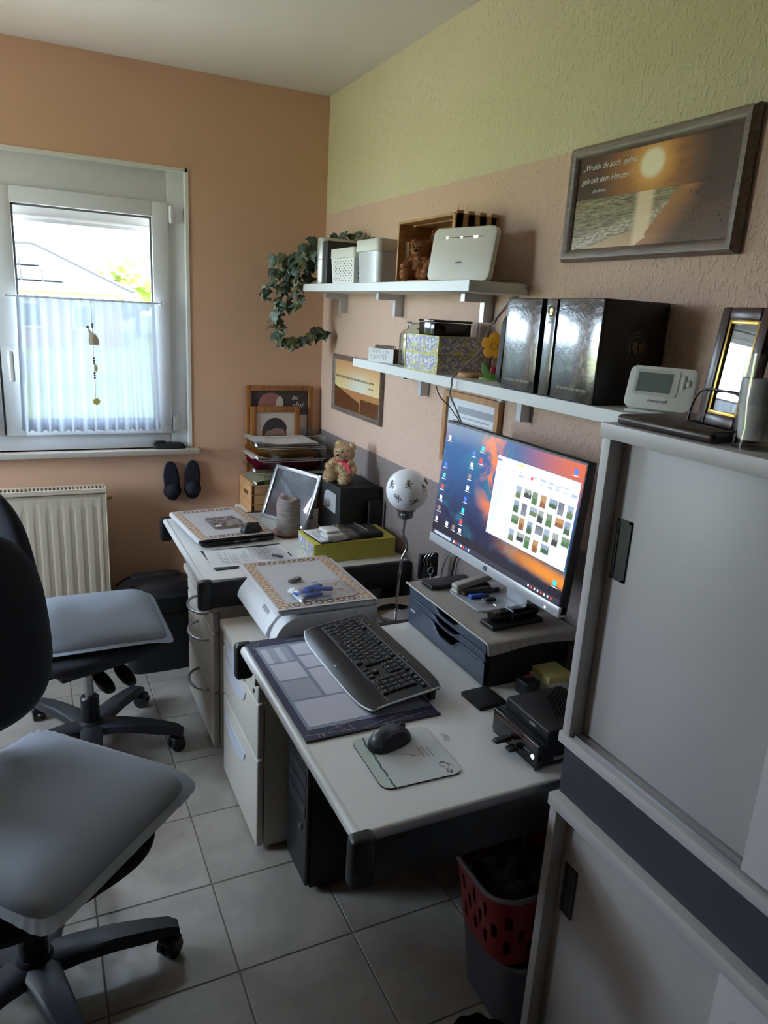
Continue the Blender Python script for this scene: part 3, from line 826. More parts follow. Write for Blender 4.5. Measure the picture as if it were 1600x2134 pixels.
# ------------------------------------------------------------------ office chairs
CH_FAB = plain('dark_chair_fabric', (34, 36, 44), 0.9, grain=0.12, scale=220, bump=0.25)
CH_PL = plain('chair_plastic', (40, 42, 50), 0.5, grain=0.05)
def chair(label, loc, rz, seat_z, leg_rz):
    """faces local +x"""
    t = thing('office_chair', label, 'office chair', loc, rz, 'swivel chairs drawn up to the desks')
    b = MB()
    b.lathe([(0, 0.060), (0.046, 0.060), (0.050, 0.10), (0.036, 0.125), (0.033, 0.125)], n=24); part('hub', b, CH_PL, t, 40)
    b = MB(); b.lathe([(0.033, 0.11), (0.033, 0.215), (0.026, 0.222), (0, 0.222)], n=24); part('column_sleeve', b, BLACK_PLASTIC, t, 40)
    b = MB(); b.cyl((0, 0, 0.21), (0, 0, seat_z - 0.15), 0.0165, n=20); part('gas_lift', b, STEEL, t, 40)
    for k in range(5):
        a = leg_rz - rz + k * 2 * PI / 5
        b = MB(); R = Matrix.Rotation(a, 4, 'Z')
        prof = [(0.03, 0.112, 0.042), (0.10, 0.118, 0.036), (0.18, 0.116, 0.031), (0.26, 0.106, 0.027), (0.315, 0.095, 0.023), (0.337, 0.080, 0.018)]
        rings = []
        for x, z, w in prof:
            h = 0.034 if x < 0.31 else 0.026
            rings.append([R @ Vector(p) for p in ((x, -w, z - h), (x, w, z - h), (x, w, z - 0.006), (x, w * 0.8, z), (x, -w * 0.8, z), (x, -w, z - 0.006))])
        vs = [[b.bm.verts.new(p) for p in r] for r in rings]
        for A, B in zip(vs, vs[1:]):
            for q in range(6): b.bm.faces.new((A[q], A[(q + 1) % 6], B[(q + 1) % 6], B[q]))
        b.bm.faces.new(vs[0]); b.bm.faces.new(list(reversed(vs[-1])))
        lg = part('leg', b, CH_PL, t, 40)
        b = MB(); Rc = R @ Matrix.Translation((0.322, 0, 0)) @ Matrix.Rotation(0.7 + k, 4, 'Z')
        for s in (-1, 1):
            m = MB(); m.cyl((-0.012, s * 0.007, 0.026), (-0.012, s * 0.022, 0.026), 0.026, n=20)
            me = m.mesh('w'); me.transform(Rc); b.bm.from_mesh(me); bpy.data.meshes.remove(me)
        m = MB(); m.cyl((0, 0, 0.03), (0, 0, 0.075), 0.010, n=12); m.box(-0.034, 0.012, -0.026, 0.026, 0.034, 0.058, 0.010, 3)
        me = m.mesh('w'); me.transform(Rc); b.bm.from_mesh(me); bpy.data.meshes.remove(me)
        part('castor', b, BLACK_PLASTIC, lg, 40)
    b = MB(); b.box(-0.13, 0.12, -0.075, 0.075, seat_z - 0.155, seat_z - 0.11, 0.012, 3); part('mechanism', b, BLACK_PLASTIC, t, 40)
    for s, x in ((-1, 0.06), (-1, -0.02), (1, 0.05)):
        b = MB(); b.pillow(0.055, 0.12, lambda r: 0.011 * (1 - r ** 4) ** .5, lambda r: -0.011 * (1 - r ** 4) ** .5, 2.4, M=Matrix.Translation((x, s * 0.155, seat_z - 0.148)) @ Matrix.Rotation(-s * 0.35, 4, 'X'))
        b.cyl((x, s * 0.06, seat_z - 0.13), (x, s * 0.13, seat_z - 0.14), 0.005, n=8); part('lever', b, BLACK_PLASTIC, t, 60)
    def seatf(p):
        return Vector((p.x, p.y, p.z - 0.9 * max(0, p.x - 0.14) ** 2 * 6 - 0.012 * (abs(p.y) / 0.24) ** 3))
    b = MB(); b.pillow(0.48, 0.48, lambda r: seat_z - 0.012 * r ** 4, lambda r: seat_z - 0.105 + 0.075 * r ** 5, 4.2, 10, 64, seatf); part('seat', b, CH_FAB, t, 179)
    lean = 0.16
    def backf(p):
        # p.x across, p.y up, p.z thickness (front +z)
        y, z, d = p.x, p.y, p.z + 0.30 * p.x * p.x
        x0 = -0.235 - math.sin(lean) * (z + 0.25) + d - 0.45 * max(0, z - 0.1) ** 2
        return Vector((x0, y, seat_z + 0.345 + z))
    b = MB(); b.pillow(0.46, 0.50, lambda r: 0.040 - 0.032 * r ** 6, lambda r: -0.036 + 0.026 * r ** 8, 3.0, 10, 64, backf); part('backrest', b, CH_FAB, t, 179)
    b = MB(); b.box(-0.31, -0.285, -0.035, 0.035, seat_z - 0.12, seat_z + 0.30, 0.008); b.box(-0.30, -0.05, -0.035, 0.035, seat_z - 0.145, seat_z - 0.120, 0.006); part('back_bracket', b, BLACK_PLASTIC, t, 40)
    return t
def cushmat():
    m = Mat('grey_blue_cushion_cloth', rough=0.8, spec=0.3)
    v = m.coord(); n1 = m.noise(v, 4.0, 3.0); f = m.noise(v, 400.0, 2.0)
    m.base(m.mix(n1, rgb(152, 160, 173), rgb(138, 145, 158)))
    m.bump(f * 0.3 + m.noise(v, 14.0, 3.0), 0.22, 0.004)
    return m.m
CUSH = cushmat()
def cushion(label, loc, rz, w, h, seed, tilt=0.0):
    t = thing('seat_cushion', label, 'cushion', loc, rz, 'grey seat cushions on the office chairs')
    def bend(p):
        q = Vector((p.x * 3 + seed, p.y * 3, seed))
        edge = max(abs(p.x) / (w / 2), abs(p.y) / (h / 2))
        d = noise.noise(q * 2.2) * 0.007 - 0.018 * math.exp(-((p.x + 0.03) ** 2 + (p.y - 0.03) ** 2) / 0.010)
        z = p.z + d * (1 - 0.6 * edge ** 4)
        if p.x > 0.12: z -= 1.3 * (p.x - 0.12) ** 2 * (1 + tilt)
        return Vector((p.x, p.y, z))
    b = MB(); b.pillow(w, h, lambda r: 0.010 + 0.040 * (1 - r ** 5) ** 0.6, lambda r: 0.002 + 0.006 * r ** 4, 9.0, 16, 96, bend)
    part('filling', b, CUSH, t, 179)
    b = MB()
    def hem(u, v):
        a = u * 2 * PI; c, s = math.cos(a), math.sin(a)
        ex = 14.0
        x = (w / 2 + 0.024 * v - 0.006) * math.copysign(abs(c) ** (2 / ex), c); y = (h / 2 + 0.024 * v - 0.006) * math.copysign(abs(s) ** (2 / ex), s)
        return bend(Vector((x, y, 0.010 + 0.0012 * math.sin((x + y) * 230) * v - 0.004 * v)))
    b.surf(hem, 240, 4, cu=True)
    part('hem', b, CUSH, t, 179, fix=False)
C1 = chair('dark office chair facing the laptop desk, further from the camera', (-1.172, -0.795, 0), 0.40, 0.495, -0.36)
cushion('flat grey-blue cushion on the chair by the radiator', (-1.135, -0.765, 0.497), 0.02, 0.44, 0.465, 1.3)
C2 = chair('dark office chair turned towards the camera in front of the keyboard desk', (-1.372, -1.815, 0), -1.08, 0.495, 0.0)
cushion('plump grey-blue cushion on the chair nearest the camera', (-1.335, -1.805, 0.497), -0.785, 0.485, 0.485, 4.1)

# ------------------------------------------------------------------ shredder by the far wall
t = thing('paper_shredder', 'black paper shredder on its bin beside the radiator', 'shredder', (-0.83, -0.165, 0))
def shf(p): return Vector((p.x, p.y * (1 - 0.10 * (p.z < 0.2)), p.z))
b = MB(); b.pillow(0.335, 0.265, lambda r: 0.30, lambda r: 0.0, 5.0, 3, 48, lambda p: Vector((p.x * (0.86 + 0.14 * p.z / 0.3), p.y * (0.86 + 0.14 * p.z / 0.3), p.z))); part('bin', b, BLACK_MATT, t, 40)
b = MB(); b.pillow(0.355, 0.285, lambda r: 0.425 - 0.055 * r ** 3, lambda r: 0.302, 4.0, 8, 56); part('head', b, BLACK_PLASTIC, t, 40)
b = MB(); b.pillow(0.22, 0.07, lambda r: 0.434 - 0.012 * r ** 2, lambda r: 0.40, 3.0, 6, 40, lambda p: Vector((p.x, p.y + 0.04, p.z))); part('handle', b, BLACK_MATT, t, 60)
b = MB(); b.box(-0.12, 0.12, -0.070, -0.062, 0.409, 0.4125); part('feed_slot', b, SCREENBLACK, t, None)
b = MB(); b.box(-0.13, 0.10, -0.1005, -0.0985, 0.398, 0.4005); part('trim_line', b, STEEL, t, None)

# ------------------------------------------------------------------ under the desk: tower, basket, bin, bag
t = thing('computer_tower', 'black computer tower on the floor under the keyboard desk', 'computer', (-0.43, -1.675, 0))
b = MB(); b.box(-0.655, -0.20, -1.765, -1.590, 0.012, 0.425, 0.006); part('case', b, BLACK_MATT, t, 30, True)
b = MB(); b.box(-0.668, -0.655, -1.762, -1.593, 0.02, 0.42, 0.008, 3); part('front_panel', b, BLACK_PLASTIC, t, 40, True)
for k in range(3):
    b = MB(); b.box(-0.6705, -0.667, -1.750, -1.605, 0.345 - k * 0.05, 0.385 - k * 0.05, 0.002); part('drive_bay', b, BLACK_METAL, t, 30, True)
b = MB(); b.cyl((-0.668, -1.72, 0.20), (-0.673, -1.72, 0.20), 0.010, n=18); part('power_button', b, STEEL, t, 40, True)
b = MB()
for y in (-1.74, -1.615):
    for x in (-0.62, -0.24): b.cyl((x, y, 0), (x, y, 0.013), 0.014, n=12)
part('foot', b, BLACK_PLASTIC, t, 40, True)
b = MB(); b.box(-0.45, -0.37, -1.768, -1.765, 0.07, 0.10); part('sticker', b, plain('grey_sticker', (120, 116, 112), 0.6), t, None, True)

def roundwall(b, w, h, r, zs, scale, holes=None, nseg=48, ztop=None):
    """closed rounded-rectangle wall; holes(i, j) leaves a face out; thickness made by two skins"""
    base = rrect(w, h, r, 6)
    per = []
    for i in range(len(base)):
        p, q = Vector(base[i] + (0,)), Vector(base[(i + 1) % len(base)] + (0,))
        m = max(1, int((q - p).length / ((2 * (w + h)) / nseg)))
        for k in range(m): per.append(p.lerp(q, k / m))
    N = len(per)
    for skin, off in ((0, 1.0), (1, 0.965)):
        g = []
        for j, z in enumerate(zs):
            s = scale(z) * off
            g.append([b.bm.verts.new((p.x * s, p.y * s, z + (ztop(p) if (ztop and j == len(zs) - 1) else 0))) for p in per])
        for j in range(len(zs) - 1):
            for i in range(N):
                if holes and holes(i, j, N): continue
                b.bm.faces.new((g[j][i], g[j][(i + 1) % N], g[j + 1][(i + 1) % N], g[j + 1][i]))
        if skin == 0: outer = g
    for i in range(N):
        b.bm.faces.new((outer[-1][i], outer[-1][(i + 1) % N], g[-1][(i + 1) % N], g[-1][i]))
    b.bm.faces.new(g[0])
    return per
t = thing('waste_bin', 'grey plastic bin on the floor underneath the red basket', 'bin', (-0.262, -2.255, 0))
b = MB(); roundwall(b, 0.27, 0.25, 0.06, [0, 0.06, 0.12, 0.18, 0.21], lambda z: 0.84 + 0.16 * z / 0.21); part('body', b, plain('smoky_grey_plastic', (96, 98, 116), 0.45), t, 40, fix=False)
b = MB(); b.tube([(p[0] * 1.0, p[1] * 1.0, 0.21) for p in rrect(0.272, 0.252, 0.06, 6)], 0.006, 8, True); part('rim', b, plain('smoky_grey_rim', (120, 122, 138), 0.45), t, 179)
t = thing('laundry_basket', 'red perforated plastic basket sitting on the grey bin under the desk', 'basket', (-0.300, -2.265, 0.225))
dip = lambda p: -0.022 * math.cos(p.y / 0.12 * 1.4) * (abs(p.x) > 0.1)
zs = [0.0, 0.03] + [0.03 + 0.020 * k for k in range(1, 7)] + [0.178, 0.205]
b = MB()
def hol(i, j, N):
    return 1 <= j <= 6 and (i % 4 in (1,) if j in (1, 2, 5, 6) else i % 4 in (3,))
roundwall(b, 0.30, 0.25, 0.07, zs, lambda z: 0.80 + 0.20 * z / 0.205, hol, 96, dip)
part('body', b, RED_PL, t, 40, fix=False)
b = MB(); pts = rrect(0.304, 0.254, 0.07, 8); b.tube([(p[0], p[1], 0.207 + dip(Vector((p[0], p[1], 0)))) for p in pts], 0.006, 8, True); part('rim', b, plain('grey_rim', (120, 112, 116), 0.45), t, 179)
b = MB()
def crumple(u, v):
    a = u * 2 * PI; r = 0.115 * v
    return Vector((r * math.cos(a), r * math.sin(a) * 0.85, 0.145 + 0.04 * (1 - v) + 0.05 * noise.noise(Vector((r * math.cos(a) * 22, r * math.sin(a) * 22, 3)))))
b.surf(crumple, 40, 12, cu=True)
solo('dark_clothes', b, plain('dark_cloth', (38, 36, 40), 0.9, bump=0.3), 'crumpled dark cloth heaped inside the red basket', 'cloth', (-0.300, -2.265, 0.23), smooth=179, world=False, fix=False)
t = thing('waste_bag', 'black bag-lined bin at the foot of the floor cabinet', 'bin', (-0.568, -2.548, 0))
b = MB(); b.lathe([(0, 0), (0.095, 0.0), (0.112, 0.19), (0.114, 0.222)], n=40); part('bin', b, BLACK_PLASTIC, t, 60)
def bagf(u, v):
    a = u * 2 * PI; r = 0.115 + 0.005 * v + 0.004 * math.sin(a * 11) * v
    return Vector((r * math.cos(a), r * math.sin(a), 0.230 - 0.05 * v + 0.008 * math.sin(a * 5 + 1) + 0.004 * math.sin(a * 17)))
b = MB(); b.surf(bagf, 120, 5, cu=True); part('bag_rim', b, plain('black_bag_film', (18, 18, 22), 0.22), t, 179, fix=False)
# ------------------------------------------------------------------ pictures on the walls
def picture(label, y0, y1, z0, z1, fw, depth, fmat, pmat, round_=True, x=0.0):
    """hangs on the right wall; y0 is the far edge, y1 the near edge"""
    t = thing('framed_picture', label, 'picture', (x - 0.001, (y0 + y1) / 2, z0))
    b = MB(); x0 = x - 0.001
    prof = [(0.0, 0.0), (0.0, depth * 0.55), (fw * 0.25, depth), (fw * 0.6, depth), (fw, depth * 0.55), (fw, 0.0)] if round_ else [(0, 0), (0, depth), (fw, depth), (fw, 0)]
    corners = [(y0, z0, -1, 1), (y1, z0, 1, 1), (y1, z1, 1, -1), (y0, z1, -1, -1)]
    rings = []
    for (cy, cz, sy, sz) in corners:
        rings.append([b.bm.verts.new((x0 - d, cy + sy * -0 + (1 if cy == y1 else -1) * o, cz + sz * o)) for o, d in prof])
    for i in range(4):
        A, B = rings[i], rings[(i + 1) % 4]
        for k in range(len(prof) - 1): b.bm.faces.new((A[k], B[k], B[k + 1], A[k + 1]))
    part('frame', b, fmat, t, 50, True)
    b = MB(); b.box(x0 - depth * 0.45, x0 - depth * 0.3, y1 + fw * 0.8, y0 - fw * 0.8, z0 + fw * 0.8, z1 - fw * 0.8)
    p = part('print', b, pmat, t, None, True)
    return t, p, x0 - depth * 0.45 - 0.0004
def uv_yz(m):
    g = m.xyz(kind='Generated'); return 1.0 - g[1], g[2]
def beach1():
    m = Mat('sunset_beach_print', rough=0.25, spec=0.4)
    u, v = uv_yz(m); uv = m.vec(u * 2.0, v, 0.0)
    n1 = m.noise(m.vec(u * 5.0, v * 22.0, 0.0), 2.5, 5.0, 0.65, 1.0); cl = m.noise(m.vec(u * 3.0, v * 6.0, 1.0), 2.0, 4.0)
    dx, dy = (u - 0.515) * 1.9, v - 0.80
    d = (dx * dx + dy * dy).sqrt()
    sky = m.mix(d.ss(0.75, 0.1), rgb(84, 66, 56), rgb(200, 134, 74))
    sky = m.mix(cl.ss(0.45, 0.7) * 0.5, sky, rgb(110, 84, 62))
    sky = m.mix(d.ss(0.34, 0.12) * 0.9, sky, rgb(236, 178, 98))
    sky = m.mix(d.ss(0.17, 0.10), sky, rgb(255, 244, 210))
    sky = m.mix(u.ss(0.62, 0.95) * 0.75, sky, rgb(70, 58, 52))
    sea = m.mix(n1.ss(0.35, 0.7), rgb(84, 80, 60), rgb(190, 176, 136))
    foam = m.noise(m.vec(u * 14.0, v * 22.0, 2.0), 2.0, 6.0, 0.75)
    wl = v - (u - 0.0) * 0.45 - 0.06 + (cl - 0.5) * 0.08
    band = wl.abs().ss(0.10, 0.02) * u.lt(0.7)
    sea = m.mix(band * foam.ss(0.42, 0.62), sea, rgb(226, 206, 182))
    sea = m.mix((wl + 0.08).lt(0.0), sea, rgb(196, 162, 118))
    sea = m.mix(((u - 0.50).abs()).ss(0.075, 0.03) * 0.85, sea, rgb(250, 224, 184))
    shore = u - 0.47 - v * 0.42 + (m.noise(m.vec(v * 8.0, 3.0, 0.0), 2.0, 3.0) - 0.5) * 0.12
    sand = m.mix(m.noise(uv, 40.0, 4.0).ss(0.3, 0.7), rgb(104, 76, 54), rgb(82, 60, 46))
    sand = m.mix(shore.ss(0.22, 0.0) * 0.7, sand, rgb(204, 142, 88))
    foot = m.voro(m.vec(u * 26.0, v * 16.0, 0.0), 1.0)
    sand = m.mix(foot.lt(0.17) * (u.gt(0.68)) * 0.8, sand, rgb(44, 34, 30))
    low = m.mix(shore.gt(0.0), sea, sand)
    dune = v - (u - 0.78) * 1.3 - 0.50
    up = m.mix(v.gt(0.545), low, sky)
    up = m.mix(u.ss(0.74, 0.84) * dune.ss(0.06, -0.06) * v.ss(0.30, 0.5) * 0.85, up, rgb(74, 60, 52))
    m.base(up)
    return m.m
def beach2():
    m = Mat('dune_path_print', rough=0.3, spec=0.4)
    u, v = uv_yz(m)
    cl = m.noise(m.vec(u * 2.0, v * 4.0, 1.0), 2.0, 4.0); g = m.noise(m.vec(u * 10.0, v * 24.0, 0.0), 2.5, 5.0, 0.7)
    dx = (u - 0.55).abs()
    sky = m.mix(v.ss(0.45, 1.0), rgb(232, 208, 150), rgb(214, 160, 112))
    sky = m.mix(dx.ss(0.40, 0.0) * v.ss(0.95, 0.45), sky, rgb(226, 226, 214))
    sky = m.mix(cl.ss(0.5, 0.75) * 0.35, sky, rgb(226, 186, 140))
    sea = m.mix(m.noise(m.vec(u * 2.0, v * 60.0, 0.0), 2.0, 2.0), rgb(206, 150, 96), rgb(164, 110, 72))
    hl = v - 0.46 + u * 0.42 + (g - 0.5) * 0.10
    hr = v - 0.30 + (g - 0.5) * 0.08
    dune = m.mix(g.ss(0.3, 0.7), rgb(48, 30, 22), rgb(134, 82, 46))
    sand = m.mix(g, rgb(196, 140, 92), rgb(150, 98, 62))
    c = m.mix(v.gt(0.42), m.mix(v.gt(0.22), sand, sea), sky)
    c = m.mix(hl.lt(0.0) * u.lt(0.58 ), c, dune)
    c = m.mix(hr.lt(0.0) * u.gt(0.60), c, dune)
    m.base(c)
    return m.m
t, p, xs = picture('large framed beach sunset with white handwriting, high on the wall', -1.778, -2.317, 1.795, 2.066, 0.030, 0.024, GREYWOOD, beach1())
def wall_text(parent, body, y, z, size, mat, x, shear=0.25):
    M = frame_axes((x, y, z), (0, -1, 0), (-1, 0, 0))
    return text('lettering', body, size, mat, parent, rmat(parent).inverted() @ M, shear)
wall_text(p, '\u201eWohin du auch  gehst,', -1.822, 2.008, 0.0195, WHITE_INK, xs)
wall_text(p, 'geh mit dem Herzen.\u201c', -1.822, 1.978, 0.0195, WHITE_INK, xs)
wall_text(p, '(Konfuzius)', -1.866, 1.955, 0.010, WHITE_INK, xs)
t, p, xs = picture('small framed dune path picture with black script below the lower shelf end', -0.184, -0.725, 1.190, 1.447, 0.022, 0.016, GREYWOOD, beach2())
wall_text(p, 'Gib jedem Tag die Chance, der sch\u00f6nste', -0.212, 1.348, 0.0165, INK, xs, 0.45)
wall_text(p, 'deines Lebens zu werden.', -0.470, 1.348, 0.0165, INK, xs, 0.45)
wall_text(p, 'Mark Twain', -0.585, 1.325, 0.010, INK, xs, 0.45)
CERT = Mat('certificate_paper', rgb(222, 224, 230), 0.5)
t, p, xs = picture('oak framed certificate on the wall behind the monitor', -1.234, -1.566, 1.160, 1.402, 0.020, 0.018, LIGHTOAK, CERT.m, False)
for k in range(5):
    b = MB(); b.box(xs - 0.0002, xs, -1.53 + 0.02 * (k % 2), -1.29 - 0.03 * (k == 0), 1.335 - k * 0.014, (1.339 if k else 1.358) - k * 0.014); part('text_line', b, plain('pale_grey_ink', (168, 172, 182), 0.7), p, None, True)

# ------------------------------------------------------------------ corner: pine box, trays, wooden frames
t = thing('low_cabinet', 'low white cabinet behind the far end of the laptop desk under the pine box', 'cabinet', (-0.25, -0.11, 0))
b = MB(); b.box(-0.42, -0.05, -0.212, -0.004, 0.0, 0.678); part('carcass', b, WHITE_PAINT, t, None, True)
b = MB(); b.box(-0.43, -0.04, -0.214, -0.003, 0.678, 0.700, 0.002); part('top', b, WHITE_PAINT, t, 30, True)
t = thing('pine_box', 'pine chest with a cut-out grip under the letter trays', 'box', (-0.24, -0.115, 0.701))
bx0, bx1, by0, by1, bz0, bz1 = -0.405, -0.07, -0.214, -0.006, 0.701, 0.838
for k in range(3):
    z0 = bz0 + k * 0.046
    b = MB(); b.box(bx0, bx1, by0, by0 + 0.012, z0, z0 + 0.0445, 0.002); part('plank', b, PINE, t, 30, True)
    b = MB(); b.box(bx0, bx1, by1 - 0.012, by1, z0, z0 + 0.0445, 0.002); part('plank', b, PINE, t, 30, True)
b = MB(); gy0, gy1, gz0, gz1 = -0.155, -0.085, 0.778, 0.798   # end board with grip hole
x0, x1 = bx0 - 0.001, bx0 + 0.013
b.box(x0, x1, by0, by1, bz0, gz0); b.box(x0, x1, by0, by1, gz1, bz1); b.box(x0, x1, by0, gy0, gz0, gz1); b.box(x0, x1, gy1, by1, gz0, gz1)
part('end_board', b, PINE_Y, t, None, True)
b = MB(); b.box(bx1 - 0.012, bx1, by0, by1, bz0, bz1); part('end_board', b, PINE_Y, t, None, True)
b = MB(); b.box(bx0 - 0.002, bx1 + 0.002, by0 - 0.002, by1 + 0.002, bz1 + 0.0005, bz1 + 0.010, 0.002); part('lid', b, PINE, t, 30, True)
b = MB(); b.box(bx0 + 0.014, bx1 - 0.013, by0 + 0.013, by1 - 0.013, bz0, bz0 + 0.008); part('floor_board', b, PINE, t, None, True)

TX0, TX1, TY0, TY1 = -0.392, -0.072, -0.285, -0.040
PAP_MATS = [plain('manila', (206, 186, 130), 0.7), plain('amber_folder', (196, 138, 60), 0.5), plain('crimson_folder', (158, 26, 56), 0.5), plain('sage_folder', (164, 160, 128), 0.7)]
RIMM = plain('frosted_rim', (196, 192, 186), 0.3)
tray_lab = ['topmost clear letter tray heaped with white sheets', 'second clear letter tray from the top holding amber folders', 'third clear letter tray from the top holding a crimson folder', 'lowest clear letter tray resting on the pine box']
for k in range(4):
    z0 = 1.026 - k * 0.0575
    dx = (-0.004, 0.0, -0.012, -0.006)[k]
    t = thing('letter_tray', tray_lab[k], 'letter tray', (-0.23 + dx, -0.16, z0), group='stack of letter trays')
    b = MB(); th = 0.002
    b.box(TX0 + dx, TX1 + dx, TY0, TY1, z0, z0 + th)
    b.box(TX0 + dx + 0.03, TX1 + dx, TY0, TY0 + th, z0, z0 + 0.050); b.box(TX0 + dx + 0.03, TX1 + dx, TY1 - th, TY1, z0, z0 + 0.050); b.box(TX1 + dx - th, TX1 + dx, TY0, TY1, z0, z0 + 0.050)
    b.box(TX0 + dx, TX0 + dx + th, TY0, TY0 + 0.07, z0, z0 + 0.018); b.box(TX0 + dx, TX0 + dx + th, TY1 - 0.07, TY1, z0, z0 + 0.018)
    b.tube([(TX0 + dx + 0.03, TY0 + 0.001, z0 + 0.050), (TX1 + dx, TY0 + 0.001, z0 + 0.050), (TX1 + dx, TY1, z0 + 0.050)], 0.0018, 6)
    for x in (TX0 + dx + 0.02, TX1 + dx - 0.02):
        for y in (TY0 + 0.005, TY1 - 0.005): b.box(x - 0.006, x + 0.006, y - 0.004, y + 0.004, z0 - 0.0075, z0)
    part('shell', b, CLEAR, t, None, True)
    b = MB(); b.tube([(TX0 + dx + 0.03, TY0, z0 + 0.051), (TX1 + dx, TY0, z0 + 0.051)], 0.0014, 6); b.tube([(TX0 + dx, TY0, z0 + 0.001), (TX1 + dx, TY0, z0 + 0.001)], 0.0014, 6); part('rim', b, RIMM, t, None, True)
    b = MB(); b.box(TX0 + dx - 0.0015, TX0 + dx, TY0 + 0.012, TY0 + 0.052, z0 + 0.003, z0 + 0.015); part('index_label', b, PAPER, t, None, True)
def sheets(name, label, cat, mat, z0, n, th, rot, ox=0.0, droop=0.0, w=0.295, h=0.208, group=None):
    b = MB()
    for k in range(n):
        R = Matrix.Translation((ox + random.uniform(-.006, .006), random.uniform(-.005, .005), k * th)) @ Matrix.Rotation(rot + random.uniform(-.03, .03), 4, 'Z')
        def f(u, v, R=R):
            x, y = (u - 0.5) * w, (v - 0.5) * h
            return R @ Vector((x, y, 0.012 * droop * (max(0, -x - 0.03) / 0.1) ** 2 + 0.0012 * math.sin(u * 7 + k)))
        m = MB(); m.surf(f, 14, 4)
        me = m.mesh('s', None, False)
        b.bm.from_mesh(me); bpy.data.meshes.remove(me)
    return solo(name, b, mat, label, cat, (-0.235, -0.162, z0), group=group, smooth=179, world=False, fix=False)
sheets('paper_stack', 'loose white sheets lying in the topmost letter tray', 'paper', PAPER, 1.031, 9, 0.0013, 0.02, -0.02, 1.0)
sheets('amber_folder', 'amber plastic folder sticking out of the second letter tray', 'folder', PAP_MATS[1], 0.9735, 6, 0.0035, 0.03, -0.02, 1.0)
sheets('white_sheets', 'white sheets under the amber folder in the second letter tray', 'paper', PAPER, 0.9715, 2, 0.001, -0.03, -0.03, 0.3)
sheets('crimson_folder', 'crimson folder sticking out of the third letter tray', 'folder', PAP_MATS[2], 0.9165, 8, 0.0034, -0.03, -0.015, 0.8)
sheets('sage_folder', 'pale sage folders in the lowest letter tray', 'folder', PAP_MATS[3], 0.8590, 7, 0.003, 0.02, -0.02, -0.5)

def standing_frame(name, label, x0, x1, z0, z1, y, fw, th, fmat, pmat):
    t = thing(name, label, 'picture frame', ((x0 + x1) / 2, y, z0), rot=(-0.03, 0, 0))
    w, h = x1 - x0, z1 - z0
    for a in ((-w / 2, -w / 2 + fw, 0, h), (w / 2 - fw, w / 2, 0, h), (-w / 2 + fw, w / 2 - fw, h - fw, h), (-w / 2 + fw, w / 2 - fw, 0, fw)):
        b = MB(); b.box(a[0], a[1], -th, 0, a[2], a[3], 0.003); part('frame_bar', b, fmat, t, 30)
    b = MB(); b.box(-w / 2 + fw * 0.8, w / 2 - fw * 0.8, -th * 0.5, -th * 0.3, fw * 0.8, h - fw * 0.8); p = part('print', b, pmat, t, None)
    return t, p, -th * 0.5 - 0.0004
def flat(name, pts, mat, parent, y, M=None):
    b = MB(); b.poly([(q[0], y, q[1]) for q in pts]); return part(name, b, mat, parent, None, fix=False)
def ell(cx, cz, rx, rz, a0=0, a1=2 * PI, n=24):
    return [(cx + rx * math.cos(a0 + (a1 - a0) * i / n), cz + rz * math.sin(a0 + (a1 - a0) * i / n)) for i in range(n + (0 if abs(a1 - a0 - 2 * PI) < 1e-6 else 1))]
SLATE = plain('slate_print', (66, 62, 62), 0.4, grain=0.2, scale=30)
PINKSKIN = plain('rose_photo_tone', (176, 118, 112), 0.5, grain=0.2, scale=40)
CREAM = plain('cream_mount', (206, 196, 184), 0.6)
t, p, ys = standing_frame('wooden_picture_frame', 'larger honey oak frame with a slate picture leaning in the corner', -0.383, -0.049, 0.852, 1.276, -0.020, 0.024, 0.018, OAKFRAME, SLATE)
flat('photo_disc', ell(-0.045, 0.335, 0.062, 0.056), PINKSKIN, p, ys)
flat('photo_patch', ell(0.0, 0.34, 0.018, 0.035), CREAM, p, ys - 0.0002)
flat('photo_patch', [(0.075, 0.03), (0.140, 0.03), (0.140, 0.285), (0.075, 0.285)], CREAM, p, ys)
for k, (tx, sz) in enumerate((('zu', 0.034), ('dei', 0.046))):
    M = frame_axes((0.065 + 0.028 * (1 - k), ys - 0.0004, 0.345 - 0.0 * k), (0, 0, 1), (0, -1, 0)) if False else frame_axes((0.060 + 0.0 * k, ys - 0.0004, 0.360 - 0.042 * k), (1, 0, 0), (0, -1, 0))
    text('lettering', tx, sz, WHITE_INK, p, M, 0.4)
SKIN = plain('portrait_tone', (150, 116, 104), 0.5, grain=0.15, scale=30)
HAIR = plain('portrait_hair', (62, 54, 54), 0.6, grain=0.2, scale=60)
t, p, ys = standing_frame('wooden_picture_frame', 'smaller honey oak frame with a portrait photo behind the letter trays', -0.366, -0.122, 0.850, 1.182, -0.044, 0.028, 0.016, OAKFRAME, CREAM)
flat('photo_head', ell(0.0, 0.175, 0.060, 0.088), SKIN, p, ys)
flat('photo_hair', ell(-0.002, 0.205, 0.064, 0.072, 0.12 * PI, PI * 1.04, 20) + [(-0.056, 0.185), (-0.045, 0.212), (0.0, 0.226), (0.04, 0.222), (0.05, 0.195)], HAIR, p, ys - 0.0003)
flat('photo_suit', [(-0.09, 0.03), (0.09, 0.03), (0.075, 0.085), (-0.075, 0.085)], HAIR, p, ys - 0.0003)

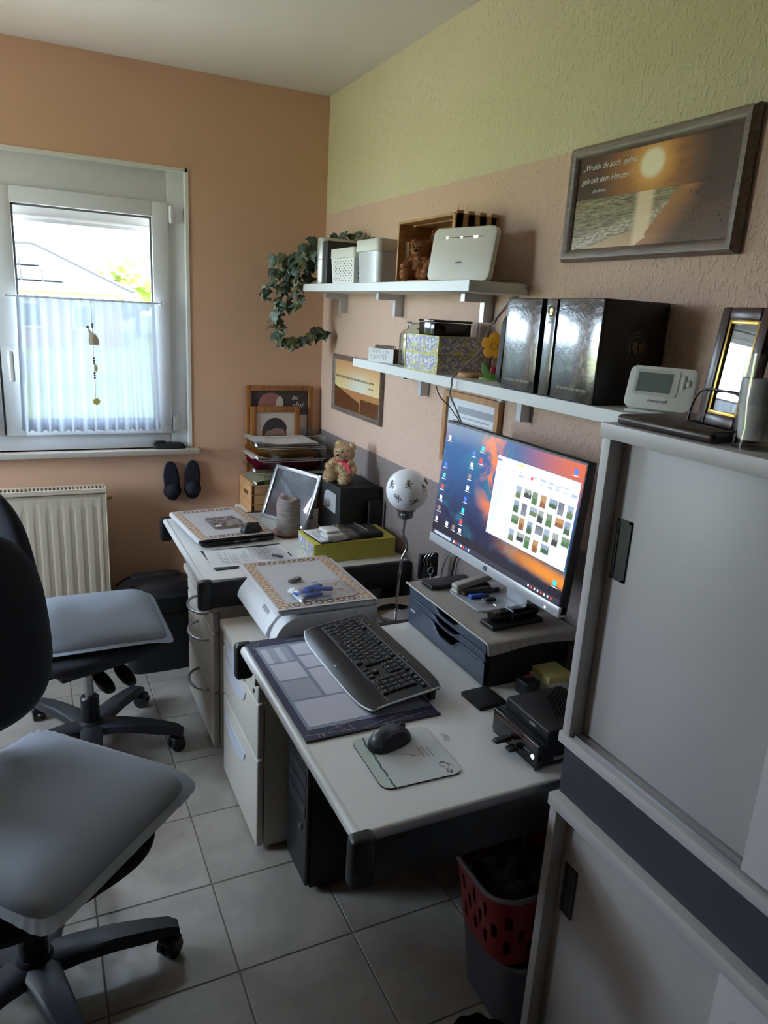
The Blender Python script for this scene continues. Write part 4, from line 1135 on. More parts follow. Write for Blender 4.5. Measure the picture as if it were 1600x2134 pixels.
# ------------------------------------------------------------------ subwoofer and bear
t = thing('subwoofer', 'black box subwoofer with a silver volume panel under the bear', 'speaker', (-0.105, -0.645, 0.72))
b = MB(); b.box(-0.192, -0.018, -0.768, -0.522, 0.728, 0.948, 0.003); part('cabinet', b, BLACK_MATT, t, 30, True)
b = MB()
for x in (-0.175, -0.035):
    for y in (-0.75, -0.54): b.cyl((x, y, 0.72), (x, y, 0.729), 0.010, n=12)
part('foot', b, BLACK_PLASTIC, t, 40, True)
b = MB()
pts = rrect(0.088, 0.060, 0.003, 3); pts = [p_ for p_ in pts if p_[0] > -0.02] + [(-0.044 + 0.03 - 0.03 * math.sin(PI * k / 12), 0.030 - 0.060 * k / 12) for k in range(13)]
b.prism([(0.066, -0.04), (0.066, 0.04), (-0.026, 0.04)] + [(-0.026 - 0.04 * math.sin(PI * k / 10), 0.04 * math.cos(PI * k / 10)) for k in range(1, 10)] + [(-0.026, -0.04)], 0.004, frame_axes((-0.192, -0.665, 0.873), (0, -1, 0), (-1, 0, 0)))
part('control_panel', b, SILVER_PL, t, None, True)
b = MB(); b.cyl((-0.196, -0.655, 0.862), (-0.214, -0.655, 0.862), 0.016, n=24); part('volume_knob', b, STEEL, t, 40, True)
def fur(me, n, length, rnd, seed):
    """short tufts standing out of a mesh"""
    R = random.Random(seed); b = bmesh.new()
    pol = list(me.polygons)
    for k in range(n):
        p = R.choice(pol); nn = p.normal
        d = (nn + Vector((R.uniform(-1, 1), R.uniform(-1, 1), R.uniform(-1, 1))) * rnd).normalized()
        c = p.center + Vector((R.uniform(-1, 1), R.uniform(-1, 1), R.uniform(-1, 1))) * 0.002
        s = d.orthogonal().normalized() * length * 0.16
        L = length * R.uniform(0.6, 1.2)
        d2 = (d + Vector((R.uniform(-1, 1), R.uniform(-1, 1), R.uniform(-1, 1))) * 0.5).normalized()
        v = [b.verts.new(q) for q in (c - s, c + s, c + d * L * 0.6 + s * 0.7, c + d * L * 0.6 + d2 * L * 0.4)]
        b.faces.new(v)
    out = bpy.data.meshes.new('fur'); b.to_mesh(out); b.free(); return out
def bear(label, loc, rz, s, furm, seed, scarf=None, strands=4500, tilt=0.0, group='teddy bears'):
    """sits on its base facing local -y; s = height"""
    t = thing('teddy_bear', label, 'teddy bear', loc, rz, group)
    q = s / 0.16
    b = MB()
    def S(c, r, M=None): b.ball(Vector(c) * q, tuple(x * q for x in (r if isinstance(r, tuple) else (r, r, r))), 3, M)
    S((0, 0, 0.042), (0.036, 0.033, 0.042)); S((0, -0.003, 0.075), (0.030, 0.026, 0.024))
    S((0.006 * tilt, -0.006, 0.118), (0.040, 0.035, 0.036)); S((0.006 * tilt, -0.036, 0.108), (0.018, 0.016, 0.014))
    S((-0.032, 0, 0.146), (0.015, 0.009, 0.015)); S((0.032, 0, 0.146), (0.015, 0.009, 0.015))
    for sx in (-1, 1):
        S((sx * 0.034, -0.012, 0.076), 0.016); S((sx * 0.046, -0.020, 0.066), 0.0155); S((sx * 0.056, -0.026, 0.056), 0.0155)
        S((sx * 0.028, -0.026, 0.022), 0.021); S((sx * 0.034, -0.046, 0.020), 0.019); S((sx * 0.037, -0.060, 0.024), (0.020, 0.014, 0.024))
    body = remeshed(b, 0.0032 * q, 3)
    for v in body.vertices:
        v.co += v.normal * (noise.noise(v.co * 260 / q + Vector((seed, 0, 0))) * 0.0024 * q)
    bo = link('body', body, furm, t)
    f = fur(body, strands, 0.0085 * q, 0.75, seed); fo = link('fur', f, furm, bo); fo['kind'] = 'stuff'
    DK = plain('bear_nose', (40, 30, 26), 0.4)
    b = MB(); b.ball(Vector((0.006 * tilt, -0.053, 0.113)) * q, (0.008 * q, 0.005 * q, 0.006 * q), 2); part('nose', b, DK, t, 179)
    for sx in (-1, 1):
        b = MB(); b.ball(Vector((sx * 0.014 + 0.006 * tilt, -0.041, 0.126)) * q, 0.0036 * q, 2); part('eye', b, SCREENBLACK, t, 179)
    if scarf:
        b = MB(); b.tube([Vector((0.034 * math.cos(a), 0.030 * math.sin(a) - 0.004, 0.084 - 0.004 * math.sin(a))) * q for a in [2 * PI * k / 24 for k in range(24)]], 0.0065 * q, 8, True)
        for dx, dz in ((0.052, -0.030), (0.042, -0.006)):
            def rib(u, v, dx=dx, dz=dz):
                c = Vector((0.012 + dx * u, -0.036 - 0.010 * u, 0.082 + dz * u)); return (c + Vector((0, 0.002 * math.sin(u * 9), (v - 0.5) * (0.010 + 0.008 * u)))) * q
            b.surf(rib, 10, 3)
        part('scarf', b, scarf, t, 179, fix=False)
    return t
BEIGEFUR = plain('beige_fur', (240, 212, 170), 0.9, grain=0.25, scale=120)
BROWNFUR = plain('brown_fur', (190, 130, 84), 0.9, grain=0.25, scale=120)
bear('beige teddy bear with a red scarf sitting on the subwoofer', (-0.125, -0.640, 0.949), -1.02, 0.165, BEIGEFUR, 3, plain('red_ribbon', (196, 36, 62), 0.6), 6500)

# black leaning slab beside the subwoofer
b = MB(); b.box(-0.075, -0.012, -0.800, -0.786, 0, 0.175, 0.003, M=Matrix.Translation((0, 0, 0.721)))
solo('black_slab', b, BLACK_MATT, 'thin black slab leaning between the subwoofer and the wall', 'tablet', (-0.043, -0.793, 0.721))

# ------------------------------------------------------------------ silver frame, candle
t = thing('silver_photo_frame', 'silver photo frame leaning back behind the grey candle', 'picture frame', (-0.3923, -0.3093, 0.722), rot=None, rz=-1.17286)
lean = 0.364; FW, FH = 0.301, 0.248
R = Matrix.Rotation(-lean, 4, 'X')
# local x along the bottom edge, frame rises and leans to +y
def fl(b): return b
SILFR = plain('silver_frame', (206, 208, 212), 0.25, metal=0.6, grain=0.03)
for a in ((0, 0.018, 0, FH), (FW - 0.018, FW, 0, FH), (0.018, FW - 0.018, 0, 0.018), (0.018, FW - 0.018, FH - 0.018, FH)):
    b = MB(); b.box(a[0], a[1], 0, 0.016, a[2], a[3], 0.004, M=R); part('frame_bar', b, SILFR, t, 40)
b = MB(); b.box(0.014, FW - 0.014, 0.010, 0.013, 0.014, FH - 0.014, M=R)
PH = Mat('photo_dark_print', rgb(58, 52, 58), 0.3); _v = PH.coord(); PH.base(PH.mix(PH.noise(_v, 9.0, 4.0).ss(0.35, 0.7), rgb(48, 44, 50), rgb(96, 88, 94)))
p = part('print', b, PH.m, t, None)
b = MB(); b.tube([R @ Vector(q) for q in arc((0.105, 0.0094, 0.075), 0.022, 0, 2 * PI, 20, (1, 0, 0), (0, 0, 1.4))], 0.0015, 6); part('photo_figure', b, PINKSKIN, p, None)
b = MB(); b.poly([R @ Vector((0.09 + 0.02 * math.cos(a), 0.0092, 0.085 + 0.045 * math.sin(a))) for a in [2 * PI * k / 20 for k in range(20)]]); part('photo_figure', b, PINKSKIN, p, None, fix=False)
b = MB(); b.box(0.014, FW - 0.014, 0.0065, 0.0078, 0.014, FH - 0.014, M=R); part('glass', b, glassy('picture_glass', (1, 1, 1, 1), 0.05, 0.02), t, None)
b = MB(); b.box(0.004, FW - 0.004, 0.0162, 0.019, 0.004, FH - 0.004, M=R); part('backboard', b, WALNUT, t, None)
b = MB(); b.box(0.13, 0.19, 0.0, 0.003, 0.0, 0.215, M=Matrix.Translation((0, 0.150, 0.0)) @ Matrix.Rotation(0.30, 4, 'X')); part('strut', b, plain('brown_board', (120, 84, 62), 0.7), t, None)
CANDLE = Mat('rustic_candle_wax', rough=0.7); _x, _y, _z = CANDLE.xyz()
_n = CANDLE.noise(CANDLE.vec(_x * 6.0, _y * 6.0, _z * 60.0), 3.0, 4.0, 0.7)
CANDLE.base(CANDLE.mix(_n.ss(0.35, 0.65), rgb(152, 140, 134), rgb(116, 106, 102))).bump(_n, 0.4, 0.002)
t = thing('pillar_candle', 'grey pillar candle burnt hollow on top', 'candle', (-0.358, -0.615, 0.733))
b = MB(); b.lathe([(0, 0), (0.049, 0), (0.0505, 0.01), (0.049, 0.07), (0.0475, 0.138), (0.042, 0.147), (0.026, 0.147), (0.014, 0.138), (0, 0.134)], n=40); part('wax', b, CANDLE.m, t, 60)
b = MB(); b.tube([(0, 0, 0.134), (0.001, 0, 0.142)], 0.001, 6); part('wick', b, INK, t, None)
t = thing('candle_plate', 'small round plate with a dark red rim under the candle', 'plate', (-0.362, -0.612, 0.7205))
b = MB(); b.lathe([(0, 0), (0.034, 0), (0.056, 0.008), (0.064, 0.0125), (0.063, 0.0145), (0.050, 0.0122), (0, 0.0115)], n=48); part('dish', b, plain('terracotta_glaze', (190, 120, 108), 0.3), t, 60)
b = MB(); b.tube([(0.0635 * math.cos(a), 0.0635 * math.sin(a), 0.0135) for a in [2 * PI * k / 48 for k in range(48)]], 0.0016, 6, True); part('rim', b, plain('dark_red_rim', (92, 46, 56), 0.3), t, 179)

# ------------------------------------------------------------------ embroidered mats, laptop, printer
def embro(w, h, name):
    m = Mat(name, rough=0.9, spec=0.2)
    x, y, z = m.xyz()
    ex = x.abs() * -1.0 + w / 2; ey = y.abs() * -1.0 + h / 2
    e = ex.min(ey)
    bandx = ex.gt(0.010) * ex.lt(0.046); bandy = ey.gt(0.010) * ey.lt(0.046)
    inner = e.gt(0.010)
    border = e.lt(0.046) * inner
    P_ = 0.036
    def cell(a): return ((a / P_).frac() - 0.5)
    ca = m.mix(bandx.gt(0.5), m.vec(cell(x), (ey - 0.028) / 0.036, 0.0), m.vec((ex - 0.028) / 0.036, cell(y), 0.0))
    n = m.n('ShaderNodeSeparateXYZ'); m.link(ca.k, n.inputs[0]); a, b_ = X(m.nt, n.outputs[0]), X(m.nt, n.outputs[1])
    d = (a * a + b_ * b_).sqrt()
    ring = d.lt(0.42) * d.gt(0.17)
    petals = (m.noise(m.coord(), 220.0, 1.0)).gt(0.36)
    lin_ = m.mix(m.noise(m.coord(), 500.0, 1.0), rgb(206, 204, 204), rgb(190, 188, 190))
    tan = rgb(190, 142, 94); brown = rgb(132, 92, 58)
    pat = m.mix(bandy * (1.0 - bandx), tan, brown)
    c = m.mix(border * (ring * petals).max(d.gt(0.52) * 0.55), lin_, pat)
    c = m.mix(border * (e.lt(0.0125)).max(e.gt(0.0445)) * 0.6, c, rgb(150, 112, 78))
    c = m.mix((x.abs().lt(0.0012)).max(y.abs().lt(0.0012)) * 0.25, c, rgb(150, 150, 152))
    m.base(c).bump(m.noise(m.coord(), 700.0, 2.0), 0.3, 0.0006)
    return m.m
def mat_cloth(name, label, loc, rz, w, h, drop, seed):
    t = thing(name, label, 'table mat', loc, rz, 'embroidered mats')
    def f(u, v, dz=0.0):
        x, y = (u - 0.5) * w, (v - 0.5) * h
        e = max(0.0, (abs(u - 0.5) - 0.478) / 0.022)
        z = 0.0022 + 0.0012 * abs(noise.noise(Vector((x * 14, y * 14, seed)))) + 0.0035 * math.exp(-(y / 0.006) ** 2) * 0.5 - drop * e * e + dz
        return Vector((x, y, z))
    b = MB(); b.surf(lambda u, v: f(u, v), 60, 50); b.surf(lambda u, v: f(u, v, -0.0015), 60, 50)
    part('cloth', b, embro(w, h, name + '_embroidery'), t, 179, fix=False)
    return t
t = thing('laptop', 'closed black laptop lying on the far desk under an embroidered mat', 'laptop', (-0.603, -0.478, 0.721), rz=0.09)
b = MB(); b.box(-0.152, 0.152, -0.205, 0.205, 0.003, 0.021, 0.006, 3); part('base', b, BLACK_PLASTIC, t, 40)
b = MB(); b.box(-0.152, 0.152, -0.205, 0.205, 0.0225, 0.032, 0.004, 3); part('lid', b, BLACK_MATT, t, 40)
b = MB(); b.box(-0.02, 0.0, -0.2065, -0.2045, 0.010, 0.016); b.box(0.05, 0.075, -0.2065, -0.2045, 0.010, 0.016); part('port', b, STEEL, t, None)
b = MB(); b.cyl((0.03, -0.19, 0.0), (0.03, -0.19, 0.004), 0.008, n=10); b.cyl((-0.12, 0.18, 0.0), (-0.12, 0.18, 0.004), 0.008, n=10); b.cyl((0.12, 0.18, 0.0), (0.12, 0.18, 0.004), 0.008, n=10); part('rubber_foot', b, BLACK_PLASTIC, t, None)
mat_cloth('embroidered_mat', 'linen mat with tan embroidered border spread over the laptop', (-0.612, -0.480, 0.7545), 0.09, 0.318, 0.425, 0.012, 1.0)
t = thing('disc_case', 'flat disc case with a grey group photo lying on the laptop mat', 'disc case', (-0.603, -0.508, 0.7585), rz=0.09)
b = MB(); b.box(-0.062, 0.062, -0.071, 0.071, 0, 0.009, 0.001); part('case', b, CLEAR, t, 30)
CDP = Mat('group_photo_print', rgb(120, 116, 118), 0.25); _v = CDP.coord(); CDP.base(CDP.mix(CDP.noise(_v, 60.0, 4.0, 0.7).ss(0.38, 0.62), rgb(78, 76, 80), rgb(160, 154, 152)))
b = MB(); b.box(-0.060, 0.060, -0.069, 0.069, 0.0092, 0.0096); p = part('cover', b, CDP.m, t, None)
b = MB(); b.box(-0.056, -0.030, -0.066, -0.046, 0.0097, 0.0099); part('label', b, PAPER, p, None)
def mouse(name, label, loc, rz, s, top, side, strip):
    t = thing(name, label, 'mouse', loc, rz)
    def sh(p):
        k = p.y / 0.05
        return Vector((p.x * (1.0 - 0.10 * (1 - k * k)), p.y, p.z * (1.0 - 0.16 * k))) * s
    for nm, mt, keep in (('shell', side, lambda c: abs(c.x) > 0.0195 * s or c.z < 0.012 * s), ('top_cover', top, lambda c: not (abs(c.x) > 0.0195 * s or c.z < 0.012 * s))):
        b = MB(); b.pillow(0.064, 0.106, lambda r: 0.038 * (1 - r ** 2.4) ** 0.60 + 0.001, lambda r: 0.0, 2.5, 16, 72, sh)
        bad = [f for f in b.bm.faces if not keep(f.calc_center_median())]
        bmesh.ops.delete(b.bm, geom=bad, context='FACES'); part(nm, b, mt, t, 179)
    b = MB(); b.cyl((-0.0035 * s, 0.030 * s, 0.025 * s), (0.0035 * s, 0.030 * s, 0.025 * s), 0.0105 * s, n=20); part('scroll_wheel', b, BLACK_MATT, t, 40)
    return t
MTOP = plain('mouse_grey', (74, 78, 86), 0.3, grain=0.02)
mouse('computer_mouse', 'small black mouse resting on the laptop mat', (-0.523, -0.640, 0.7592), -1.15, 0.92, BLACK_PLASTIC, BLACK_PLASTIC, None)
mouse('computer_mouse', 'black and graphite mouse on the printed mouse mat', (-0.622, -2.142, 0.7245), -1.28, 1.06, MTOP, BLACK_PLASTIC, None)

t = thing('document_folder', 'dark blue folder lying under printed sheets on the laptop desk', 'folder', (-0.585, -0.838, 0.7205), rz=0.04)
b = MB(); b.box(-0.158, 0.158, -0.112, 0.112, 0, 0.003, 0.001); part('cover', b, DARK_BLUE_PL, t, 30)
def printed(name, label, loc, rz, w, h, lines, seed):
    t = thing(name, label, 'paper', loc, rz)
    def f(u, v): return Vector(((u - .5) * w, (v - .5) * h, 0.0016 * math.sin(u * 3 + seed) ** 2 + 0.0012 * v))
    b = MB(); b.surf(f, 12, 8); part('sheet', b, PAPER, t, 179, fix=False)
    b = MB()
    R = random.Random(seed)
    for k in range(lines):
        x = -w / 2 + 0.045 + k * (w - 0.08) / lines; a = -h / 2 + 0.02; L = (h - 0.05) * R.uniform(0.45, 1.0)
        if k % 6 == 5: continue
        zz = 0.0038
        b.poly([(x, a, zz), (x + 0.0013, a, zz), (x + 0.0013, a + L, zz), (x, a + L, zz)])
    part('text_lines', b, INK_GREY, t, None, fix=False)['kind'] = 'stuff'
    return t
printed('letter_sheet', 'printed white letter lying on the dark blue folder', (-0.640, -0.842, 0.7245), -0.04, 0.208, 0.190, 20, 2)
printed('letter_sheet', 'second white sheet beside the letter, partly under a clear pocket', (-0.500, -0.845, 0.7240), 0.10, 0.15, 0.19, 4, 5)
t = thing('plastic_pocket', 'clear plastic pocket with faint writing on the desk papers', 'plastic pocket', (-0.515, -0.825, 0.730), rz=0.08)
b = MB(); b.poly([(-0.062, -0.085, 0.0), (0.062, -0.085, 0.0), (0.062, 0.085, 0.001), (-0.062, 0.085, 0.001)]); part('film', b, BAGFILM, t, None)
b = MB()
for k in range(3):
    for j in range(5): b.box(-0.035 + k * 0.02, -0.031 + k * 0.02, -0.02 + j * 0.016, -0.010 + j * 0.016 , 0.0013, 0.0015)
part('writing', b, INK_GREY, t, None)['kind'] = 'stuff'
b = MB(); b.cyl((-0.512, -0.890, 0.7365), (-0.478, -0.918, 0.7365), 0.0048, n=12)
solo('grey_stick', b, plain('dark_grey_plastic', (80, 82, 86), 0.5), 'short dark grey stick lying on the clear pocket', 'memory stick', (-0.495, -0.904, 0.732), smooth=40)
b = MB(); b.box(-0.440, -0.436, -0.900, -0.855, 0.7283, 0.731)
solo('black_marker_strip', b, INK, 'thin black strip on the sheet near the yellow box', 'strip', (-0.438, -0.88, 0.7283), smooth=None)

def floral(name, light=1.0):
    m = Mat(name, rough=0.55)
    v = m.coord()
    a = m.noise(v, 42.0, 2.0, 0.5, 2.5); c = m.noise(v, 30.0, 2.0, 0.5, 1.5); d = m.voro(v, 60.0)
    q = m.mix(a.ss(0.46, 0.54), rgb(220, 221, 228), rgb(150, 156, 188))
    q = m.mix(c.ss(0.56, 0.62), q, rgb(214, 206, 120))
    q = m.mix(d.lt(0.22), q, rgb(212, 208, 190))
    q = m.mix((a - 0.5).abs().lt(0.018), q, rgb(112, 116, 138))
    m.base(q)
    return m.m
FLORAL = floral('blue_yellow_floral_paper')
YEL = plain('lime_yellow_paper', (198, 190, 82), 0.6, grain=0.03)
t = thing('yellow_box', 'lime yellow storage box with a floral end panel', 'box', (-0.21, -0.893, 0.72))
b = MB(); b.box(-0.378, -0.040, -0.984, -0.800, 0.721, 0.794, 0.0015); part('carton', b, YEL, t, 30, True)
b = MB(); b.box(-0.3795, -0.378, -0.980, -0.804, 0.726, 0.789); part('end_panel', b, FLORAL, t, None, True)
b = MB(); b.box(-0.380, -0.038, -0.986, -0.798, 0.7945, 0.7965, 0.0008); part('lid', b, YEL, t, 30, True)
t = thing('black_wallet_case', 'flat black zip case lying on the yellow box', 'case', (-0.17, -0.905, 0.797), rz=0.0)
b = MB(); b.box(-0.060, 0.085, -0.068, 0.062, 0.0, 0.022, 0.009, 3); part('cover', b, BLACK_MATT, t, 50)
b = MB(); b.tube([(0.086, -0.05, 0.011), (0.086, 0.05, 0.011)], 0.0016, 6); part('zip', b, BLACK_PLASTIC, t, None)
t = thing('open_booklet', 'thin dark booklet with white edge under the bagged charger', 'booklet', (-0.300, -0.900, 0.797), rz=0.10)
b = MB(); b.box(-0.062, 0.070, -0.082, 0.080, 0, 0.004, 0.001); part('cover', b, BLACK_MATT, t, 30)
b = MB(); b.box(-0.058, 0.060, -0.076, 0.078, 0.0042, 0.008); part('pages', b, PAPER, t, None)
t = thing('bagged_charger', 'white phone charger sealed in a clear bag on the booklet', 'charger', (-0.275, -0.925, 0.806), rz=0.10)
b = MB(); b.box(-0.055, 0.020, -0.050, 0.015, 0.001, 0.018, 0.005, 3); part('charger', b, WHITE_PL, t, 40)
b = MB(); b.box(-0.050, 0.012, -0.030, 0.040, 0.0185, 0.029, 0.004, 3); part('adapter', b, WHITE_PL, t, 40)
def bagsh(p): return p + Vector((0, 0, 0.006 * noise.noise(p * 45)))
b = MB(); b.pillow(0.175, 0.135, lambda r: 0.033 * (1 - r ** 2.5) + 0.003, lambda r: 0.0005, 5, 10, 64, lambda p: bagsh(p + Vector((0.012, 0, 0)))); part('bag', b, BAGFILM, t, 60)
b = MB(); b.box(0.088, 0.118, -0.055, 0.055, 0.002, 0.0035, M=Matrix.Translation((0, 0, 0.004)) @ Matrix.Rotation(-0.15, 4, 'Y')); part('bag_flap', b, BAGFILM, t, None)
b = MB(); b.tube(smoothpath([(0.03, -0.03, 0.012), (0.055, -0.02, 0.016), (0.05, 0.01, 0.02), (0.03, 0.02, 0.014), (0.045, -0.01, 0.012), (0.07, 0.0, 0.012)]), 0.002, 6); part('charging_cable', b, plain('dark_cable', (60, 62, 66), 0.5), t, 179)

# printer
PRW = plain('printer_white', (226, 227, 229), 0.4, grain=0.02)
t = thing('printer', 'white inkjet printer on the pedestal between the desks', 'printer', (-0.50, -1.285, 0.606))
prof = [(-0.655, 0.0), (-0.352, 0.0), (-0.352, 0.150), (-0.650, 0.150), (-0.690, 0.100), (-0.700, 0.072), (-0.668, 0.030)]
b = MB()
b.prism([(x, z) for x, z in prof], 0.345, frame_axes((0, -1.095, 0.606), (1, 0, 0), (0, -1, 0)) , 0.006); part('body', b, PRW, t, 40, True)
b = MB(); b.box(-0.668, -0.348, -1.490, -1.080, 0.7575, 0.776, 0.005, 3); part('scanner_lid', b, PRW, t, 40, True)
side = [(-0.688, 0.0), (-0.352, 0.0), (-0.352, 0.147), (-0.600, 0.147)] + [(-0.600 - 0.088 * math.sin(PI / 2 * k / 8), 0.147 - 0.088 + 0.088 * math.cos(PI / 2 * k / 8)) for k in range(1, 9)]
b = MB(); b.prism(side, 0.055, frame_axes((0, -1.441, 0.606), (1, 0, 0), (0, -1, 0)), 0.003); part('ink_tank', b, PRW, t, 40, True)
b = MB(); b.box(-0.6898, -0.6880, -1.480, -1.455, 0.630, 0.662); part('ink_label', b, plain('violet_grey_label', (104, 96, 122), 0.4), t, None, True)
b = MB(); b.box(-0.6925, -0.690, -1.395, -1.360, 0.667, 0.695, M=None); part('display', b, plain('grey_display', (110, 112, 118), 0.3), t, None, True)
text('lettering', 'EPSON', 0.020, INK_GREY, t, Matrix.Translation(-t.location) @ frame_axes((-0.6775, -1.325, 0.724), (0, -1, 0.0), (-0.78, 0, 0.62)), 0, 'LEFT')
b = MB(); b.box(-0.430, -0.428, -1.4975, -1.496, 0.612, 0.750); b.box(-0.520, -0.34, -1.4975, -1.496, 0.688, 0.6895); part('seam', b, plain('seam_grey', (150, 150, 152), 0.6), t, None, True)
b = MB(); b.box(-0.475, -0.462, -1.4978, -1.496, 0.620, 0.626); part('vent_hole', b, INK, t, None, True)
mat_cloth('embroidered_mat', 'linen mat with tan embroidered border spread over the printer', (-0.520, -1.278, 0.7770), 0.0, 0.325, 0.432, 0.014, 5.0)
t = thing('memory_stick', 'grey memory stick on the printer mat', 'memory stick', (-0.555, -1.282, 0.7815), rz=0.5)
b = MB(); b.box(-0.024, 0.024, -0.0085, 0.0085, 0, 0.009, 0.002); part('body', b, plain('grey_stick', (112, 110, 108), 0.35, metal=0.4), t, 40)
b = MB(); b.box(0.010, 0.022, -0.006, 0.006, 0.0092, 0.010); part('inlay', b, STEEL, t, None)
t = thing('bag_of_blue_sticks', 'clear bag holding blue sticks on the printer mat', 'bag', (-0.520, -1.405, 0.7815), rz=0.12)
BLUEPL = plain('blue_plastic', (40, 96, 190), 0.35)
for k, (x, y, a, z) in enumerate(((-0.045, 0.010, 0.1, 0.002), (-0.012, 0.012, 0.35, 0.0125), (-0.030, -0.016, 0.0, 0.002), (0.010, -0.008, -0.4, 0.012))):
    b = MB(); b.box(-0.034, 0.034, -0.010, 0.010, 0, 0.010, 0.003, M=Matrix.Translation((x, y, z)) @ Matrix.Rotation(a, 4, 'Z')); part('blue_stick', b, BLUEPL, t, 40)
b = MB(); b.box(-0.068, -0.050, -0.024, -0.008, 0.002, 0.0125); part('plug', b, STEEL, t, None)
b = MB(); b.pillow(0.21, 0.125, lambda r: 0.026 * (1 - r ** 3) + 0.0016, lambda r: 0.0004, 6, 10, 64, lambda p: bagsh(p + Vector((0.020, 0.005, 0)))); part('film', b, BAGFILM, t, 60)
text('lettering', 'MY', 0.018, INK, t, frame_axes((0.0, 0.042, 0.018), (1, 0, 0), (0, 0, 1)), 0.1)

# ------------------------------------------------------------------ globe lamp
t = thing('table_lamp', 'table lamp with a white glass globe on a wavy chrome stem', 'lamp', (-0.168, -1.272, 0.606))
b = MB(); b.lathe([(0, 0), (0.074, 0), (0.076, 0.004), (0.072, 0.012), (0.03, 0.017), (0.010, 0.020), (0, 0.020)], n=56); part('base', b, CHROME, t, 40)
b = MB(); pts = smoothpath([(0, 0, 0.018), (0.000, 0, 0.10), (0.006, 0, 0.19), (0.010, -0.001, 0.215), (0.024, -0.002, 0.245), (0.022, 0, 0.275), (0.008, 0, 0.30), (0.010, 0, 0.33), (0.012, 0, 0.362)])
b.tube(pts, 0.0052, 12); part('stem', b, CHROME, t, 179)
b = MB(); b.lathe([(0, 0.355), (0.012, 0.355), (0.024, 0.362), (0.027, 0.372), (0.027, 0.384), (0.033, 0.388), (0.033, 0.394), (0, 0.394)], (0.012, 0, 0), n=36); part('socket', b, plain('grey_chrome', (120, 122, 126), 0.25, metal=0.9), t, 40)
b = MB(); b.ball((-0.010, -0.024, 0.379), (0.010, 0.004, 0.006), 2); part('switch', b, CHROME, t, 179)
GLOBE = Mat('opal_glass', rgb(246, 248, 250), 0.28); GLOBE.set('Subsurface Weight', 0.15); GLOBE.b.inputs['Subsurface Radius'].default_value = (0.01, 0.01, 0.01)
_v = GLOBE.coord(); GLOBE.base(GLOBE.mix(GLOBE.noise(_v, 30.0, 2.0), rgb(250, 251, 252), rgb(246, 248, 250)))
gc = Vector((0.012, 0, 0.458)); gr = 0.0725
b = MB(); b.lathe([(gr * math.sin(a), -gr * math.cos(a)) for a in [PI * k / 36 for k in range(4, 37)]], gc, 64); gl = part('globe', b, GLOBE.m, t, 179)
def figure(az, el, roll, s=0.016):
    n = Vector((math.cos(el) * math.cos(az), math.cos(el) * math.sin(az), math.sin(el)))
    F = frame_axes(gc + n * (gr + 0.0003), Vector((-math.sin(az), math.cos(az), 0)), n) @ Matrix.Rotation(roll, 4, 'Z')
    b = MB()
    def P(x, y):
        p = F @ Vector((x * s, y * s, 0)); d = (p - gc).normalized(); return gc + d * (gr + 0.0004)
    for ln in ([(0, 0.5), (0.05, -0.15)], [(0.05, -0.15), (0.5, -0.35), (0.35, -0.9)], [(0.05, -0.15), (-0.35, -0.5), (-0.75, -0.45)], [(0, 0.35), (0.45, 0.1), (0.75, 0.4)], [(0, 0.35), (-0.4, 0.2), (-0.55, -0.1)],
               [(0.28 * math.cos(k * PI / 5), 0.8 + 0.28 * math.sin(k * PI / 5)) for k in range(11)]):
        b.tube([P(*q) for q in ln], 0.0012, 5)
    part('stick_figure', b, INK, gl, None)
for az, el, ro in ((-2.02, 0.48, 0.0), (-2.50, -0.22, 0.8), (-1.72, -0.32, -1.2), (-2.95, 0.35, 0.4), (-1.15, 0.25, 0.2), (-0.6, 0.5, 1.0), (0.4, -0.1, 0.3), (1.6, 0.3, 2.0)): figure(az, el, ro)
# ------------------------------------------------------------------ keyboard desk: calendar pad, mouse mat, keyboard
t = thing('desk_pad', 'dark blue paper desk planner lying under the keyboard', 'desk pad', (-0.624, -1.820, 0.7205), rz=0.0)
b = MB(); b.box(-0.170, 0.170, -0.254, 0.254, 0.0, 0.0035, 0.0008, 1); part('sheet', b, plain('navy_print', (58, 58, 88), 0.6, grain=0.06, scale=60), t, 30)
NAVYP = plain('grey_blue_print', (142, 152, 174), 0.65, grain=0.03); CELLP = plain('lilac_white_print', (206, 206, 222), 0.65, grain=0.02); CELL2 = plain('grey_cell_print', (172, 180, 196), 0.65)
b = MB(); b.box(-0.152, 0.165, -0.216, 0.222, 0.0036, 0.0039); bg = part('planner_field', b, NAVYP, t, None)
def cell(x0, x1, y0, y1, m):
    b = MB(); b.box(x0, x1, y0, y1, 0.0040, 0.0043); part('planner_cell', b, m, bg, None)
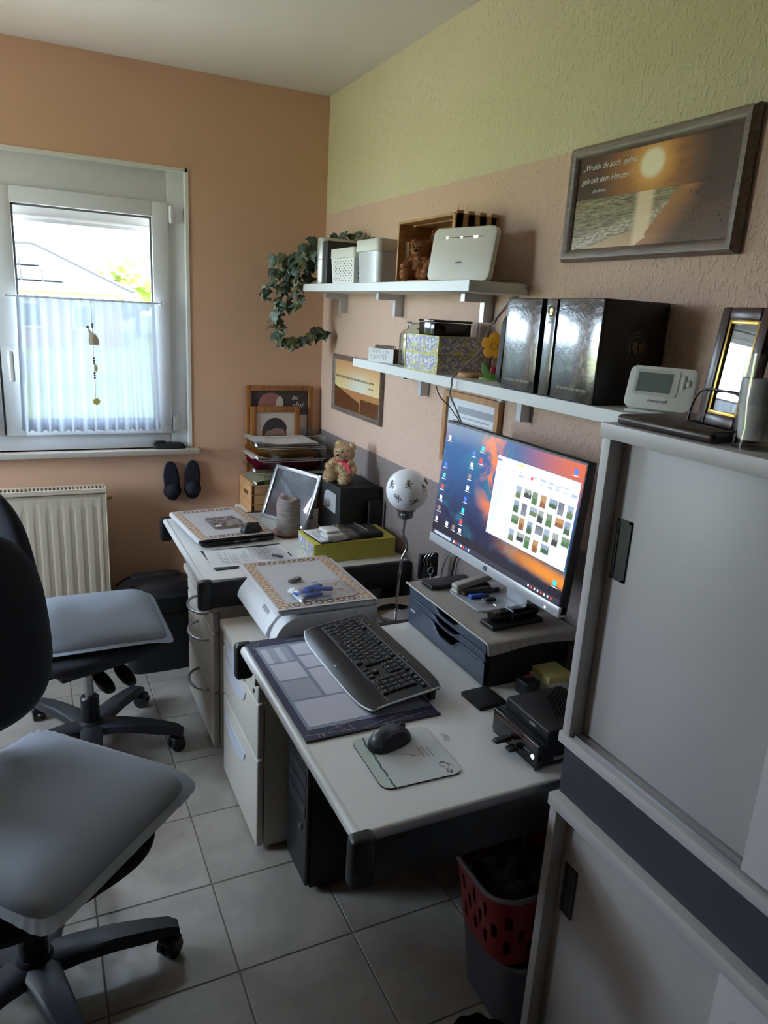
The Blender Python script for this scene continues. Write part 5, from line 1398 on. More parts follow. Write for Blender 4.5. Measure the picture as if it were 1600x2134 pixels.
# x runs to the wall, y towards the far side; local
for k in range(4): cell(-0.144 + k * 0.019, -0.126 + k * 0.019, 0.118, 0.205, (CELLP, CELL2, CELLP, CELL2)[k])
cell(-0.144, -0.066, 0.020, 0.110, CELLP); cell(-0.144, -0.066, -0.082, 0.012, CELL2)
cell(-0.056, 0.012, 0.142, 0.208, CELLP); cell(0.020, 0.088, 0.142, 0.208, CELLP); cell(-0.056, 0.012, 0.066, 0.134, CELLP); cell(0.020, 0.088, 0.066, 0.134, CELLP)
cell(-0.056, 0.155, -0.082, 0.058, CELLP); cell(-0.144, 0.155, -0.205, -0.090, CELLP); cell(0.096, 0.155, 0.066, 0.208, CELLP)
b = MB()
for p, q in (((-0.165, -0.236), (-0.05, -0.246)), ((-0.125, -0.238), (0.02, -0.19)), ((-0.125, -0.238), (-0.03, -0.208)), ((-0.09, -0.216), (-0.06, -0.252)), ((-0.06, -0.20), (-0.05, -0.25)), ((-0.03, -0.25), (0.12, -0.215)), ((0.02, -0.252), (0.15, -0.235)), ((0.06, -0.21), (0.10, -0.252)),
             ((-0.15, 0.232), (-0.13, 0.250)), ((-0.162, 0.21), (-0.145, 0.235)), ((-0.145, 0.235), (-0.135, 0.19)), ((-0.06, 0.238), (0.02, 0.236)), ((0.02, 0.236), (0.08, 0.247)), ((-0.165, 0.18), (-0.145, 0.19))):
    d = (Vector(q) - Vector(p)).normalized(); n_ = Vector((-d.y, d.x)) * 0.0006
    b.poly([(p[0] + n_.x, p[1] + n_.y, 0.0046), (p[0] - n_.x, p[1] - n_.y, 0.0046), (q[0] - n_.x, q[1] - n_.y, 0.0046), (q[0] + n_.x, q[1] + n_.y, 0.0046)])
part('line_drawing', b, plain('pale_print_line', (186, 180, 176), 0.6), t, None, fix=False)['kind'] = 'stuff'
b = MB(); b.box(-0.170, 0.170, -0.2575, -0.254, 0.0, 0.005); part('binding_strip', b, BLACK_METAL, t, None)
b = MB()
for y in (0.236, -0.246):
    for dx in (0, 0.010): b.box(-0.150 + dx - 0.012 * (y < 0) * -1, -0.147 + dx + 0.012 * (y < 0), y - 0.007, y + 0.007, 0.0047, 0.006)
part('corner_clip', b, STEEL, t, None)

MATM = Mat('mouse_mat_print', rough=0.6); _x, _y, _z = MATM.xyz()
_n = MATM.noise(MATM.coord(), 60.0, 3.0)
_hill = _x + 0.066 + (MATM.noise(MATM.vec(_y * 14.0, 2.0, 0.0), 2.0, 3.0) - 0.5) * 0.02
_c = MATM.mix(_hill.lt(0.0), rgb(208, 212, 214), rgb(198, 210, 204))
_c = MATM.mix((_hill.abs()).lt(0.0022) * _n.gt(0.38), _c, rgb(62, 104, 92))
MATM.base(_c)
t = thing('mouse_mat', 'pale printed mouse mat with a green slope along one edge', 'mouse mat', (-0.610, -2.198, 0.7205), rz=-0.03)
b = MB(); b.prism(rrect(0.185, 0.186, 0.022, 6), 0.0022); part('rubber_base', b, BLACK_MATT, t, 40)
b = MB(); b.prism(rrect(0.184, 0.185, 0.022, 6), 0.0008, Matrix.Translation((0, 0, 0.0022))); p = part('printed_cover', b, MATM.m, t, 40)
b = MB()
b.tube([(q[0], q[1], 0.0031) for q in smoothpath([(0.055, -0.052, 0), (0.062, -0.046, 0), (0.070, -0.052, 0), (0.072, -0.064, 0), (0.064, -0.066, 0), (0.056, -0.058, 0), (0.058, -0.048, 0), (0.075, -0.058, 0), (0.080, -0.068, 0)])], 0.0006, 4)
b.tube([(q[0], q[1], 0.0031) for q in smoothpath([(0.060, -0.071, 0), (0.066, -0.074, 0), (0.058, -0.078, 0), (0.064, -0.083, 0), (0.070, -0.078, 0), (0.066, -0.088, 0)])], 0.0006, 4)
part('signature', b, INK, p, None)
b = MB()
for k in range(3):
    for j in range(2): b.box(0.036 + k * 0.010, 0.0375 + k * 0.010, 0.004 - j * 0.022 - k * 0.003, 0.020 - j * 0.022 - k * 0.003, 0.00305, 0.0032)
part('text_line', b, INK_GREY, p, None)
b = MB(); b.tube([(q[0], q[1], 0.0031) for q in smoothpath([(-0.012, 0.012, 0), (-0.004, 0.004, 0), (0.004, 0.006, 0), (0.016, -0.006, 0), (0.026, -0.012, 0)])], 0.0005, 4); part('sketch_line', b, INK, p, None)

KB_TOP = Mat('keyboard_black', rgb(28, 31, 38), 0.26); KB_TOP.base(KB_TOP.mix(KB_TOP.noise(KB_TOP.coord(), 200.0, 2.0), rgb(30, 33, 40), rgb(26, 29, 36)))
t = thing('keyboard', 'black keyboard with a curved palm rest and silver edge', 'keyboard', (-0.527, -1.796, 0.7255), rz=0.015)
# local x to the wall (back of the keyboard), local y to the far side (its left end); width along y
KW, KD = 0.468, 0.212
def kz(x): return 0.013 + (x + KD / 2) * 0.13 - 0.011 * (max(0.0, -0.046 - x) / 0.06) ** 2
def kbase(u, v, dz=0.0, ins=0.0):
    y = (u - 0.5) * (KW - ins); e = abs(u - 0.5) * 2
    fr = -KD / 2 + 0.018 * e ** 6 + 0.010 * (1 - e * e) * 0 ; bk = KD / 2 - 0.012 * e ** 8
    x = (fr + ins / 2) + (bk - fr - ins) * v
    z = kz(x) + dz
    return Vector((x, y, z))
b = MB(); b.surf(lambda u, v: kbase(u, v, 0.0025, 0.003), 48, 16); b.surf(lambda u, v: kbase(u, v, -0.006, 0.003), 48, 16)
N_ = 48
rim = [(kbase(k / 47, 0, 0.0025, 0.003), kbase(k / 47, 0, -0.006, 0.003)) for k in range(48)] + [(kbase(1, k / 15, 0.0025, 0.003), kbase(1, k / 15, -0.006, 0.003)) for k in range(1, 16)] + [(kbase(1 - k / 47, 1, 0.0025, 0.003), kbase(1 - k / 47, 1, -0.006, 0.003)) for k in range(1, 48)] + [(kbase(0, 1 - k / 15, 0.0025, 0.003), kbase(0, 1 - k / 15, -0.006, 0.003)) for k in range(1, 15)]
for (a0, a1), (b0, b1) in zip(rim, rim[1:] + rim[:1]): b.poly([a0, b0, b1, a1])
bmesh.ops.remove_doubles(b.bm, verts=list(b.bm.verts), dist=1e-5)
part('body', b, KB_TOP.m, t, 50)
b = MB(); b.tube([a1 * 0.35 + a0 * 0.65 for a0, a1 in rim], 0.0032, 6, True); part('silver_edge', b, SILVER_PL, t, 179)
b = MB()
for y in (-KW / 2 + 0.03, KW / 2 - 0.03): b.box(KD / 2 - 0.030, KD / 2 - 0.016, y - 0.015, y + 0.015, -0.0010, kz(KD / 2 - 0.02) - 0.009)
part('foot', b, BLACK_PLASTIC, t, None)
KEYM = plain('key_black', (18, 19, 23), 0.35, grain=0.02); KEYEDGE = plain('key_legend', (150, 154, 162), 0.6)
ktilt = -math.atan(0.13)
keymesh = {}
def key(x, y, w, d, h=0.0048):
    k = (round(w, 4), round(d, 4))
    if k not in keymesh:
        m = MB(); m.box(-d / 2, d / 2, -w / 2, w / 2, 0, h, 0.0012, 2)
        keymesh[k] = m.mesh('key', 50); keymesh[k].materials.append(KEYM)
        m = MB(); m.box(-0.0018, 0.0018, -0.0014, 0.0014, h + 0.0001, h + 0.0003)
        keymesh[k, 1] = m.mesh('legend'); keymesh[k, 1].materials.append(KEYEDGE)
    o = piece('key', keymesh[k], t, (x, y, kz(x) + 0.0026), (0, ktilt, 0))
    piece('legend', keymesh[k, 1], o)
U = 0.0188; g = 0.0022
y_left = KW / 2 - 0.020
def krow(x, widths, y0, d=0.0162):
    y = y0
    for w in widths:
        if w > 0: key(x, y - w * U / 2, w * U - g, d)
        y -= abs(w) * U
xs0 = -0.034
krow(xs0, [1.25, 1.1, 1.1, 5.2, 1.1, 1.1, 1.15, 1.25], y_left)
krow(xs0 + U, [1.25, 1] + [1] * 10 + [2.05], y_left)
krow(xs0 + 2 * U, [1.75] + [1] * 11 + [1.55], y_left)
krow(xs0 + 3 * U, [1.5] + [1] * 12 + [0.8], y_left)
krow(xs0 + 4 * U, [1] * 13 + [1.3], y_left)
for blk in range(4): krow(xs0 + 5 * U + 0.001, [1] * 4, y_left - (blk * 4.35 + (1.4 if blk else 0) - (0.35 if blk else 0)) * U, 0.0105)
krow(xs0 + 5 * U + 0.001, [1], y_left - 18.6 * U, 0.0105); krow(xs0 + 5 * U + 0.001, [1] * 3, y_left - 19.8 * U, 0.0105)
yn = y_left - 14.55 * U
krow(xs0, [1, 1, 1], yn); krow(xs0 + U, [-1, 1, -1], yn)
krow(xs0 + 3 * U, [1, 1, 1], yn); krow(xs0 + 4 * U, [1, 1, 1], yn)
yp = y_left - 17.75 * U
for r, ws in enumerate(([2, 1, 1], [1, 1, 1, 1], [1, 1, 1, 1], [1, 1, 1, 1], [1, 1, 1, 1])): krow(xs0 + r * U, ws, yp)
for y0 in (y_left - 1.0 * U, y_left - 13.6 * U):
    for k in range(3): key(xs0 + 5 * U + 0.020, y0 - k * 1.15 * U, 0.017, 0.004, 0.002)
b = MB(); b.tube([(q[0], q[1], kz(q[0]) + 0.0028) for q in [(-0.044, y_left + 0.003), (-0.044, -KW / 2 + 0.012), ]], 0.0005, 4); b.tube([(q[0], q[1], kz(q[0]) + 0.0028) for q in [(0.073, y_left + 0.003), (0.073, -KW / 2 + 0.012)]], 0.0005, 4); part('trim_line', b, STEEL, t, None)
b = MB(); b.tube([Vector((q[0], q[1], 0)) + Vector((0, 0, kz(q[0]) + 0.0030)) for q in arc((-0.078, 0.005, 0), 0.006, 0.6, 5.4, 14)], 0.0009, 5); b.tube([(-0.078, 0.004, kz(-0.078) + 0.003), (-0.072, 0.0, kz(-0.072) + 0.003)], 0.0009, 5)
b.tube([(-0.088, 0.010, kz(-0.088) + 0.003), (-0.088, 0.000, kz(-0.088) + 0.003)], 0.0007, 5); part('logo', b, STEEL, t, None)

t = thing('earplug_piece', 'tiny clear plastic plug lying near the small computer', 'plug', (-0.492, -2.170, 0.7205))
b = MB(); b.lathe([(0, 0), (0.007, 0), (0.007, 0.006), (0, 0.008)], n=16); b.cyl((0.004, 0.004, 0.004), (-0.012, 0.012, 0.008), 0.003, n=10); part('body', b, CLEAR, t, 40)

# ------------------------------------------------------------------ drawer organiser with ribbed runner
ORG = Mat('organiser_plastic', rgb(50, 56, 68), 0.36); ORG.base(ORG.mix(ORG.noise(ORG.coord(), 150.0, 2.0), rgb(72, 80, 96), rgb(64, 72, 88)))
t = thing('drawer_organiser', 'dark blue-grey desk organiser with wavy drawer fronts under the monitor', 'organiser', (-0.155, -1.79, 0.72))
OY0, OY1, OX0, OZ1 = -2.003, -1.572, -0.285, 0.850
b = MB(); b.box(OX0 + 0.012, -0.02, OY0, OY0 + 0.006, 0.722, OZ1, 0.002); b.box(OX0 + 0.012, -0.02, OY1 - 0.006, OY1, 0.722, OZ1, 0.002); b.box(OX0 + 0.010, -0.02, OY0, OY1, OZ1 - 0.005, OZ1, 0.002); b.box(-0.026, -0.02, OY0, OY1, 0.722, OZ1); b.box(OX0 + 0.014, -0.02, OY0, OY1, 0.7205, 0.725)
part('housing', b, BLACK_MATT, t, 30, True)
def wavy(z0, z1, y0, y1, notch, flip):
    """drawer front whose top edge dips in an S towards the middle of the organiser"""
    n = 30; top = []
    for k in range(n + 1):
        s = k / n; y = y1 + (y0 - y1) * s
        f = s if not flip else 1 - s
        dip = notch / (1 + math.exp(-(f - 0.74) * 26))
        top.append((y, z1 - dip))
    b = MB(); x0, x1 = OX0, OX0 + 0.010
    def rib(u, v):
        i = u * n; k = min(int(i), n - 1); fr = i - k
        y = top[k][0] * (1 - fr) + top[k + 1][0] * fr; zt = top[k][1] * (1 - fr) + top[k + 1][1] * fr
        prof = [(x1, z0), (x0 + 0.002, z0), (x0 + 0.001, z0 + 0.001), (x0, (z0 + zt) / 2), (x0 - 0.001, zt - 0.006), (x0 - 0.004, zt - 0.003), (x0 - 0.003, zt), (x0 + 0.003, zt), (x1, zt - 0.003)]
        q = v * (len(prof) - 1); m = min(int(q), len(prof) - 2); h = q - m
        return Vector((prof[m][0] * (1 - h) + prof[m + 1][0] * h, y, prof[m][1] * (1 - h) + prof[m + 1][1] * h))
    b.surf(rib, n + 1, 17)
    return b
ym = -1.808
for (y0, y1, flip) in ((ym - 0.0015, OY1 - 0.004, False), (OY0 + 0.004, ym + 0.0015, True)):
    for z0, z1, nt_ in ((0.815, 0.846, 0.020), (0.792, 0.816, 0.018), (0.724, 0.794, 0.030)):
        yy0, yy1 = (y0, y1) if not flip else (y0, y1)
        d = part('drawer', wavy(z0, z1, yy0, yy1, nt_, flip), ORG.m, t, 60, True)
b = MB(); b.box(OX0 - 0.0012, OX0 + 0.001, -1.618, -1.590, 0.770, 0.777); part('maker_label', b, SILVER_PL, t, None, True)
RUN = Mat('ribbed_runner_cloth', rough=0.9); _x, _y, _z = RUN.xyz()
_s = ((_x * 2 * PI / 0.0048).sin() * 0.5 + 0.5)
RUN.base(RUN.mix(_s, rgb(150, 142, 136), rgb(186, 178, 170))).bump(_s, 0.6, 0.0015)
t = thing('ribbed_runner', 'ribbed grey-beige cloth runner draped over the organiser', 'table runner', (-0.15, -1.80, 0.851))
def runner(u, v, dz=0.0):
    s = u * 0.492; x = -0.292 + 0.284 * v
    L = OY1 + 0.008
    top = L - (OY0 - 0.004)
    if s < top: return Vector((x, L - s, OZ1 + 0.0022 + dz + 0.001 * noise.noise(Vector((x * 20, s * 20, 0)))))
    e = s - top; a = min(e / 0.02, 1.0)
    return Vector((x, OY0 - 0.004 - 0.012 * math.sin(a * PI / 2) - 0.18 * max(0, e - 0.02) , OZ1 + 0.0022 + dz - 0.006 * a * a - 0.8 * max(0, e - 0.02) * (0.72 + 0.28 * math.sin(v * 5 + 2))))
b = MB(); b.surf(lambda u, v: runner(u, v), 90, 30); b.surf(lambda u, v: runner(u, v, -0.0018), 90, 30); part('cloth', b, RUN.m, t, 179, True, fix=False)
b = MB(); b.tube([runner(k / 60, 0) + Vector((-0.001, 0, 0)) for k in range(61)], 0.0022, 6); part('hem', b, plain('hem_thread', (200, 196, 190), 0.9), t, 179, True)
b = MB()
for k in range(0, 84): b.ball(runner(k / 99, 0) + Vector((-0.003, 0, -0.001)), 0.0014, 1)
part('picot_edge', b, plain('picot_thread', (214, 212, 208), 0.9), t, None, True)['kind'] = 'stuff'
TOPZ = OZ1 + 0.0042

# ------------------------------------------------------------------ monitor
t = thing('monitor', 'large monitor with a silver chin showing a starry desktop', 'monitor', (-0.10, -1.860, TOPZ), rz=0.0)
b = MB(); b.prism(rrect(0.215, 0.185, 0.030, 6), 0.0045, Matrix.Translation((-0.0, 0.110, 0))); part('base', b, SILVER_PL, t, 40)
tilt = Matrix.Translation((-0.122, -0.012, 0.132)) @ Matrix.Rotation(0.085, 4, 'Y')
# local screen frame: x = depth (front is -x), y across, z up
MW, MH = 0.618, 0.366
b = MB(); b.box(0.030, 0.042, -0.01, 0.09, 0.004, 0.20, 0.004); b.box(-0.10, 0.04, 0.005, 0.075, 0.19, 0.26, 0.006); part('stand', b, SILVER_PL, t, 40)
b = MB(); b.box(0.0, 0.024, -MW / 2, MW / 2, 0.0, MH, 0.004, 3, M=tilt); b.box(0.02, 0.045, -0.2, 0.2, 0.06, 0.30, 0.012, 3, M=tilt); part('housing', b, BLACK_PLASTIC, t, 40)
b = MB(); b.box(-0.0035, 0.020, -MW / 2, MW / 2, -0.002, 0.0245, 0.002, 2, M=tilt); part('chin', b, plain('silver_chin', (200, 203, 208), 0.3, metal=0.3), t, 40)
b = MB(); b.tube([tilt @ Vector((-0.0042, 0.007 * math.cos(a), 0.012 + 0.007 * math.sin(a))) for a in [2 * PI * k / 20 for k in range(20)]], 0.0010, 5, True)
b.tube([tilt @ Vector(p) for p in ((-0.0042, 0.003, 0.017), (-0.0042, 0.002, 0.008))], 0.0007, 4); b.tube([tilt @ Vector(p) for p in ((-0.0042, -0.001, 0.015), (-0.0042, -0.003, 0.006))], 0.0007, 4); part('logo', b, plain('logo_grey', (110, 112, 118), 0.3), t, None)
b = MB(); b.box(-0.0042, -0.003, -0.262, -0.258, 0.004, 0.008, M=tilt); part('power_light', b, emit('white_led', (230, 240, 255), 3.0), t, None)
def nebula():
    m = Mat('starry_desktop', rgb(0, 0, 0), 0.25)
    gx, gy, gz = m.xyz(kind='Generated'); u, v = 1.0 - gy, gz
    p = m.vec(u * 1.7, v, 0.0)
    a = m.noise(p, 3.0, 5.0, 0.6, 0.6); d = m.noise(p, 5.0, 5.0, 0.65, 0.8); s = m.voro(p, 130.0)
    c = m.mix(v.ss(0.15, 0.75), rgb(34, 34, 66), rgb(40, 84, 140))
    c = m.mix(a.ss(0.45, 0.7), c, rgb(38, 116, 140))
    streak = (u - 0.46 + (v - 0.5) * 0.10).abs().ss(0.16, 0.02) * d.ss(0.42, 0.62)
    c = m.mix(streak * v.ss(0.25, 0.5), c, rgb(226, 122, 66))
    c = m.mix((u.ss(0.5, 1.0)) * v.ss(0.62, 0.95), c, rgb(196, 92, 60))
    c = m.mix((u.ss(0.0, 0.12, 1.0, 0.0)) * d.ss(0.45, 0.7) * 0.6, c, rgb(150, 84, 110))
    c = m.mix((v - 0.16 - (1.0 - u) * 0.10).abs().ss(0.09, 0.01) * u.ss(0.45, 0.9), c, rgb(214, 134, 52))
    land = v - 0.13 - (d - 0.5) * 0.12 + u * 0.03
    c = m.mix(land.ss(0.02, -0.02), c, rgb(36, 34, 48))
    c = m.mix(s.lt(0.075) * v.gt(0.25), c, rgb(214, 224, 240))
    c = m.mix(v.ss(0.80, 1.0) * u.ss(0.65, 0.1) * 0.5, c, rgb(150, 156, 170))
    m.link(c.k, m.b.inputs['Emission Color']); m.b.inputs['Emission Strength'].default_value = 0.42
    m.b.inputs['Base Color'].default_value = rgb(8, 8, 10)
    return m.m
SX = -0.0012
SY0, SY1, SZ0, SZ1 = -MW / 2 + 0.006, MW / 2 - 0.006, 0.026, MH - 0.008
b = MB(); b.box(SX - 0.0004, 0.001, SY0, SY1, SZ0, SZ1); part('screen', b, nebula(), t, None).data.transform(tilt)
def scr(name, u0, u1, v0, v1, mat, lift, parent=t):
    W, H = SY1 - SY0, SZ1 - SZ0
    b = MB(); x = SX - 0.0005 - lift
    y0, y1 = SY1 - u0 * W, SY1 - u1 * W; z0, z1 = SZ0 + v0 * H, SZ0 + v1 * H
    b.poly([tilt @ Vector(q) for q in ((x, y0, z0), (x, y1, z0), (x, y1, z1), (x, y0, z1))])
    return part(name, b, mat, parent, None, fix=False)
E_WHITE = emit('window_white', (218, 228, 248), 0.31); E_GREY = emit('ui_grey', (160, 172, 190), 0.28); E_DARK = emit('taskbar_dark', (38, 36, 46), 0.4)
E_BLUE = emit('ui_blue', (50, 90, 180), 0.5); E_YEL = emit('ui_yellow', (226, 214, 90), 0.55); E_RED = emit('ui_red', (200, 50, 50), 0.5); E_ICON = emit('icon_white', (220, 224, 230), 0.34)
w = scr('explorer_window', 0.455, 0.993, 0.245, 0.875, E_WHITE, 0.0003)
tb = scr('taskbar', 0.0, 1.0, 0.0, 0.042, E_DARK, 0.0003)
scr('tab', 0.455, 0.49, 0.835, 0.85, E_BLUE, 0.0006, w); scr('tab', 0.60, 0.645, 0.845, 0.862, E_YEL, 0.0006, w)
scr('side_divider', 0.585, 0.587, 0.26, 0.66, E_GREY, 0.0006, w)
R_ = random.Random(5)
for k in range(26): scr('list_line', 0.468, 0.468 + R_.uniform(0.02, 0.07), 0.70 - k * 0.0165, 0.704 - k * 0.0165, E_GREY, 0.0006, w)
for k in range(22): scr('ribbon_line', 0.475 + (k % 11) * 0.048, 0.475 + (k % 11) * 0.048 + R_.uniform(0.012, 0.04), 0.76 + (k // 11) * 0.03 + R_.uniform(0, 0.02), 0.764 + (k // 11) * 0.03 + R_.uniform(0.0, 0.02), E_GREY, 0.0006, w)
scr('delete_mark', 0.700, 0.715, 0.775, 0.797, E_RED, 0.0006, w)
def thumbmat(k):
    m = Mat('thumbnail_photo', rgb(0, 0, 0), 0.4); R = random.Random(k)
    c1, c2 = [((108, 128, 84), (168, 184, 208)), ((140, 142, 156), (120, 122, 136)), ((70, 100, 60), (150, 170, 196)), ((150, 96, 50), (196, 150, 96)), ((80, 124, 66), (130, 150, 120)), ((60, 66, 60), (170, 176, 172))][k % 6]
    gz = m.xyz(kind='Generated')[2]
    f = m.noise(m.coord(), 90.0, 3.0)
    c = m.mix((gz + (f - 0.5) * 0.9).ss(0.40, 0.62), rgb(*c1), rgb(*c2))
    m.link(c.k, m.b.inputs['Emission Color']); m.b.inputs['Emission Strength'].default_value = 0.32
    return m.m
TH = [thumbmat(k) for k in range(6)]
kk = 0
for r in range(4):
    for c in range(7 if r < 3 else 5):
        u0 = 0.620 + c * 0.0545; v1 = 0.700 - r * 0.112
        if r == 3: u0 = 0.620 + c * 0.0545
        por = (kk * 7 + r) % 3 != 1
        scr('thumbnail', u0, min(u0 + (0.034 if por else 0.048), 0.992), v1 - (0.090 if por else 0.064), v1, TH[(kk * 5 + r * 3) % 6], 0.0006, w); kk += 1
for k, (u, v) in enumerate(((0.04, 0.86), (0.04, 0.62), (0.04, 0.52), (0.04, 0.42), (0.04, 0.32), (0.04, 0.22), (0.03, 0.12), (0.265, 0.80), (0.33, 0.86), (0.33, 0.76), (0.262, 0.70), (0.26, 0.60), (0.258, 0.50), (0.255, 0.40), (0.25, 0.30), (0.248, 0.20), (0.13, 0.12), (0.19, 0.12), (0.25, 0.12), (0.955, 0.92), (0.955, 0.12))):
    m_ = (E_ICON, E_BLUE, emit('icon_teal', (40, 170, 170), 0.5), E_RED, E_ICON, emit('icon_brown', (120, 96, 84), 0.5))[k % 6]
    i_ = scr('desktop_icon', u - 0.011, u + 0.011, v, v + 0.038, m_, 0.0003); scr('icon_caption', u - 0.018, u + 0.018, v - 0.014, v - 0.008, E_ICON, 0.0003, i_)
for k in range(7): scr('task_icon', 0.21 + k * 0.022, 0.221 + k * 0.022, 0.010, 0.032, (E_ICON, E_RED, E_BLUE)[k % 3], 0.0006, tb)
scr('search_box', 0.03, 0.19, 0.008, 0.034, E_GREY, 0.0006, tb)
for k in range(8): scr('tray_icon', 0.80 + k * 0.021, 0.809 + k * 0.021, 0.012, 0.030, (E_ICON, E_RED, E_ICON)[k % 3], 0.0006, tb)

# ------------------------------------------------------------------ bits on the runner
t = thing('power_bank', 'flat black power bank on the runner beside the stapler', 'power bank', (-0.180, -1.622, TOPZ), rz=0.03)
b = MB(); b.box(-0.078, 0.078, -0.030, 0.030, 0, 0.014, 0.002); part('body', b, DARK_BLUE_PL, t, 30)
b = MB(); b.box(-0.0785, -0.078, -0.02, 0.02, 0.004, 0.010); part('ports', b, SCREENBLACK, t, None)
t = thing('stapler', 'pale grey stapler half under the monitor', 'stapler', (-0.135, -1.690, TOPZ + 0.0045), rz=0.10)
STP = plain('stapler_grey', (176, 172, 164), 0.4)
b = MB(); b.box(-0.070, 0.060, -0.017, 0.017, 0, 0.010, 0.004, 3); part('base', b, STP, t, 40)
b = MB(); b.box(-0.070, 0.065, -0.016, 0.016, 0, 0.018, 0.006, 3, M=Matrix.Translation((0, 0, 0.017)) @ Matrix.Rotation(-0.12, 4, 'Y')); part('arm', b, STP, t, 40)
b = MB(); b.box(-0.050, 0.055, -0.009, 0.009, 0.009, 0.016, 0.002); b.cyl((0.045, -0.018, 0.014), (0.045, 0.018, 0.014), 0.004, n=10); part('magazine', b, BLACK_METAL, t, 40)
t = thing('ball_pen', 'dark brown wooden pen lying in front of the stapler', 'pen', (-0.118, -1.726, TOPZ + 0.0045), rz=-0.03)
b = MB(); b.cyl((-0.068, 0, 0.0065), (0.050, 0, 0.0065), 0.0062, n=18); part('barrel', b, WALNUT, t, 40)
b = MB(); b.cyl((0.050, 0, 0.0065), (0.072, 0, 0.0065), 0.0055, 0.0015, 16); b.cyl((-0.074, 0, 0.0065), (-0.068, 0, 0.0065), 0.003, n=12); part('tip', b, CHROME, t, 40)
b = MB(); b.tube([(-0.066, 0.001, 0.0135), (-0.03, 0.001, 0.0145), (-0.012, 0.001, 0.0132)], 0.0012, 6); b.cyl((0.030, 0, 0.0065), (0.032, 0, 0.0065), 0.0066, n=18); part('clip', b, CHROME, t, 40)
t = thing('blue_memory_stick', 'translucent blue memory stick on the monitor base', 'memory stick', (-0.158, -1.752, TOPZ + 0.0045), rz=-0.10)
b = MB(); b.box(-0.026, 0.024, -0.010, 0.010, 0, 0.011, 0.0045, 3); part('body', b, BLUEPL, t, 50)
b = MB(); b.box(0.024, 0.036, -0.006, 0.006, 0.003, 0.0075); part('plug', b, plain('dark_blue_cap', (36, 44, 70), 0.4), t, None)
t = thing('black_memory_stick', 'black memory stick with a chrome loop on the monitor base', 'memory stick', (-0.140, -1.783, TOPZ + 0.0045), rz=-0.12)
b = MB(); b.box(-0.010, 0.022, -0.0075, 0.0075, 0, 0.009, 0.003, 3); part('body', b, BLACK_PLASTIC, t, 50)
b = MB(); b.tube([(-0.013 + 0.006 * math.cos(a), 0.0045 * math.sin(a), 0.0055) for a in [2 * PI * k / 16 for k in range(16)]], 0.0018, 6, True); part('loop', b, CHROME, t, 179)
b = MB(); b.box(-0.022, 0.022, -0.014, 0.014, 0.0, 0.0012); solo('memory_card_sleeve', b, CLEAR, 'clear square sleeve lying on the monitor base', 'sleeve', (-0.160, -1.806, TOPZ + 0.0046), (0, 0, -0.1), smooth=None, world=False)
t = thing('black_flat_case', 'flat black case lying on the runner under the glasses case', 'case', (-0.155, -1.925, TOPZ), rz=0.05)
b = MB(); b.box(-0.088, 0.082, -0.030, 0.030, 0, 0.013, 0.0035, 3); part('body', b, BLACK_PLASTIC, t, 40)
t = thing('glasses_case', 'rounded black case with a silver band on top of the flat case', 'glasses case', (-0.150, -1.918, TOPZ + 0.0132), rz=0.06)
b = MB(); b.pillow(0.165, 0.040, lambda r: 0.013 + 0.013 * (1 - r ** 4) ** 0.5, lambda r: 0.013 - 0.013 * (1 - r ** 8) ** 0.5, 6, 10, 56); part('shell', b, SCREENBLACK, t, 60)
b = MB(); b.box(-0.020, -0.016, -0.0203, 0.0203, 0.003, 0.0268, 0.001); part('band', b, STEEL, t, None)

# ------------------------------------------------------------------ small computer and neighbours
t = thing('mini_computer', 'small black computer with a red front line on the keyboard desk', 'computer', (-0.27, -2.265, 0.72), rz=0.0)
b = MB(); b.box(-0.362, -0.185, -2.345, -2.178, 0.727, 0.780, 0.003); part('case', b, BLACK_MATT, t, 30, True)
b = MB(); b.box(-0.374, -0.362, -2.348, -2.176, 0.724, 0.781, 0.004, 3); part('front_panel', b, SCREENBLACK, t, 40, True)
b = MB(); b.box(-0.3748, -0.3738, -2.335, -2.190, 0.768, 0.7708); part('red_line', b, plain('dark_red_line', (120, 22, 34), 0.3), t, None, True)
b = MB(); b.cyl((-0.374, -2.330, 0.748), (-0.3755, -2.330, 0.748), 0.0052, n=20); part('power_button', b, emit('button_white', (230, 236, 250), 0.9), t, 40, True)
b = MB(); b.box(-0.3752, -0.374, -2.320, -2.298, 0.751, 0.7545); part('badge', b, plain('badge_grey', (110, 112, 118), 0.5), t, None, True)
b = MB(); b.box(-0.376, -0.186, -2.342, -2.182, 0.7205, 0.7245, 0.001); part('foot_rail', b, STEEL, t, None, True)
b = MB(); b.box(-0.33, -0.30, -2.3462, -2.345, 0.738, 0.746); part('side_label', b, GREY_PL, t, None, True)
t = thing('memory_stick', 'black and silver memory stick plugged into the small computer', 'memory stick', (-0.400, -2.250, 0.740))
b = MB(); b.box(-0.418, -0.3765, -2.259, -2.243, 0.742, 0.752, 0.003, 3); part('body', b, BLACK_PLASTIC, t, 40, True)
b = MB(); b.box(-0.424, -0.418, -2.257, -2.245, 0.7435, 0.7505, 0.002); part('cap', b, CHROME, t, None, True)
b = MB(); b.box(-0.400, -0.3765, -2.285, -2.266, 0.733, 0.742, 0.003, 3); solo('wireless_dongle', b, BLACK_PLASTIC, 'short black dongle plugged in beneath the memory stick', 'dongle', (-0.388, -2.275, 0.733), smooth=40)
t = thing('external_drive', 'black box with slanted grooves on top of the small computer', 'drive', (-0.255, -2.270, 0.782))
b = MB(); b.box(-0.352, -0.195, -2.346, -2.190, 0.7815, 0.812, 0.004, 3); part('case', b, BLACK_PLASTIC, t, 40, True)
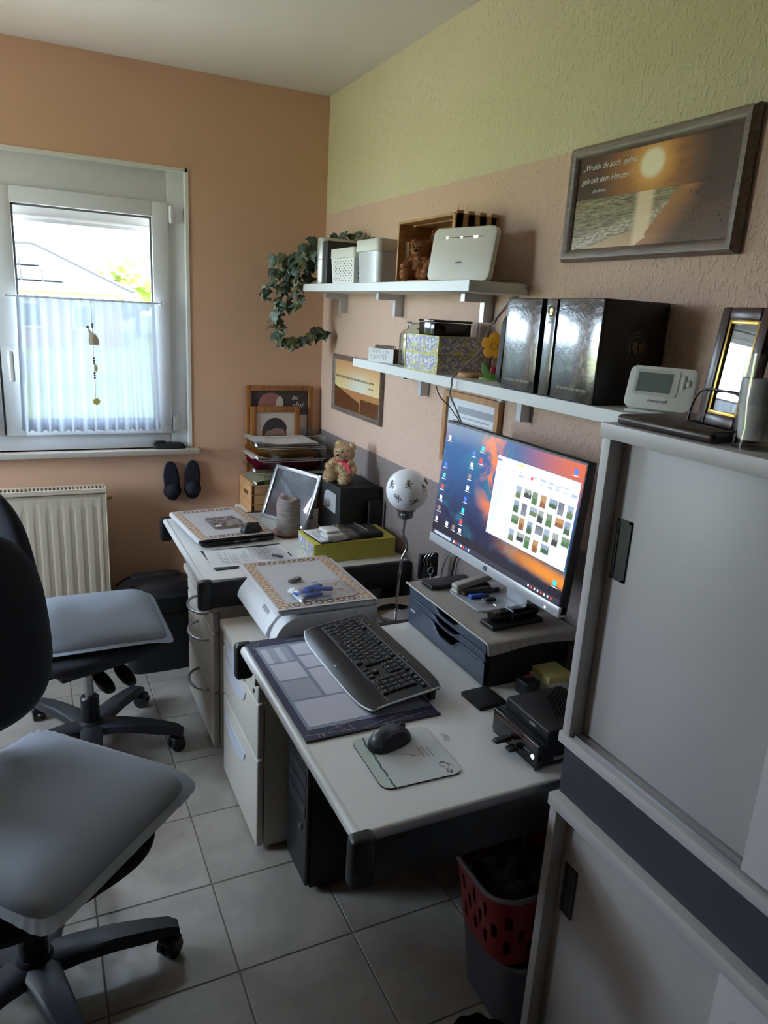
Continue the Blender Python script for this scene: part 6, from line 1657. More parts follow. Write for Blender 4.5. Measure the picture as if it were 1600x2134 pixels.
for k in range(9):
    b = MB(); q = 0.052 + k * 0.0085
    b.box(0, 0.003, -0.076, 0.076, 0, 0.0012, M=Matrix.Translation((-0.335 + q * 1.05, -2.262, 0.8118)) @ Matrix.Rotation(-0.45, 4, 'Z') @ Matrix.Scale(max(0.25, 1 - abs(k - 4) * 0.1), 4, (0, 1, 0)))
    part('groove', b, SCREENBLACK, t, None, True)
b = MB(); b.box(-0.3525, -0.3515, -2.300, -2.280, 0.797, 0.802); part('logo', b, GREY_PL, t, None, True)
b = MB(); b.box(-0.044, 0.036, -0.042, 0.042, 0.0, 0.011, 0.002); solo('black_dock', b, BLACK_MATT, 'small square black dock at the organiser corner', 'dock', (-0.312, -2.052, 0.7205), (0, 0, 0.05), smooth=30, world=False)
t = thing('note_block', 'pad of yellow sticky notes standing beside the organiser', 'sticky notes', (-0.100, -2.050, 0.7225))
YN = plain('pale_yellow_notes', (206, 196, 124), 0.7)
b = MB(); b.box(-0.146, -0.064, -2.090, -2.010, 0.723, 0.748); part('paper_block', b, plain('white_block', (210, 206, 196), 0.7), t, None, True)
b = MB(); b.box(-0.142, -0.066, -2.086, -2.012, 0.7482, 0.766); part('yellow_pad', b, YN, t, None, True)
t = thing('acrylic_note_holder', 'clear acrylic tray around the yellow sticky notes', 'note holder', (-0.105, -2.055, 0.7205))
b = MB(); b.box(-0.152, -0.058, -2.098, -2.002, 0.7205, 0.7225); b.box(-0.090, -0.058, -2.0995, -2.0975, 0.7205, 0.778); b.box(-0.152, -0.120, -2.0995, -2.0975, 0.7205, 0.75); b.box(-0.0585, -0.0565, -2.098, -2.002, 0.7205, 0.795); part('walls', b, CLEAR, t, None, True)
t = thing('paper_clip_cube', 'black paper clip cube in front of the sticky notes', 'clip holder', (-0.188, -2.060, 0.7205), rz=0.1)
b = MB(); b.box(-0.022, 0.022, -0.022, 0.022, 0, 0.038, 0.0025); part('cube', b, BLACK_PLASTIC, t, 40)
b = MB(); b.tube([(-0.012, 0.0, 0.046), (0.014, 0.002, 0.043), (0.018, 0.007, 0.043), (0.012, 0.010, 0.044), (-0.010, 0.007, 0.047), (-0.013, 0.003, 0.046), (0.008, 0.004, 0.046)], 0.0009, 5); part('red_paper_clip', b, plain('red_clip', (206, 60, 84), 0.4), t, 179)
b = MB()
for x, y in ((-0.006, -0.006), (0.006, -0.004), (0.012, 0.002)): b.tube([(x, y, 0.037), (x + 0.001, y, 0.044)], 0.0007, 5)
part('steel_paper_clips', b, STEEL, t, None)

# cables and hooks behind the lamp
def cable(name, label, pts, r, mat):
    b = MB(); b.tube(smoothpath(pts, 8), r, 8); return solo(name, b, mat, label, 'cable', pts[0], smooth=179)
cable('router_cable', 'grey cable running from the router down behind the monitor', [(-0.05, -1.56, 1.752), (-0.012, -1.60, 1.752), (-0.006, -1.638, 1.735), (-0.008, -1.56, 1.70), (-0.012, -1.47, 1.62), (-0.10, -1.56, 1.553), (-0.17, -1.588, 1.505), (-0.211, -1.604, 1.478), (-0.214, -1.606, 1.455), (-0.206, -1.590, 1.425), (-0.10, -1.471, 1.35), (-0.05, -1.46, 1.25), (-0.03, -1.5, 1.0)], 0.0028, CABLE_GREY)
cable('thin_black_cable', 'thin dark cable hanging in front of the certificate', [(-0.006, -1.40, 1.70), (-0.008, -1.39, 1.58), (-0.012, -1.36, 1.50)], 0.0016, CABLE_GREY)
cable('thin_black_cable', 'thin black cable hanging down to the monitor across the certificate', [(-0.204, -1.50, 1.442), (-0.15, -1.44, 1.40), (-0.10, -1.43, 1.36), (-0.06, -1.45, 1.28), (-0.03, -1.48, 1.05)], 0.0016, CABLE_BLACK)
cable('white_cable', 'pale cable looping below the monitor corner', [(-0.10, -1.53, 1.02), (-0.06, -1.47, 0.96), (-0.03, -1.44, 0.93), (-0.02, -1.47, 0.915), (-0.02, -1.42, 0.90), (-0.02, -1.35, 0.84), (-0.03, -1.33, 0.76), (-0.03, -1.32, 0.612)], 0.0022, CABLE_GREY)
cable('black_cable', 'black cable arching behind the organiser', [(-0.012, -1.62, 0.83), (-0.010, -1.55, 0.875), (-0.010, -1.47, 0.885), (-0.010, -1.40, 0.86), (-0.012, -1.375, 0.79), (-0.02, -1.37, 0.612)], 0.0035, CABLE_BLACK)
cable('lamp_cord', 'dark lamp cord trailing over the pedestal top', [(-0.235, -1.235, 0.611), (-0.29, -1.19, 0.610), (-0.33, -1.135, 0.6105), (-0.31, -1.10, 0.6105)], 0.0025, CABLE_BLACK)
t = thing('cable_hook', 'white plug with a metal ring hook beside the lamp', 'plug', (-0.075, -1.385, 0.606))
b = MB(); b.lathe([(0, 0), (0.022, 0), (0.020, 0.14), (0.014, 0.172), (0, 0.178)], n=24); part('plug', b, WHITE_PL, t, 40)
b = MB(); b.tube([(-0.024 + 0.011 * math.cos(a), 0.012 + 0.002 * math.cos(a), 0.195 + 0.013 * math.sin(a)) for a in [2 * PI * k / 20 for k in range(20)]], 0.0022, 8, True); b.tube([(-0.024, 0.012, 0.182), (-0.020, 0.004, 0.14), (-0.010, 0, 0.12)], 0.0022, 8); part('ring', b, STEEL, t, 179)
for k in range(3):
    b = MB(); b.tube(smoothpath([(-0.026 + 0.012 * k, 0.05, 0.20), (-0.032 + 0.012 * k, 0.05, 0.225), (-0.022 + 0.012 * k, 0.045, 0.245)]), 0.0018, 6); part('hook', b, CHROME, t, 179)
b = MB(); b.box(-0.045, 0.03, 0.052, 0.070, 0.15, 0.24, 0.006); part('socket_block', b, BLACK_PLASTIC, t, 40)

# ------------------------------------------------------------------ upper shelf
UZ = 1.7422
t = thing('tin_file_box', 'pale silver file box with a rounded spine beside the ivy', 'file box', (-0.10, -0.415, UZ))
b = MB(); pr = [(0.085, -0.034), (0.085, 0.034), (-0.055, 0.034)] + [(-0.055 - 0.034 * math.sin(PI * k / 12), 0.034 * math.cos(PI * k / 12)) for k in range(1, 12)] + [(-0.055, -0.034)]
SILV = plain('pale_silver_tin', (196, 200, 196), 0.3, metal=0.5)
b.prism(pr, 0.182, None, 0.002); part('body', b, SILV, t, 40)
for z in (0.006, 0.098):
    b = MB(); b.tube([(-0.055 - 0.036 * math.sin(PI * k / 12), 0.036 * math.cos(PI * k / 12), z) for k in range(13)], 0.0022, 6); part('band', b, STEEL, t, 179)
t = thing('black_folder_box', 'slim black folder box between the tin file and the white boxes', 'file box', (-0.10, -0.490, UZ))
b = MB(); b.box(-0.085, 0.085, -0.024, 0.026, 0, 0.166, 0.002); part('carton', b, plain('black_card', (44, 44, 48), 0.5), t, 30)
b = MB(); b.box(-0.0858, -0.085, -0.012, 0.012, 0.05, 0.10); part('spine_label', b, plain('dark_label', (60, 60, 66), 0.5), t, None)
def storage(name, label, ya, yb, h, lidh, mat, perforated):
    t = thing(name, label, 'storage box', (-0.105, (ya + yb) / 2, UZ))
    w = ya - yb; x0, x1 = -0.080, 0.078
    tp = 0.93
    def wallface(p00, p10, p01, p11, nx, nz, hole):
        b = MB(); g = [[Vector(p00).lerp(Vector(p10), i / nx).lerp(Vector(p01).lerp(Vector(p11), i / nx), j / nz) for j in range(nz + 1)] for i in range(nx + 1)]
        V = [[b.bm.verts.new(q) for q in r] for r in g]
        for i in range(nx):
            for j in range(nz):
                if hole(i, j): continue
                b.bm.faces.new((V[i][j], V[i + 1][j], V[i + 1][j + 1], V[i][j + 1]))
        return b
    hb = h - lidh
    lo = [(x0 * tp, w / 2 * tp), (x0 * tp, -w / 2 * tp), (x1 * tp, -w / 2 * tp), (x1 * tp, w / 2 * tp)]; hi = [(x0, w / 2), (x0, -w / 2), (x1, -w / 2), (x1, w / 2)]
    if perforated:
        B = MB()
        for k in range(4):
            a, c = lo[k], lo[(k + 1) % 4]; a2, c2 = hi[k], hi[(k + 1) % 4]
            nx = 33 if k % 2 == 0 else 27
            f = wallface(a + (0,), c + (0,), a2 + (hb,), c2 + (hb,), nx, 21, lambda i, j, nx=nx: 1 < i < nx - 2 and 1 < j < 19 and ((i % 4 == 1 and j % 4 == 2) or (i % 4 == 3 and j % 4 == 0)))
            me = f.mesh('f', None, False); B.bm.from_mesh(me); bpy.data.meshes.remove(me)
        B.poly([q + (0.0,) for q in reversed(lo)])
        part('body', B, mat, t, None, fix=False)
        b = MB(); b.box(x0 * 0.86, x1 * 0.86, -w / 2 * 0.86, w / 2 * 0.86, 0.002, hb * 0.95); part('contents', b, BLACK_MATT, t, None)
    else:
        b = MB(); pl = rrect(1, 1, 0.12, 6)
        V0 = [b.bm.verts.new(((x0 + x1) / 2 + q[0] * (x1 - x0) * tp, q[1] * w * tp, 0)) for q in pl]; V1 = [b.bm.verts.new(((x0 + x1) / 2 + q[0] * (x1 - x0), q[1] * w, hb)) for q in pl]
        n = len(pl)
        for k in range(n): b.bm.faces.new((V0[k], V0[(k + 1) % n], V1[(k + 1) % n], V1[k]))
        b.bm.faces.new(list(reversed(V0))); b.bm.faces.new(V1); part('body', b, mat, t, 40)
    b = MB(); b.prism(rrect((x1 - x0) + 0.012, w + 0.012, 0.02, 6, (x0 + x1) / 2, 0), lidh, Matrix.Translation((0, 0, hb + 0.0005)), 0.004); part('lid', b, plain('pale_lid', (214, 212, 206), 0.4), t, 40)
    return t
storage('storage_box', 'white perforated storage box with a plain lid on the upper shelf', -0.560, -0.790, 0.128, 0.036, WHITE_PL, True)
storage('storage_box', 'plain pale grey storage box with a lid next to the wooden crate', -0.812, -1.000, 0.146, 0.040, plain('pale_grey_box', (198, 200, 204), 0.25), False)

t = thing('wooden_crate', 'small wooden crate lying on its side with bears inside', 'crate', (-0.09, -1.255, UZ))
CY0, CY1, CX0, CX1, CZ1 = -1.438, -1.075, -0.150, -0.008, UZ + 0.186
CW = wood('crate_wood', (196, 152, 104), (166, 120, 74), 5.0, 0, 0.6); CWY = wood('crate_wood_long', (196, 152, 104), (166, 120, 74), 5.0, 1, 0.6)
def slotted(y):   # end board with two vertical slots and castellated far edge
    b = MB(); th = 0.008
    x = [CX0, -0.122, -0.110, -0.085, -0.072, CX1]; z0, z1, z2, z3 = UZ, UZ + 0.075, UZ + 0.135, CZ1
    for k in range(5):
        if k in (1, 3): b.box(x[k], x[k + 1], y, y + th, z0, z1); b.box(x[k], x[k + 1], y, y + th, z2, z3)
        else: b.box(x[k], x[k + 1], y, y + th, z0, z3)
    return b
part('end_board', slotted(CY1 - 0.008), CW, t, None, True); part('end_board', slotted(CY0), CW, t, None, True)
b = MB(); b.box(CX0, CX1, CY0, CY1, UZ, UZ + 0.007); part('side_slat', b, CWY, t, None, True)
b = MB(); b.box(CX0, -0.10, CY0, CY1, CZ1, CZ1 + 0.007); part('side_slat', b, CWY, t, None, True)
b = MB(); b.box(-0.085, CX1, CY0, CY1, CZ1, CZ1 + 0.007); part('side_slat', b, CWY, t, None, True)
for z0, z1 in ((UZ, UZ + 0.060), (UZ + 0.066, UZ + 0.118), (UZ + 0.150, CZ1)):
    b = MB(); b.box(CX1 - 0.007, CX1, CY0, CY1, z0, z1); part('bottom_slat', b, CWY, t, None, True)
b = MB()
for k in range(4): b.box(CX0 + 0.005 + k * 0.040, CX0 + 0.027 + k * 0.040, CY0 - 0.007, CY0 - 0.0005, CZ1 - 0.05, CZ1 + 0.014)
b.box(CX0, CX1, CY0 - 0.007, CY0 - 0.0005, CZ1 - 0.05, CZ1 + 0.004); part('castellated_board', b, CW, t, None, True)
bear('small brown teddy bear sitting at the front of the crate', (-0.100, -1.150, UZ + 0.008), -0.95, 0.132, BROWNFUR, 11, None, 3000, 0.5, 'brown bears in the crate')
bear('brown teddy bear with its head behind the router inside the crate', (-0.072, -1.250, UZ + 0.008), -1.2, 0.128, BROWNFUR, 17, None, 3000, -0.5, 'brown bears in the crate')
bear('brown teddy bear seated higher at the back of the crate', (-0.046, -1.180, UZ + 0.056), -1.1, 0.118, BROWNFUR, 23, None, 3000, 0.2, 'brown bears in the crate')

t = thing('internet_router', 'white rounded router with a lit dash line on the upper shelf', 'router', (-0.196, -1.378, UZ), rot=(0, 0, -1.30))
Rr = Matrix.Rotation(-0.16, 4, 'X')
b = MB(); b.prism(rrect(0.245, 0.150, 0.020, 8, 0.1225, 0.077), 0.018, Rr @ Matrix.Rotation(PI / 2, 4, 'X') @ Matrix.Translation((0, 0, -0.018)), 0.004); part('case', b, plain('router_white', (212, 208, 198), 0.4), t, 50)
b = MB(); b.box(0.05, 0.20, 0.016, 0.060, 0.0, 0.012, 0.003); part('stand', b, WHITE_PL, t, 40)
b = MB(); b.box(0.040, 0.200, -0.0006, 0.0004, 0.1225, 0.1245, M=Rr); part('light_bar', b, plain('dash_brown', (96, 88, 78), 0.5), t, None)
for x in (0.054, 0.112, 0.162, 0.171):
    b = MB(); b.box(x, x + 0.007, -0.0012, 0.0002, 0.121, 0.126, 0.0005, M=Rr); part('status_light', b, emit('warm_led', (255, 246, 214), 1.6), t, None)
text('lettering', 'HUAWEI', 0.007, INK_GREY, t, Rr @ frame_axes((0.106, -0.0006, 0.050), (1, 0, 0), (0, -1, 0)))

# ------------------------------------------------------------------ ivy
def ivy():
    t = thing('trailing_ivy', 'artificial ivy trailing from a pot over the shelf end', 'plant', (-0.095, -0.325, UZ))
    POTM = plain('clay_pot', (150, 104, 84), 0.8)
    b = MB(); b.lathe([(0, 0), (0.030, 0), (0.040, 0.075), (0.044, 0.078), (0.044, 0.090), (0.038, 0.090), (0.036, 0.080), (0, 0.078)], n=28); part('pot', b, POTM, t, 40)
    STEM = plain('ivy_stem', (120, 128, 70), 0.7)
    lm = Mat('ivy_leaf', rough=0.45); r = lm.rnd(); x, y, z = lm.xyz()
    c = lm.mix(r, rgb(52, 76, 64), rgb(92, 112, 98)); c = lm.mix((r * 7.0).frac().gt(0.72) * 0.8, c, rgb(108, 104, 62))
    vein = (x.abs().lt(0.0007)).max((y - x.abs() * 0.9).abs().lt(0.0006))
    lm.base(lm.mix(vein * 0.6, c, rgb(156, 170, 138)))
    shape = [(0, -0.010), (0.006, -0.015), (0.014, -0.010), (0.022, -0.004), (0.013, 0.004), (0.011, 0.012), (0.005, 0.016), (0, 0.030)]
    outl = shape + [(-p[0], p[1]) for p in reversed(shape[1:-1])]
    meshes = []
    for v in range(3):
        b = MB(); pts = [Vector((p[0], p[1], 0.0045 * math.sin(p[1] * 90 + v) - 10 * p[0] * p[0] * (1 + v * .4))) for p in outl]
        c0 = b.bm.verts.new((0, 0.004, 0.003)); vs = [b.bm.verts.new(p) for p in pts]
        for k in range(len(vs)): b.bm.faces.new((c0, vs[k], vs[(k + 1) % len(vs)]))
        me = b.mesh('leaf', 179, False); me.materials.append(lm.m); meshes.append(me)
    base = Vector(t.location)
    R = random.Random(21)
    stems = [
        [(-0.10, -0.32, 1.83), (-0.15, -0.28, 1.90), (-0.20, -0.22, 1.86), (-0.25, -0.20, 1.76), (-0.28, -0.19, 1.66), (-0.29, -0.18, 1.58), (-0.27, -0.18, 1.51), (-0.22, -0.18, 1.49), (-0.16, -0.17, 1.505), (-0.10, -0.17, 1.525), (-0.06, -0.17, 1.535)],
        [(-0.10, -0.32, 1.83), (-0.17, -0.27, 1.88), (-0.24, -0.22, 1.83), (-0.30, -0.20, 1.77), (-0.34, -0.19, 1.72), (-0.345, -0.19, 1.68)],
        [(-0.10, -0.32, 1.83), (-0.12, -0.25, 1.92), (-0.17, -0.19, 1.90), (-0.21, -0.17, 1.82), (-0.23, -0.16, 1.72), (-0.24, -0.16, 1.63)],
        [(-0.10, -0.32, 1.83), (-0.18, -0.30, 1.86), (-0.21, -0.27, 1.80), (-0.22, -0.25, 1.72), (-0.215, -0.245, 1.64)],
        [(-0.09, -0.32, 1.83), (-0.06, -0.30, 1.92), (-0.05, -0.36, 1.935), (-0.035, -0.48, 1.930), (-0.03, -0.58, 1.918)],
        [(-0.10, -0.32, 1.83), (-0.14, -0.24, 1.86), (-0.13, -0.18, 1.83), (-0.14, -0.16, 1.76)],
        [(-0.10, -0.32, 1.83), (-0.22, -0.25, 1.84), (-0.29, -0.23, 1.835), (-0.32, -0.22, 1.83)]]
    dens = [74, 32, 52, 40, 22, 28, 18]
    for si, s in enumerate(stems):
        path = smoothpath(s, 8)
        b = MB(); b.tube([p - base for p in path], 0.0014, 5); part('stem', b, STEM, t, 179)
        for k in range(dens[si]):
            u = (0.10 + 0.90 * (k + R.random()) / dens[si]) * (len(path) - 1); i = min(int(u), len(path) - 2)
            p = path[i].lerp(path[i + 1], u - i)
            off = Vector((R.uniform(-1, 1), R.uniform(-1, 1), R.uniform(-0.8, 0.8))) * 0.022
            q = p + off
            if q.x > -0.012: q.x = -0.012
            if q.y > -0.03: q.y = -0.03
            face = Vector((R.uniform(-1.2, 0.2), R.uniform(-1.0, 0.2), R.uniform(-0.1, 0.9))).normalized()
            down = Vector((R.uniform(-.7, .7), R.uniform(-.5, .5), -1.0))
            M = frame_axes((0, 0, 0), down.cross(face), face)
            sc = R.uniform(0.85, 1.45)
            if s is stems[0] and u > len(path) * 0.45: sc *= 1.15
            piece('leaf', meshes[R.randrange(3)], t, q - base, M.to_euler(), (sc, sc, sc))
ivy()

# ------------------------------------------------------------------ lower shelf
LZ = 1.4742
t = thing('spiral_card_box', 'small white sketched card box with a black spiral on top', 'card box', (-0.160, -1.045, LZ), rz=-1.20)
b = MB(); b.box(-0.060, 0.060, -0.020, 0.020, 0, 0.048, 0.001); part('card', b, plain('kraft_brown', (128, 96, 60), 0.7), t, 30)
b = MB(); b.box(-0.060, 0.060, -0.0212, -0.0201, 0.0, 0.0475); p = part('front_sheet', b, PAPER, t, None)
b = MB(); Y_ = -0.0216
b.tube([(q[0], Y_, q[1]) for q in [(-0.053, 0.042), (-0.030, 0.041), (-0.030, 0.034), (-0.053, 0.035), (-0.053, 0.042)]], 0.0005, 4)
b.tube([(q[0], Y_, q[1]) for q in [(-0.05, 0.022), (-0.035, 0.024), (-0.028, 0.018), (-0.01, 0.016), (0.005, 0.018), (0.006, 0.026), (-0.012, 0.023), (-0.03, 0.011), (-0.036, 0.009), (-0.045, 0.015), (-0.05, 0.022)]], 0.0005, 4)
b.tube([(0.020 + 0.006 * math.cos(a), Y_, 0.018 + 0.009 * math.sin(a)) for a in [2 * PI * k / 16 for k in range(16)]], 0.0005, 4, True)
b.tube([(q[0], Y_, q[1]) for q in [(0.012, 0.040), (0.034, 0.039), (0.034, 0.033), (0.012, 0.034), (0.012, 0.040)]], 0.0005, 4)
b.tube([(q[0], Y_, q[1]) for q in [(-0.02, 0.041), (-0.006, 0.041), (-0.006, 0.031), (-0.02, 0.031), (-0.02, 0.041)]], 0.0005, 4)
part('sketches', b, INK_GREY, p, None)
b = MB(); b.tube([(-0.048 + 0.0055 * k / 8, 0.002 + 0.006 * math.cos(k * PI / 4), 0.052 + 0.006 * math.sin(k * PI / 4)) for k in range(0, 140)], 0.0009, 5); part('spiral', b, INK, t, 179)
JG = Mat('bottle_glass', rgb(214, 232, 226), 0.03); JG.b.inputs['Transmission Weight'].default_value = 1.0; JG.b.inputs['IOR'].default_value = 1.45
JG.set('Base Color', (0.84, 0.93, 0.90, 1)); _nz = JG.noise(JG.coord(), 18.0, 2.0); JG.bump(_nz, 0.15, 0.003)
t = thing('glass_bottle', 'clear square glass bottle with a wide lip beside the patterned boxes', 'bottle', (-0.112, -1.170, LZ))
b = MB()
def sqring(w, z, ex, n=40): return [Vector((w * math.copysign(abs(math.cos(a)) ** (2 / ex), math.cos(a)), w * math.copysign(abs(math.sin(a)) ** (2 / ex), math.sin(a)), z)) for a in [2 * PI * k / n for k in range(n)]]
secs = [(0.040, 0.001, 6), (0.042, 0.004, 6), (0.0425, 0.09, 6), (0.042, 0.103, 5), (0.036, 0.115, 3), (0.025, 0.122, 2), (0.0235, 0.138, 2), (0.0295, 0.141, 2), (0.0300, 0.146, 2), (0.0215, 0.147, 2), (0.0210, 0.125, 2), (0.033, 0.112, 3), (0.039, 0.10, 5), (0.0395, 0.008, 6), (0.037, 0.006, 6)]
V = [[b.bm.verts.new(p) for p in sqring(*s)] for s in secs]
for A, B in zip(V, V[1:]):
    for k in range(40): b.bm.faces.new((A[k], A[(k + 1) % 40], B[(k + 1) % 40], B[k]))
b.bm.faces.new(list(reversed(V[0]))); b.bm.faces.new(V[-1]); part('glass', b, JG.m, t, 60)
for k in range(2):
    z0 = LZ + k * 0.0555
    t = thing('patterned_box', ('lower of two floral paper boxes on the lower shelf', 'upper of two floral paper boxes on the lower shelf')[k], 'box', (-0.10, -1.372, z0), group='floral boxes stacked on the shelf')
    b = MB(); b.box(-0.092, 0.090, -0.106, 0.106, 0.0005, 0.0545, 0.001); part('carton', b, FLORAL, t, 30)
    b = MB()
    for x0, x1, y0, y1 in ((-0.094, -0.090, -0.108, 0.108),):
        b.box(x0, x1, y0, y1, 0.0, 0.003); b.box(x0, x1, y0, y1, 0.0525, 0.0552); b.box(x0, x1, y0, y0 + 0.003, 0, 0.0552); b.box(x0, x1, y1 - 0.003, y1, 0, 0.0552)
    b.box(-0.094, 0.090, -0.108, -0.1045, 0.0525, 0.0552); part('yellow_edging', b, plain('yellow_edge', (212, 204, 104), 0.6), t, None)
t = thing('black_lacquer_box', 'small black lacquer box with lid on the floral boxes', 'box', (-0.115, -1.380, LZ + 0.1112))
b = MB(); b.box(-0.070, 0.060, -0.050, 0.046, 0, 0.037, 0.001); part('box', b, SCREENBLACK, t, 30)
b = MB(); b.box(-0.073, 0.063, -0.053, 0.049, 0.0385, 0.046, 0.002); part('lid', b, SCREENBLACK, t, 30)
t = thing('flower_clip', 'yellow wooden flower on a spring with green leaves', 'ornament', (-0.105, -1.640, LZ), rz=-0.75)
b = MB(); b.prism([(0.036 * math.cos(a), 0.020 * math.sin(a)) for a in [2 * PI * k / 32 for k in range(32)]], 0.006, None, 0.0015); part('base', b, plain('light_green_wood', (132, 176, 84), 0.5), t, 40)
fx = frame_axes((0, -0.002, 0), (1, 0, 0), (0, -1, 0))
lv = [(-0.012, 0.004), (0.012, 0.004), (0.022, 0.010), (0.030, 0.026), (0.030, 0.042), (0.026, 0.046), (0.016, 0.040), (0.006, 0.026), (0, 0.022), (-0.006, 0.026), (-0.016, 0.042), (-0.026, 0.050), (-0.031, 0.044), (-0.030, 0.026), (-0.022, 0.010)]
b = MB(); b.prism(lv, 0.006, fx, 0.001); part('leaves', b, plain('green_wood', (96, 138, 64), 0.5), t, 40)
b = MB(); b.tube([(0.003 * math.cos(k * 0.9), 0.003 * math.sin(k * 0.9) - 0.004, 0.030 + k * 0.0006) for k in range(70)], 0.0007, 5); part('spring', b, STEEL, t, 179)
pet = []
for k in range(60):
    a = 2 * PI * k / 60; r_ = 0.0255 + 0.0115 * abs(math.cos(2.5 * (a - PI / 2))) ** 0.6 ; pet.append((r_ * math.cos(a), 0.096 + r_ * math.sin(a)))
b = MB(); b.prism(pet, 0.008, fx, 0.0015); part('petals', b, plain('orange_yellow_wood', (232, 158, 34), 0.45), t, 40)
b = MB(); b.tube([(0.010 * math.cos(a), -0.0105, 0.096 + 0.010 * math.sin(a)) for a in [2 * PI * k / 24 for k in range(24)]], 0.0007, 5, True)
for x, z in ((-0.003, 0.099), (0.003, 0.099), (0, 0.096), (-0.003, 0.093), (0.003, 0.093)): b.ball((x, -0.0105, z), 0.0008, 1)
part('face_marks', b, plain('brown_mark', (150, 90, 24), 0.5), t, None)
b = MB(); b.ball((0.006, -0.009, 0.028), (0.010, 0.003, 0.011), 3); part('ladybird', b, plain('ladybird_red', (150, 22, 34), 0.4), t, 179)
b = MB(); b.lathe([(0, 0), (0.034, 0), (0.036, 0.004), (0.036, 0.010), (0.033, 0.013), (0, 0.013)], n=40); solo('wooden_disc', b, PINE, 'round pine disc lying beside the yellow flower', 'disc', (-0.125, -1.555, LZ), world=False, smooth=40)
t = thing('black_speaker', 'slim black rounded device leaning against the binders', 'device', (-0.10, -1.778, LZ), rot=(0.07, 0, 0))
b = MB(); b.prism(rrect(0.155, 0.185, 0.03, 8, 0, 0.0925), 0.024, frame_axes((0, 0.018, 0), (1, 0, 0), (0, -1, 0)), 0.003); part('shell', b, BLACK_MATT, t, 50)
LEATHER = Mat('green_black_leatherette', rgb(18, 30, 34), 0.24); _v = LEATHER.coord(); _n = LEATHER.noise(_v, 55.0, 3.0, 0.6, 0.8)
LEATHER.base(LEATHER.mix(_n, rgb(18, 30, 34), rgb(24, 38, 42))).bump(_n, 0.5, 0.003); LEATHER.set('Specular IOR Level', 0.75); LEATHER.set('Coat Weight', 1.0); LEATHER.set('Coat IOR', 1.8); LEATHER.set('Coat Roughness', 0.16)
LEATH2 = plain('black_album_cover', (18, 20, 22), 0.45, grain=0.1, scale=160, bump=0.2)
def binder(name, label, ya, yb, h):
    t = thing(name, label, 'binder', (-0.10, (ya + yb) / 2, LZ), group='dark collector albums on the lower shelf')
    w = ya - yb
    b = MB(); b.box(-0.0905, 0.094, -w / 2, w / 2, 0, h, 0.003, 2); part('cover', b, LEATH2, t, 40)
    b = MB(); b.pillow(1, 1, lambda r: 0, lambda r: 0, 20, 1, 8) if False else b.box(-0.094, -0.0903, -w / 2 + 0.001, w / 2 - 0.001, 0.001, h - 0.001, 0.0015, 2); part('spine', b, LEATHER.m, t, 40)
    return t
def spine_text(t, body, z, size, m=plain('faded_gilt', (150, 146, 128), 0.4, metal=0.4)): return text('lettering', body, size, m, t, frame_axes((-0.0944, 0, z), (0, -1, 0), (-1, 0, 0)), 0, 'CENTER')
t = binder('collector_binder', 'broad dark green binder next to the leaning device', -1.815, -1.955, 0.222); spine_text(t, 'DIE BANKNOTEN DER WELT', 0.022, 0.008)
t = binder('slim_album', 'slim dark album with a gold crest between two broad binders', -1.972, -2.012, 0.222); spine_text(t, '2000', 0.166, 0.009)
b = MB(); b.tube([(-0.0944, 0.011 * math.cos(a), 0.194 + 0.011 * math.sin(a)) for a in [2 * PI * k / 24 for k in range(24)]], 0.0011, 5, True); b.cyl((-0.0942, 0, 0.196), (-0.0948, 0, 0.196), 0.0055, n=16); b.box(-0.0948, -0.0942, -0.005, 0.005, 0.186, 0.190); part('crest', b, GOLD, t, None)
t = binder('collector_binder', 'broad dark green binder with a gold globe emblem on its side', -2.018, -2.166, 0.224); spine_text(t, 'DIE BANKNOTEN DER WELT', 0.024, 0.008)
yb = -(2.166 - 2.018) / 2 - 0.0006
b = MB()
def line(p, q, w_=0.0008):
    b.tube([Vector((p[0], yb, p[1])), Vector((q[0], yb, q[1]))], w_ * 0.5, 4)
for p, q in (((-0.082, 0.008), (0.088, 0.008)), ((0.088, 0.008), (0.088, 0.216)), ((0.088, 0.216), (-0.082, 0.216)), ((-0.082, 0.216), (-0.082, 0.008))): line(p, q)
part('gilt_line', b, plain('dull_gilt', (110, 92, 60), 0.4, metal=0.4), t, None)
EMB = plain('emblem_gilt', (120, 102, 78), 0.4, metal=0.5)
b = MB()
for r_ in (0.034, 0.026): b.tube([(0.010 + r_ * 0.86 * math.cos(a), yb, 0.124 + r_ * math.sin(a)) for a in [2 * PI * k / 40 for k in range(40)]], 0.0008, 5, True)
for pts in ([(-0.010, 0.012), (-0.002, 0.016), (0.004, 0.008), (0.0, 0.0), (0.004, -0.008), (0.0, -0.016), (-0.006, -0.006), (-0.012, 0.002)], [(0.006, 0.010), (0.014, 0.012), (0.016, 0.002), (0.012, -0.010), (0.008, -0.002)]):
    b.prism([(q[0] + 0.010, q[1] + 0.124) for q in pts], 0.0006, frame_axes((0, yb, 0), (1, 0, 0), (0, -1, 0)))
for s in (-1, 1): b.box(0.010 + s * 0.0195 - 0.002, 0.010 + s * 0.0195 + 0.002, yb - 0.0006, yb, 0.110, 0.138)
part('globe_emblem', b, EMB, t, None)

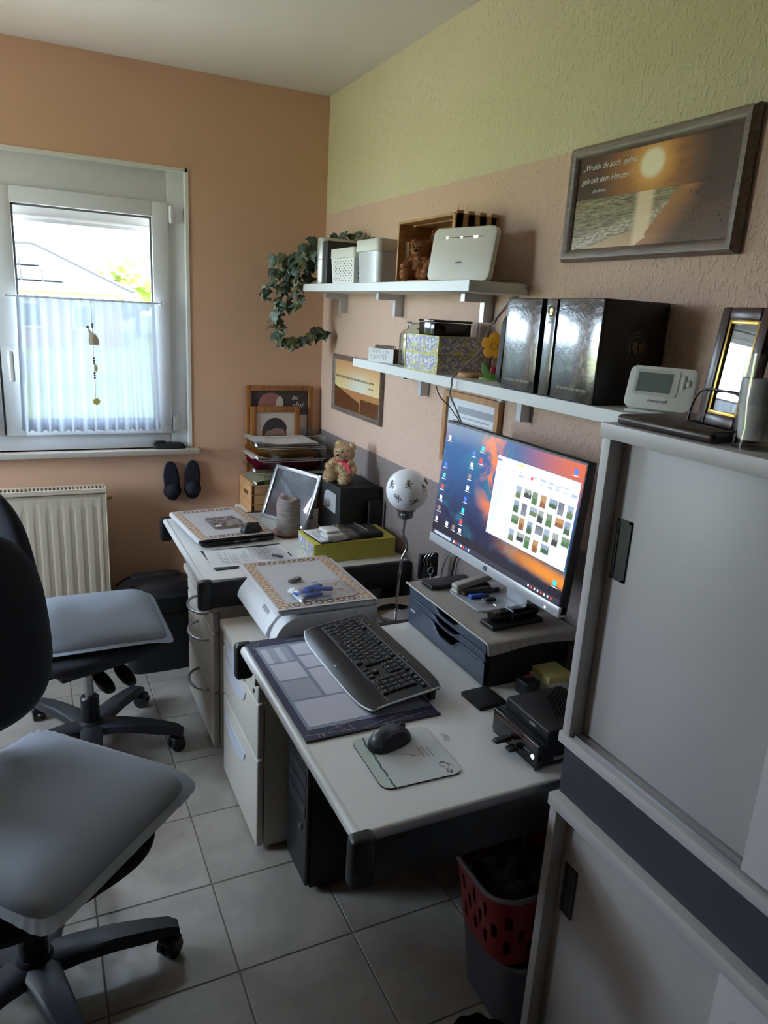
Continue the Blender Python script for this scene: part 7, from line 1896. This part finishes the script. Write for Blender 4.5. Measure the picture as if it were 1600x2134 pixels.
t = thing('thermostat', 'white room thermostat with a grey display on its stand', 'thermostat', (-0.120, -2.285, LZ), rz=-1.08)
b = MB(); b.box(-0.062, 0.062, -0.030, 0.020, 0, 0.005, 0.002); b.box(-0.050, 0.050, 0.004, 0.014, 0.004, 0.050, 0.003); part('stand', b, WHITE_PL, t, 40)
Rt = Matrix.Translation((0, -0.026, 0.010)) @ Matrix.Rotation(-0.30, 4, 'X')
b = MB(); b.prism(rrect(0.135, 0.088, 0.014, 8, 0, 0.044), 0.026, Rt @ Matrix.Rotation(PI / 2, 4, 'X') @ Matrix.Translation((0, 0, -0.026)), 0.005); part('case', b, WHITE_PL, t, 50)
b = MB(); b.prism(rrect(0.088, 0.054, 0.006, 5, -0.010, 0.054), 0.0012, Rt @ Matrix.Rotation(PI / 2, 4, 'X')); part('bezel', b, plain('bezel_white', (214, 214, 208), 0.4), t, 40)
b = MB(); b.box(-0.048, 0.020, -0.0022, -0.0005, 0.034, 0.074, M=Rt); part('display', b, plain('lcd_grey_green', (118, 130, 128), 0.25), t, None)
for x, z, rx in ((0.044, 0.066, 0.0045), (0.044, 0.052, 0.0045), (0.054, 0.058, 0.004)):
    b = MB(); b.pillow(0.010, 0.016, lambda r: 0.0022 * (1 - r ** 3), lambda r: -0.001, 2.4, M=Rt @ Matrix.Translation((x, -0.0002, z)) @ Matrix.Rotation(PI / 2, 4, 'X')); part('button', b, plain('button_grey', (196, 196, 190), 0.4), t, 179)
text('lettering', 'Honeywell', 0.009, INK_GREY, t, Rt @ frame_axes((0.0, -0.0004, 0.014), (1, 0, 0), (0, -1, 0)), 0, 'CENTER')

# ------------------------------------------------------------------ on top of the eye-level cabinet
CT = 1.4822
LBR = plain('dark_brown_leather', (52, 36, 30), 0.32, grain=0.1, scale=120, bump=0.12)
t = thing('leather_folder', 'dark brown leather folder lying on the eye-level cabinet', 'leather folder', (-0.270, -2.548, CT), rz=0.02)
b = MB(); b.box(-0.118, 0.110, -0.100, 0.100, 0, 0.018, 0.008, 4); part('cover', b, LBR, t, 50)
b = MB(); b.box(-0.108, 0.100, -0.1005, -0.094, 0.006, 0.012); part('pages', b, plain('dark_pages', (40, 30, 26), 0.6), t, None)
t = thing('brown_photo_frame', 'dark brown photo frame with gold inner trim on the leather folder', 'picture frame', (-0.318, -2.552, CT + 0.0186), rot=(0, 0, -PI / 2 - 0.22))
Rf = Matrix.Rotation(-0.09, 4, 'X'); W_, H_ = 0.108, 0.182
def ring(b, x0, x1, z0, z1, w_, y0, y1, M, bev=0.001):
    for a in ((x0, x0 + w_, z0, z1), (x1 - w_, x1, z0, z1), (x0 + w_, x1 - w_, z0, z0 + w_), (x0 + w_, x1 - w_, z1 - w_, z1)): b.box(a[0], a[1], y0, y1, a[2], a[3], bev, M=M)
b = MB(); ring(b, 0, W_, 0, H_, 0.020, 0.0, 0.014, Rf, 0.004); part('frame', b, WALNUT, t, 40)
b = MB(); ring(b, 0.019, W_ - 0.019, 0.019, H_ - 0.019, 0.006, 0.003, 0.009, Rf); part('gold_trim', b, GOLD, t, 40)
b = MB(); b.box(0.022, W_ - 0.022, 0.0085, 0.010, 0.022, H_ - 0.022, M=Rf); p = part('print', b, plain('dark_photo', (58, 44, 42), 0.4, grain=0.3, scale=30), t, None)
b = MB(); b.box(0.023, W_ - 0.023, 0.0066, 0.0074, 0.023, H_ - 0.023, M=Rf); part('glass', b, glassy('frame_glass', (0.9, 0.9, 0.9, 1), 0.16, 0.01), t, None)
b = MB(); b.box(0.002, W_ - 0.002, 0.0142, 0.017, 0.002, H_ - 0.002, M=Rf); part('backboard', b, BLACK_MATT, t, None)
b = MB()
for x in (0.004, W_ - 0.004): b.tube([(x, -0.010, 0.0018), (x, 0.035, 0.0018), (x, 0.038, 0.09)], 0.0016, 6)
b.tube(smoothpath([(-0.004, -0.010, 0.0), (-0.004, -0.006, 0.030), (0.010, -0.002, 0.052), (W_ * 0.5, -0.001, 0.056), (W_ - 0.010, -0.002, 0.052), (W_ + 0.004, -0.006, 0.030), (W_ + 0.004, -0.010, 0.0)]), 0.0018, 8); part('wire_stand', b, BLACK_METAL, t, 179)
t = thing('candle_glass', 'clear glass holding a white candle at the cabinet edge', 'candle', (-0.335, -2.682, CT))
b = MB(); b.lathe([(0, 0), (0.032, 0), (0.033, 0.004), (0.029, 0.030), (0.036, 0.075), (0.036, 0.135), (0.034, 0.135), (0.034, 0.076), (0.027, 0.032), (0.026, 0.012), (0, 0.010)], n=40); part('glass', b, CLEAR, t, 50)
b = MB(); b.lathe([(0, 0.013), (0.026, 0.013), (0.0335, 0.076), (0.0335, 0.100), (0, 0.098)], n=36); part('wax', b, plain('white_wax', (208, 208, 204), 0.5, grain=0.12, scale=70), t, 50)
t = thing('reddish_picture', 'dark reddish brown frame standing behind the candle glass', 'picture frame', (-0.185, -2.745, CT), rot=(0, 0, -PI / 2))
b = MB(); b.box(0, 0.14, 0, 0.016, 0, 0.215, 0.003, M=Matrix.Rotation(-0.2, 4, 'X')); part('frame', b, WALNUT, t, 40)
b = MB(); b.box(0.015, 0.125, -0.001, 0.004, 0.015, 0.20, M=Matrix.Rotation(-0.2, 4, 'X')); part('print', b, plain('maroon_print', (58, 30, 30), 0.5), t, None)
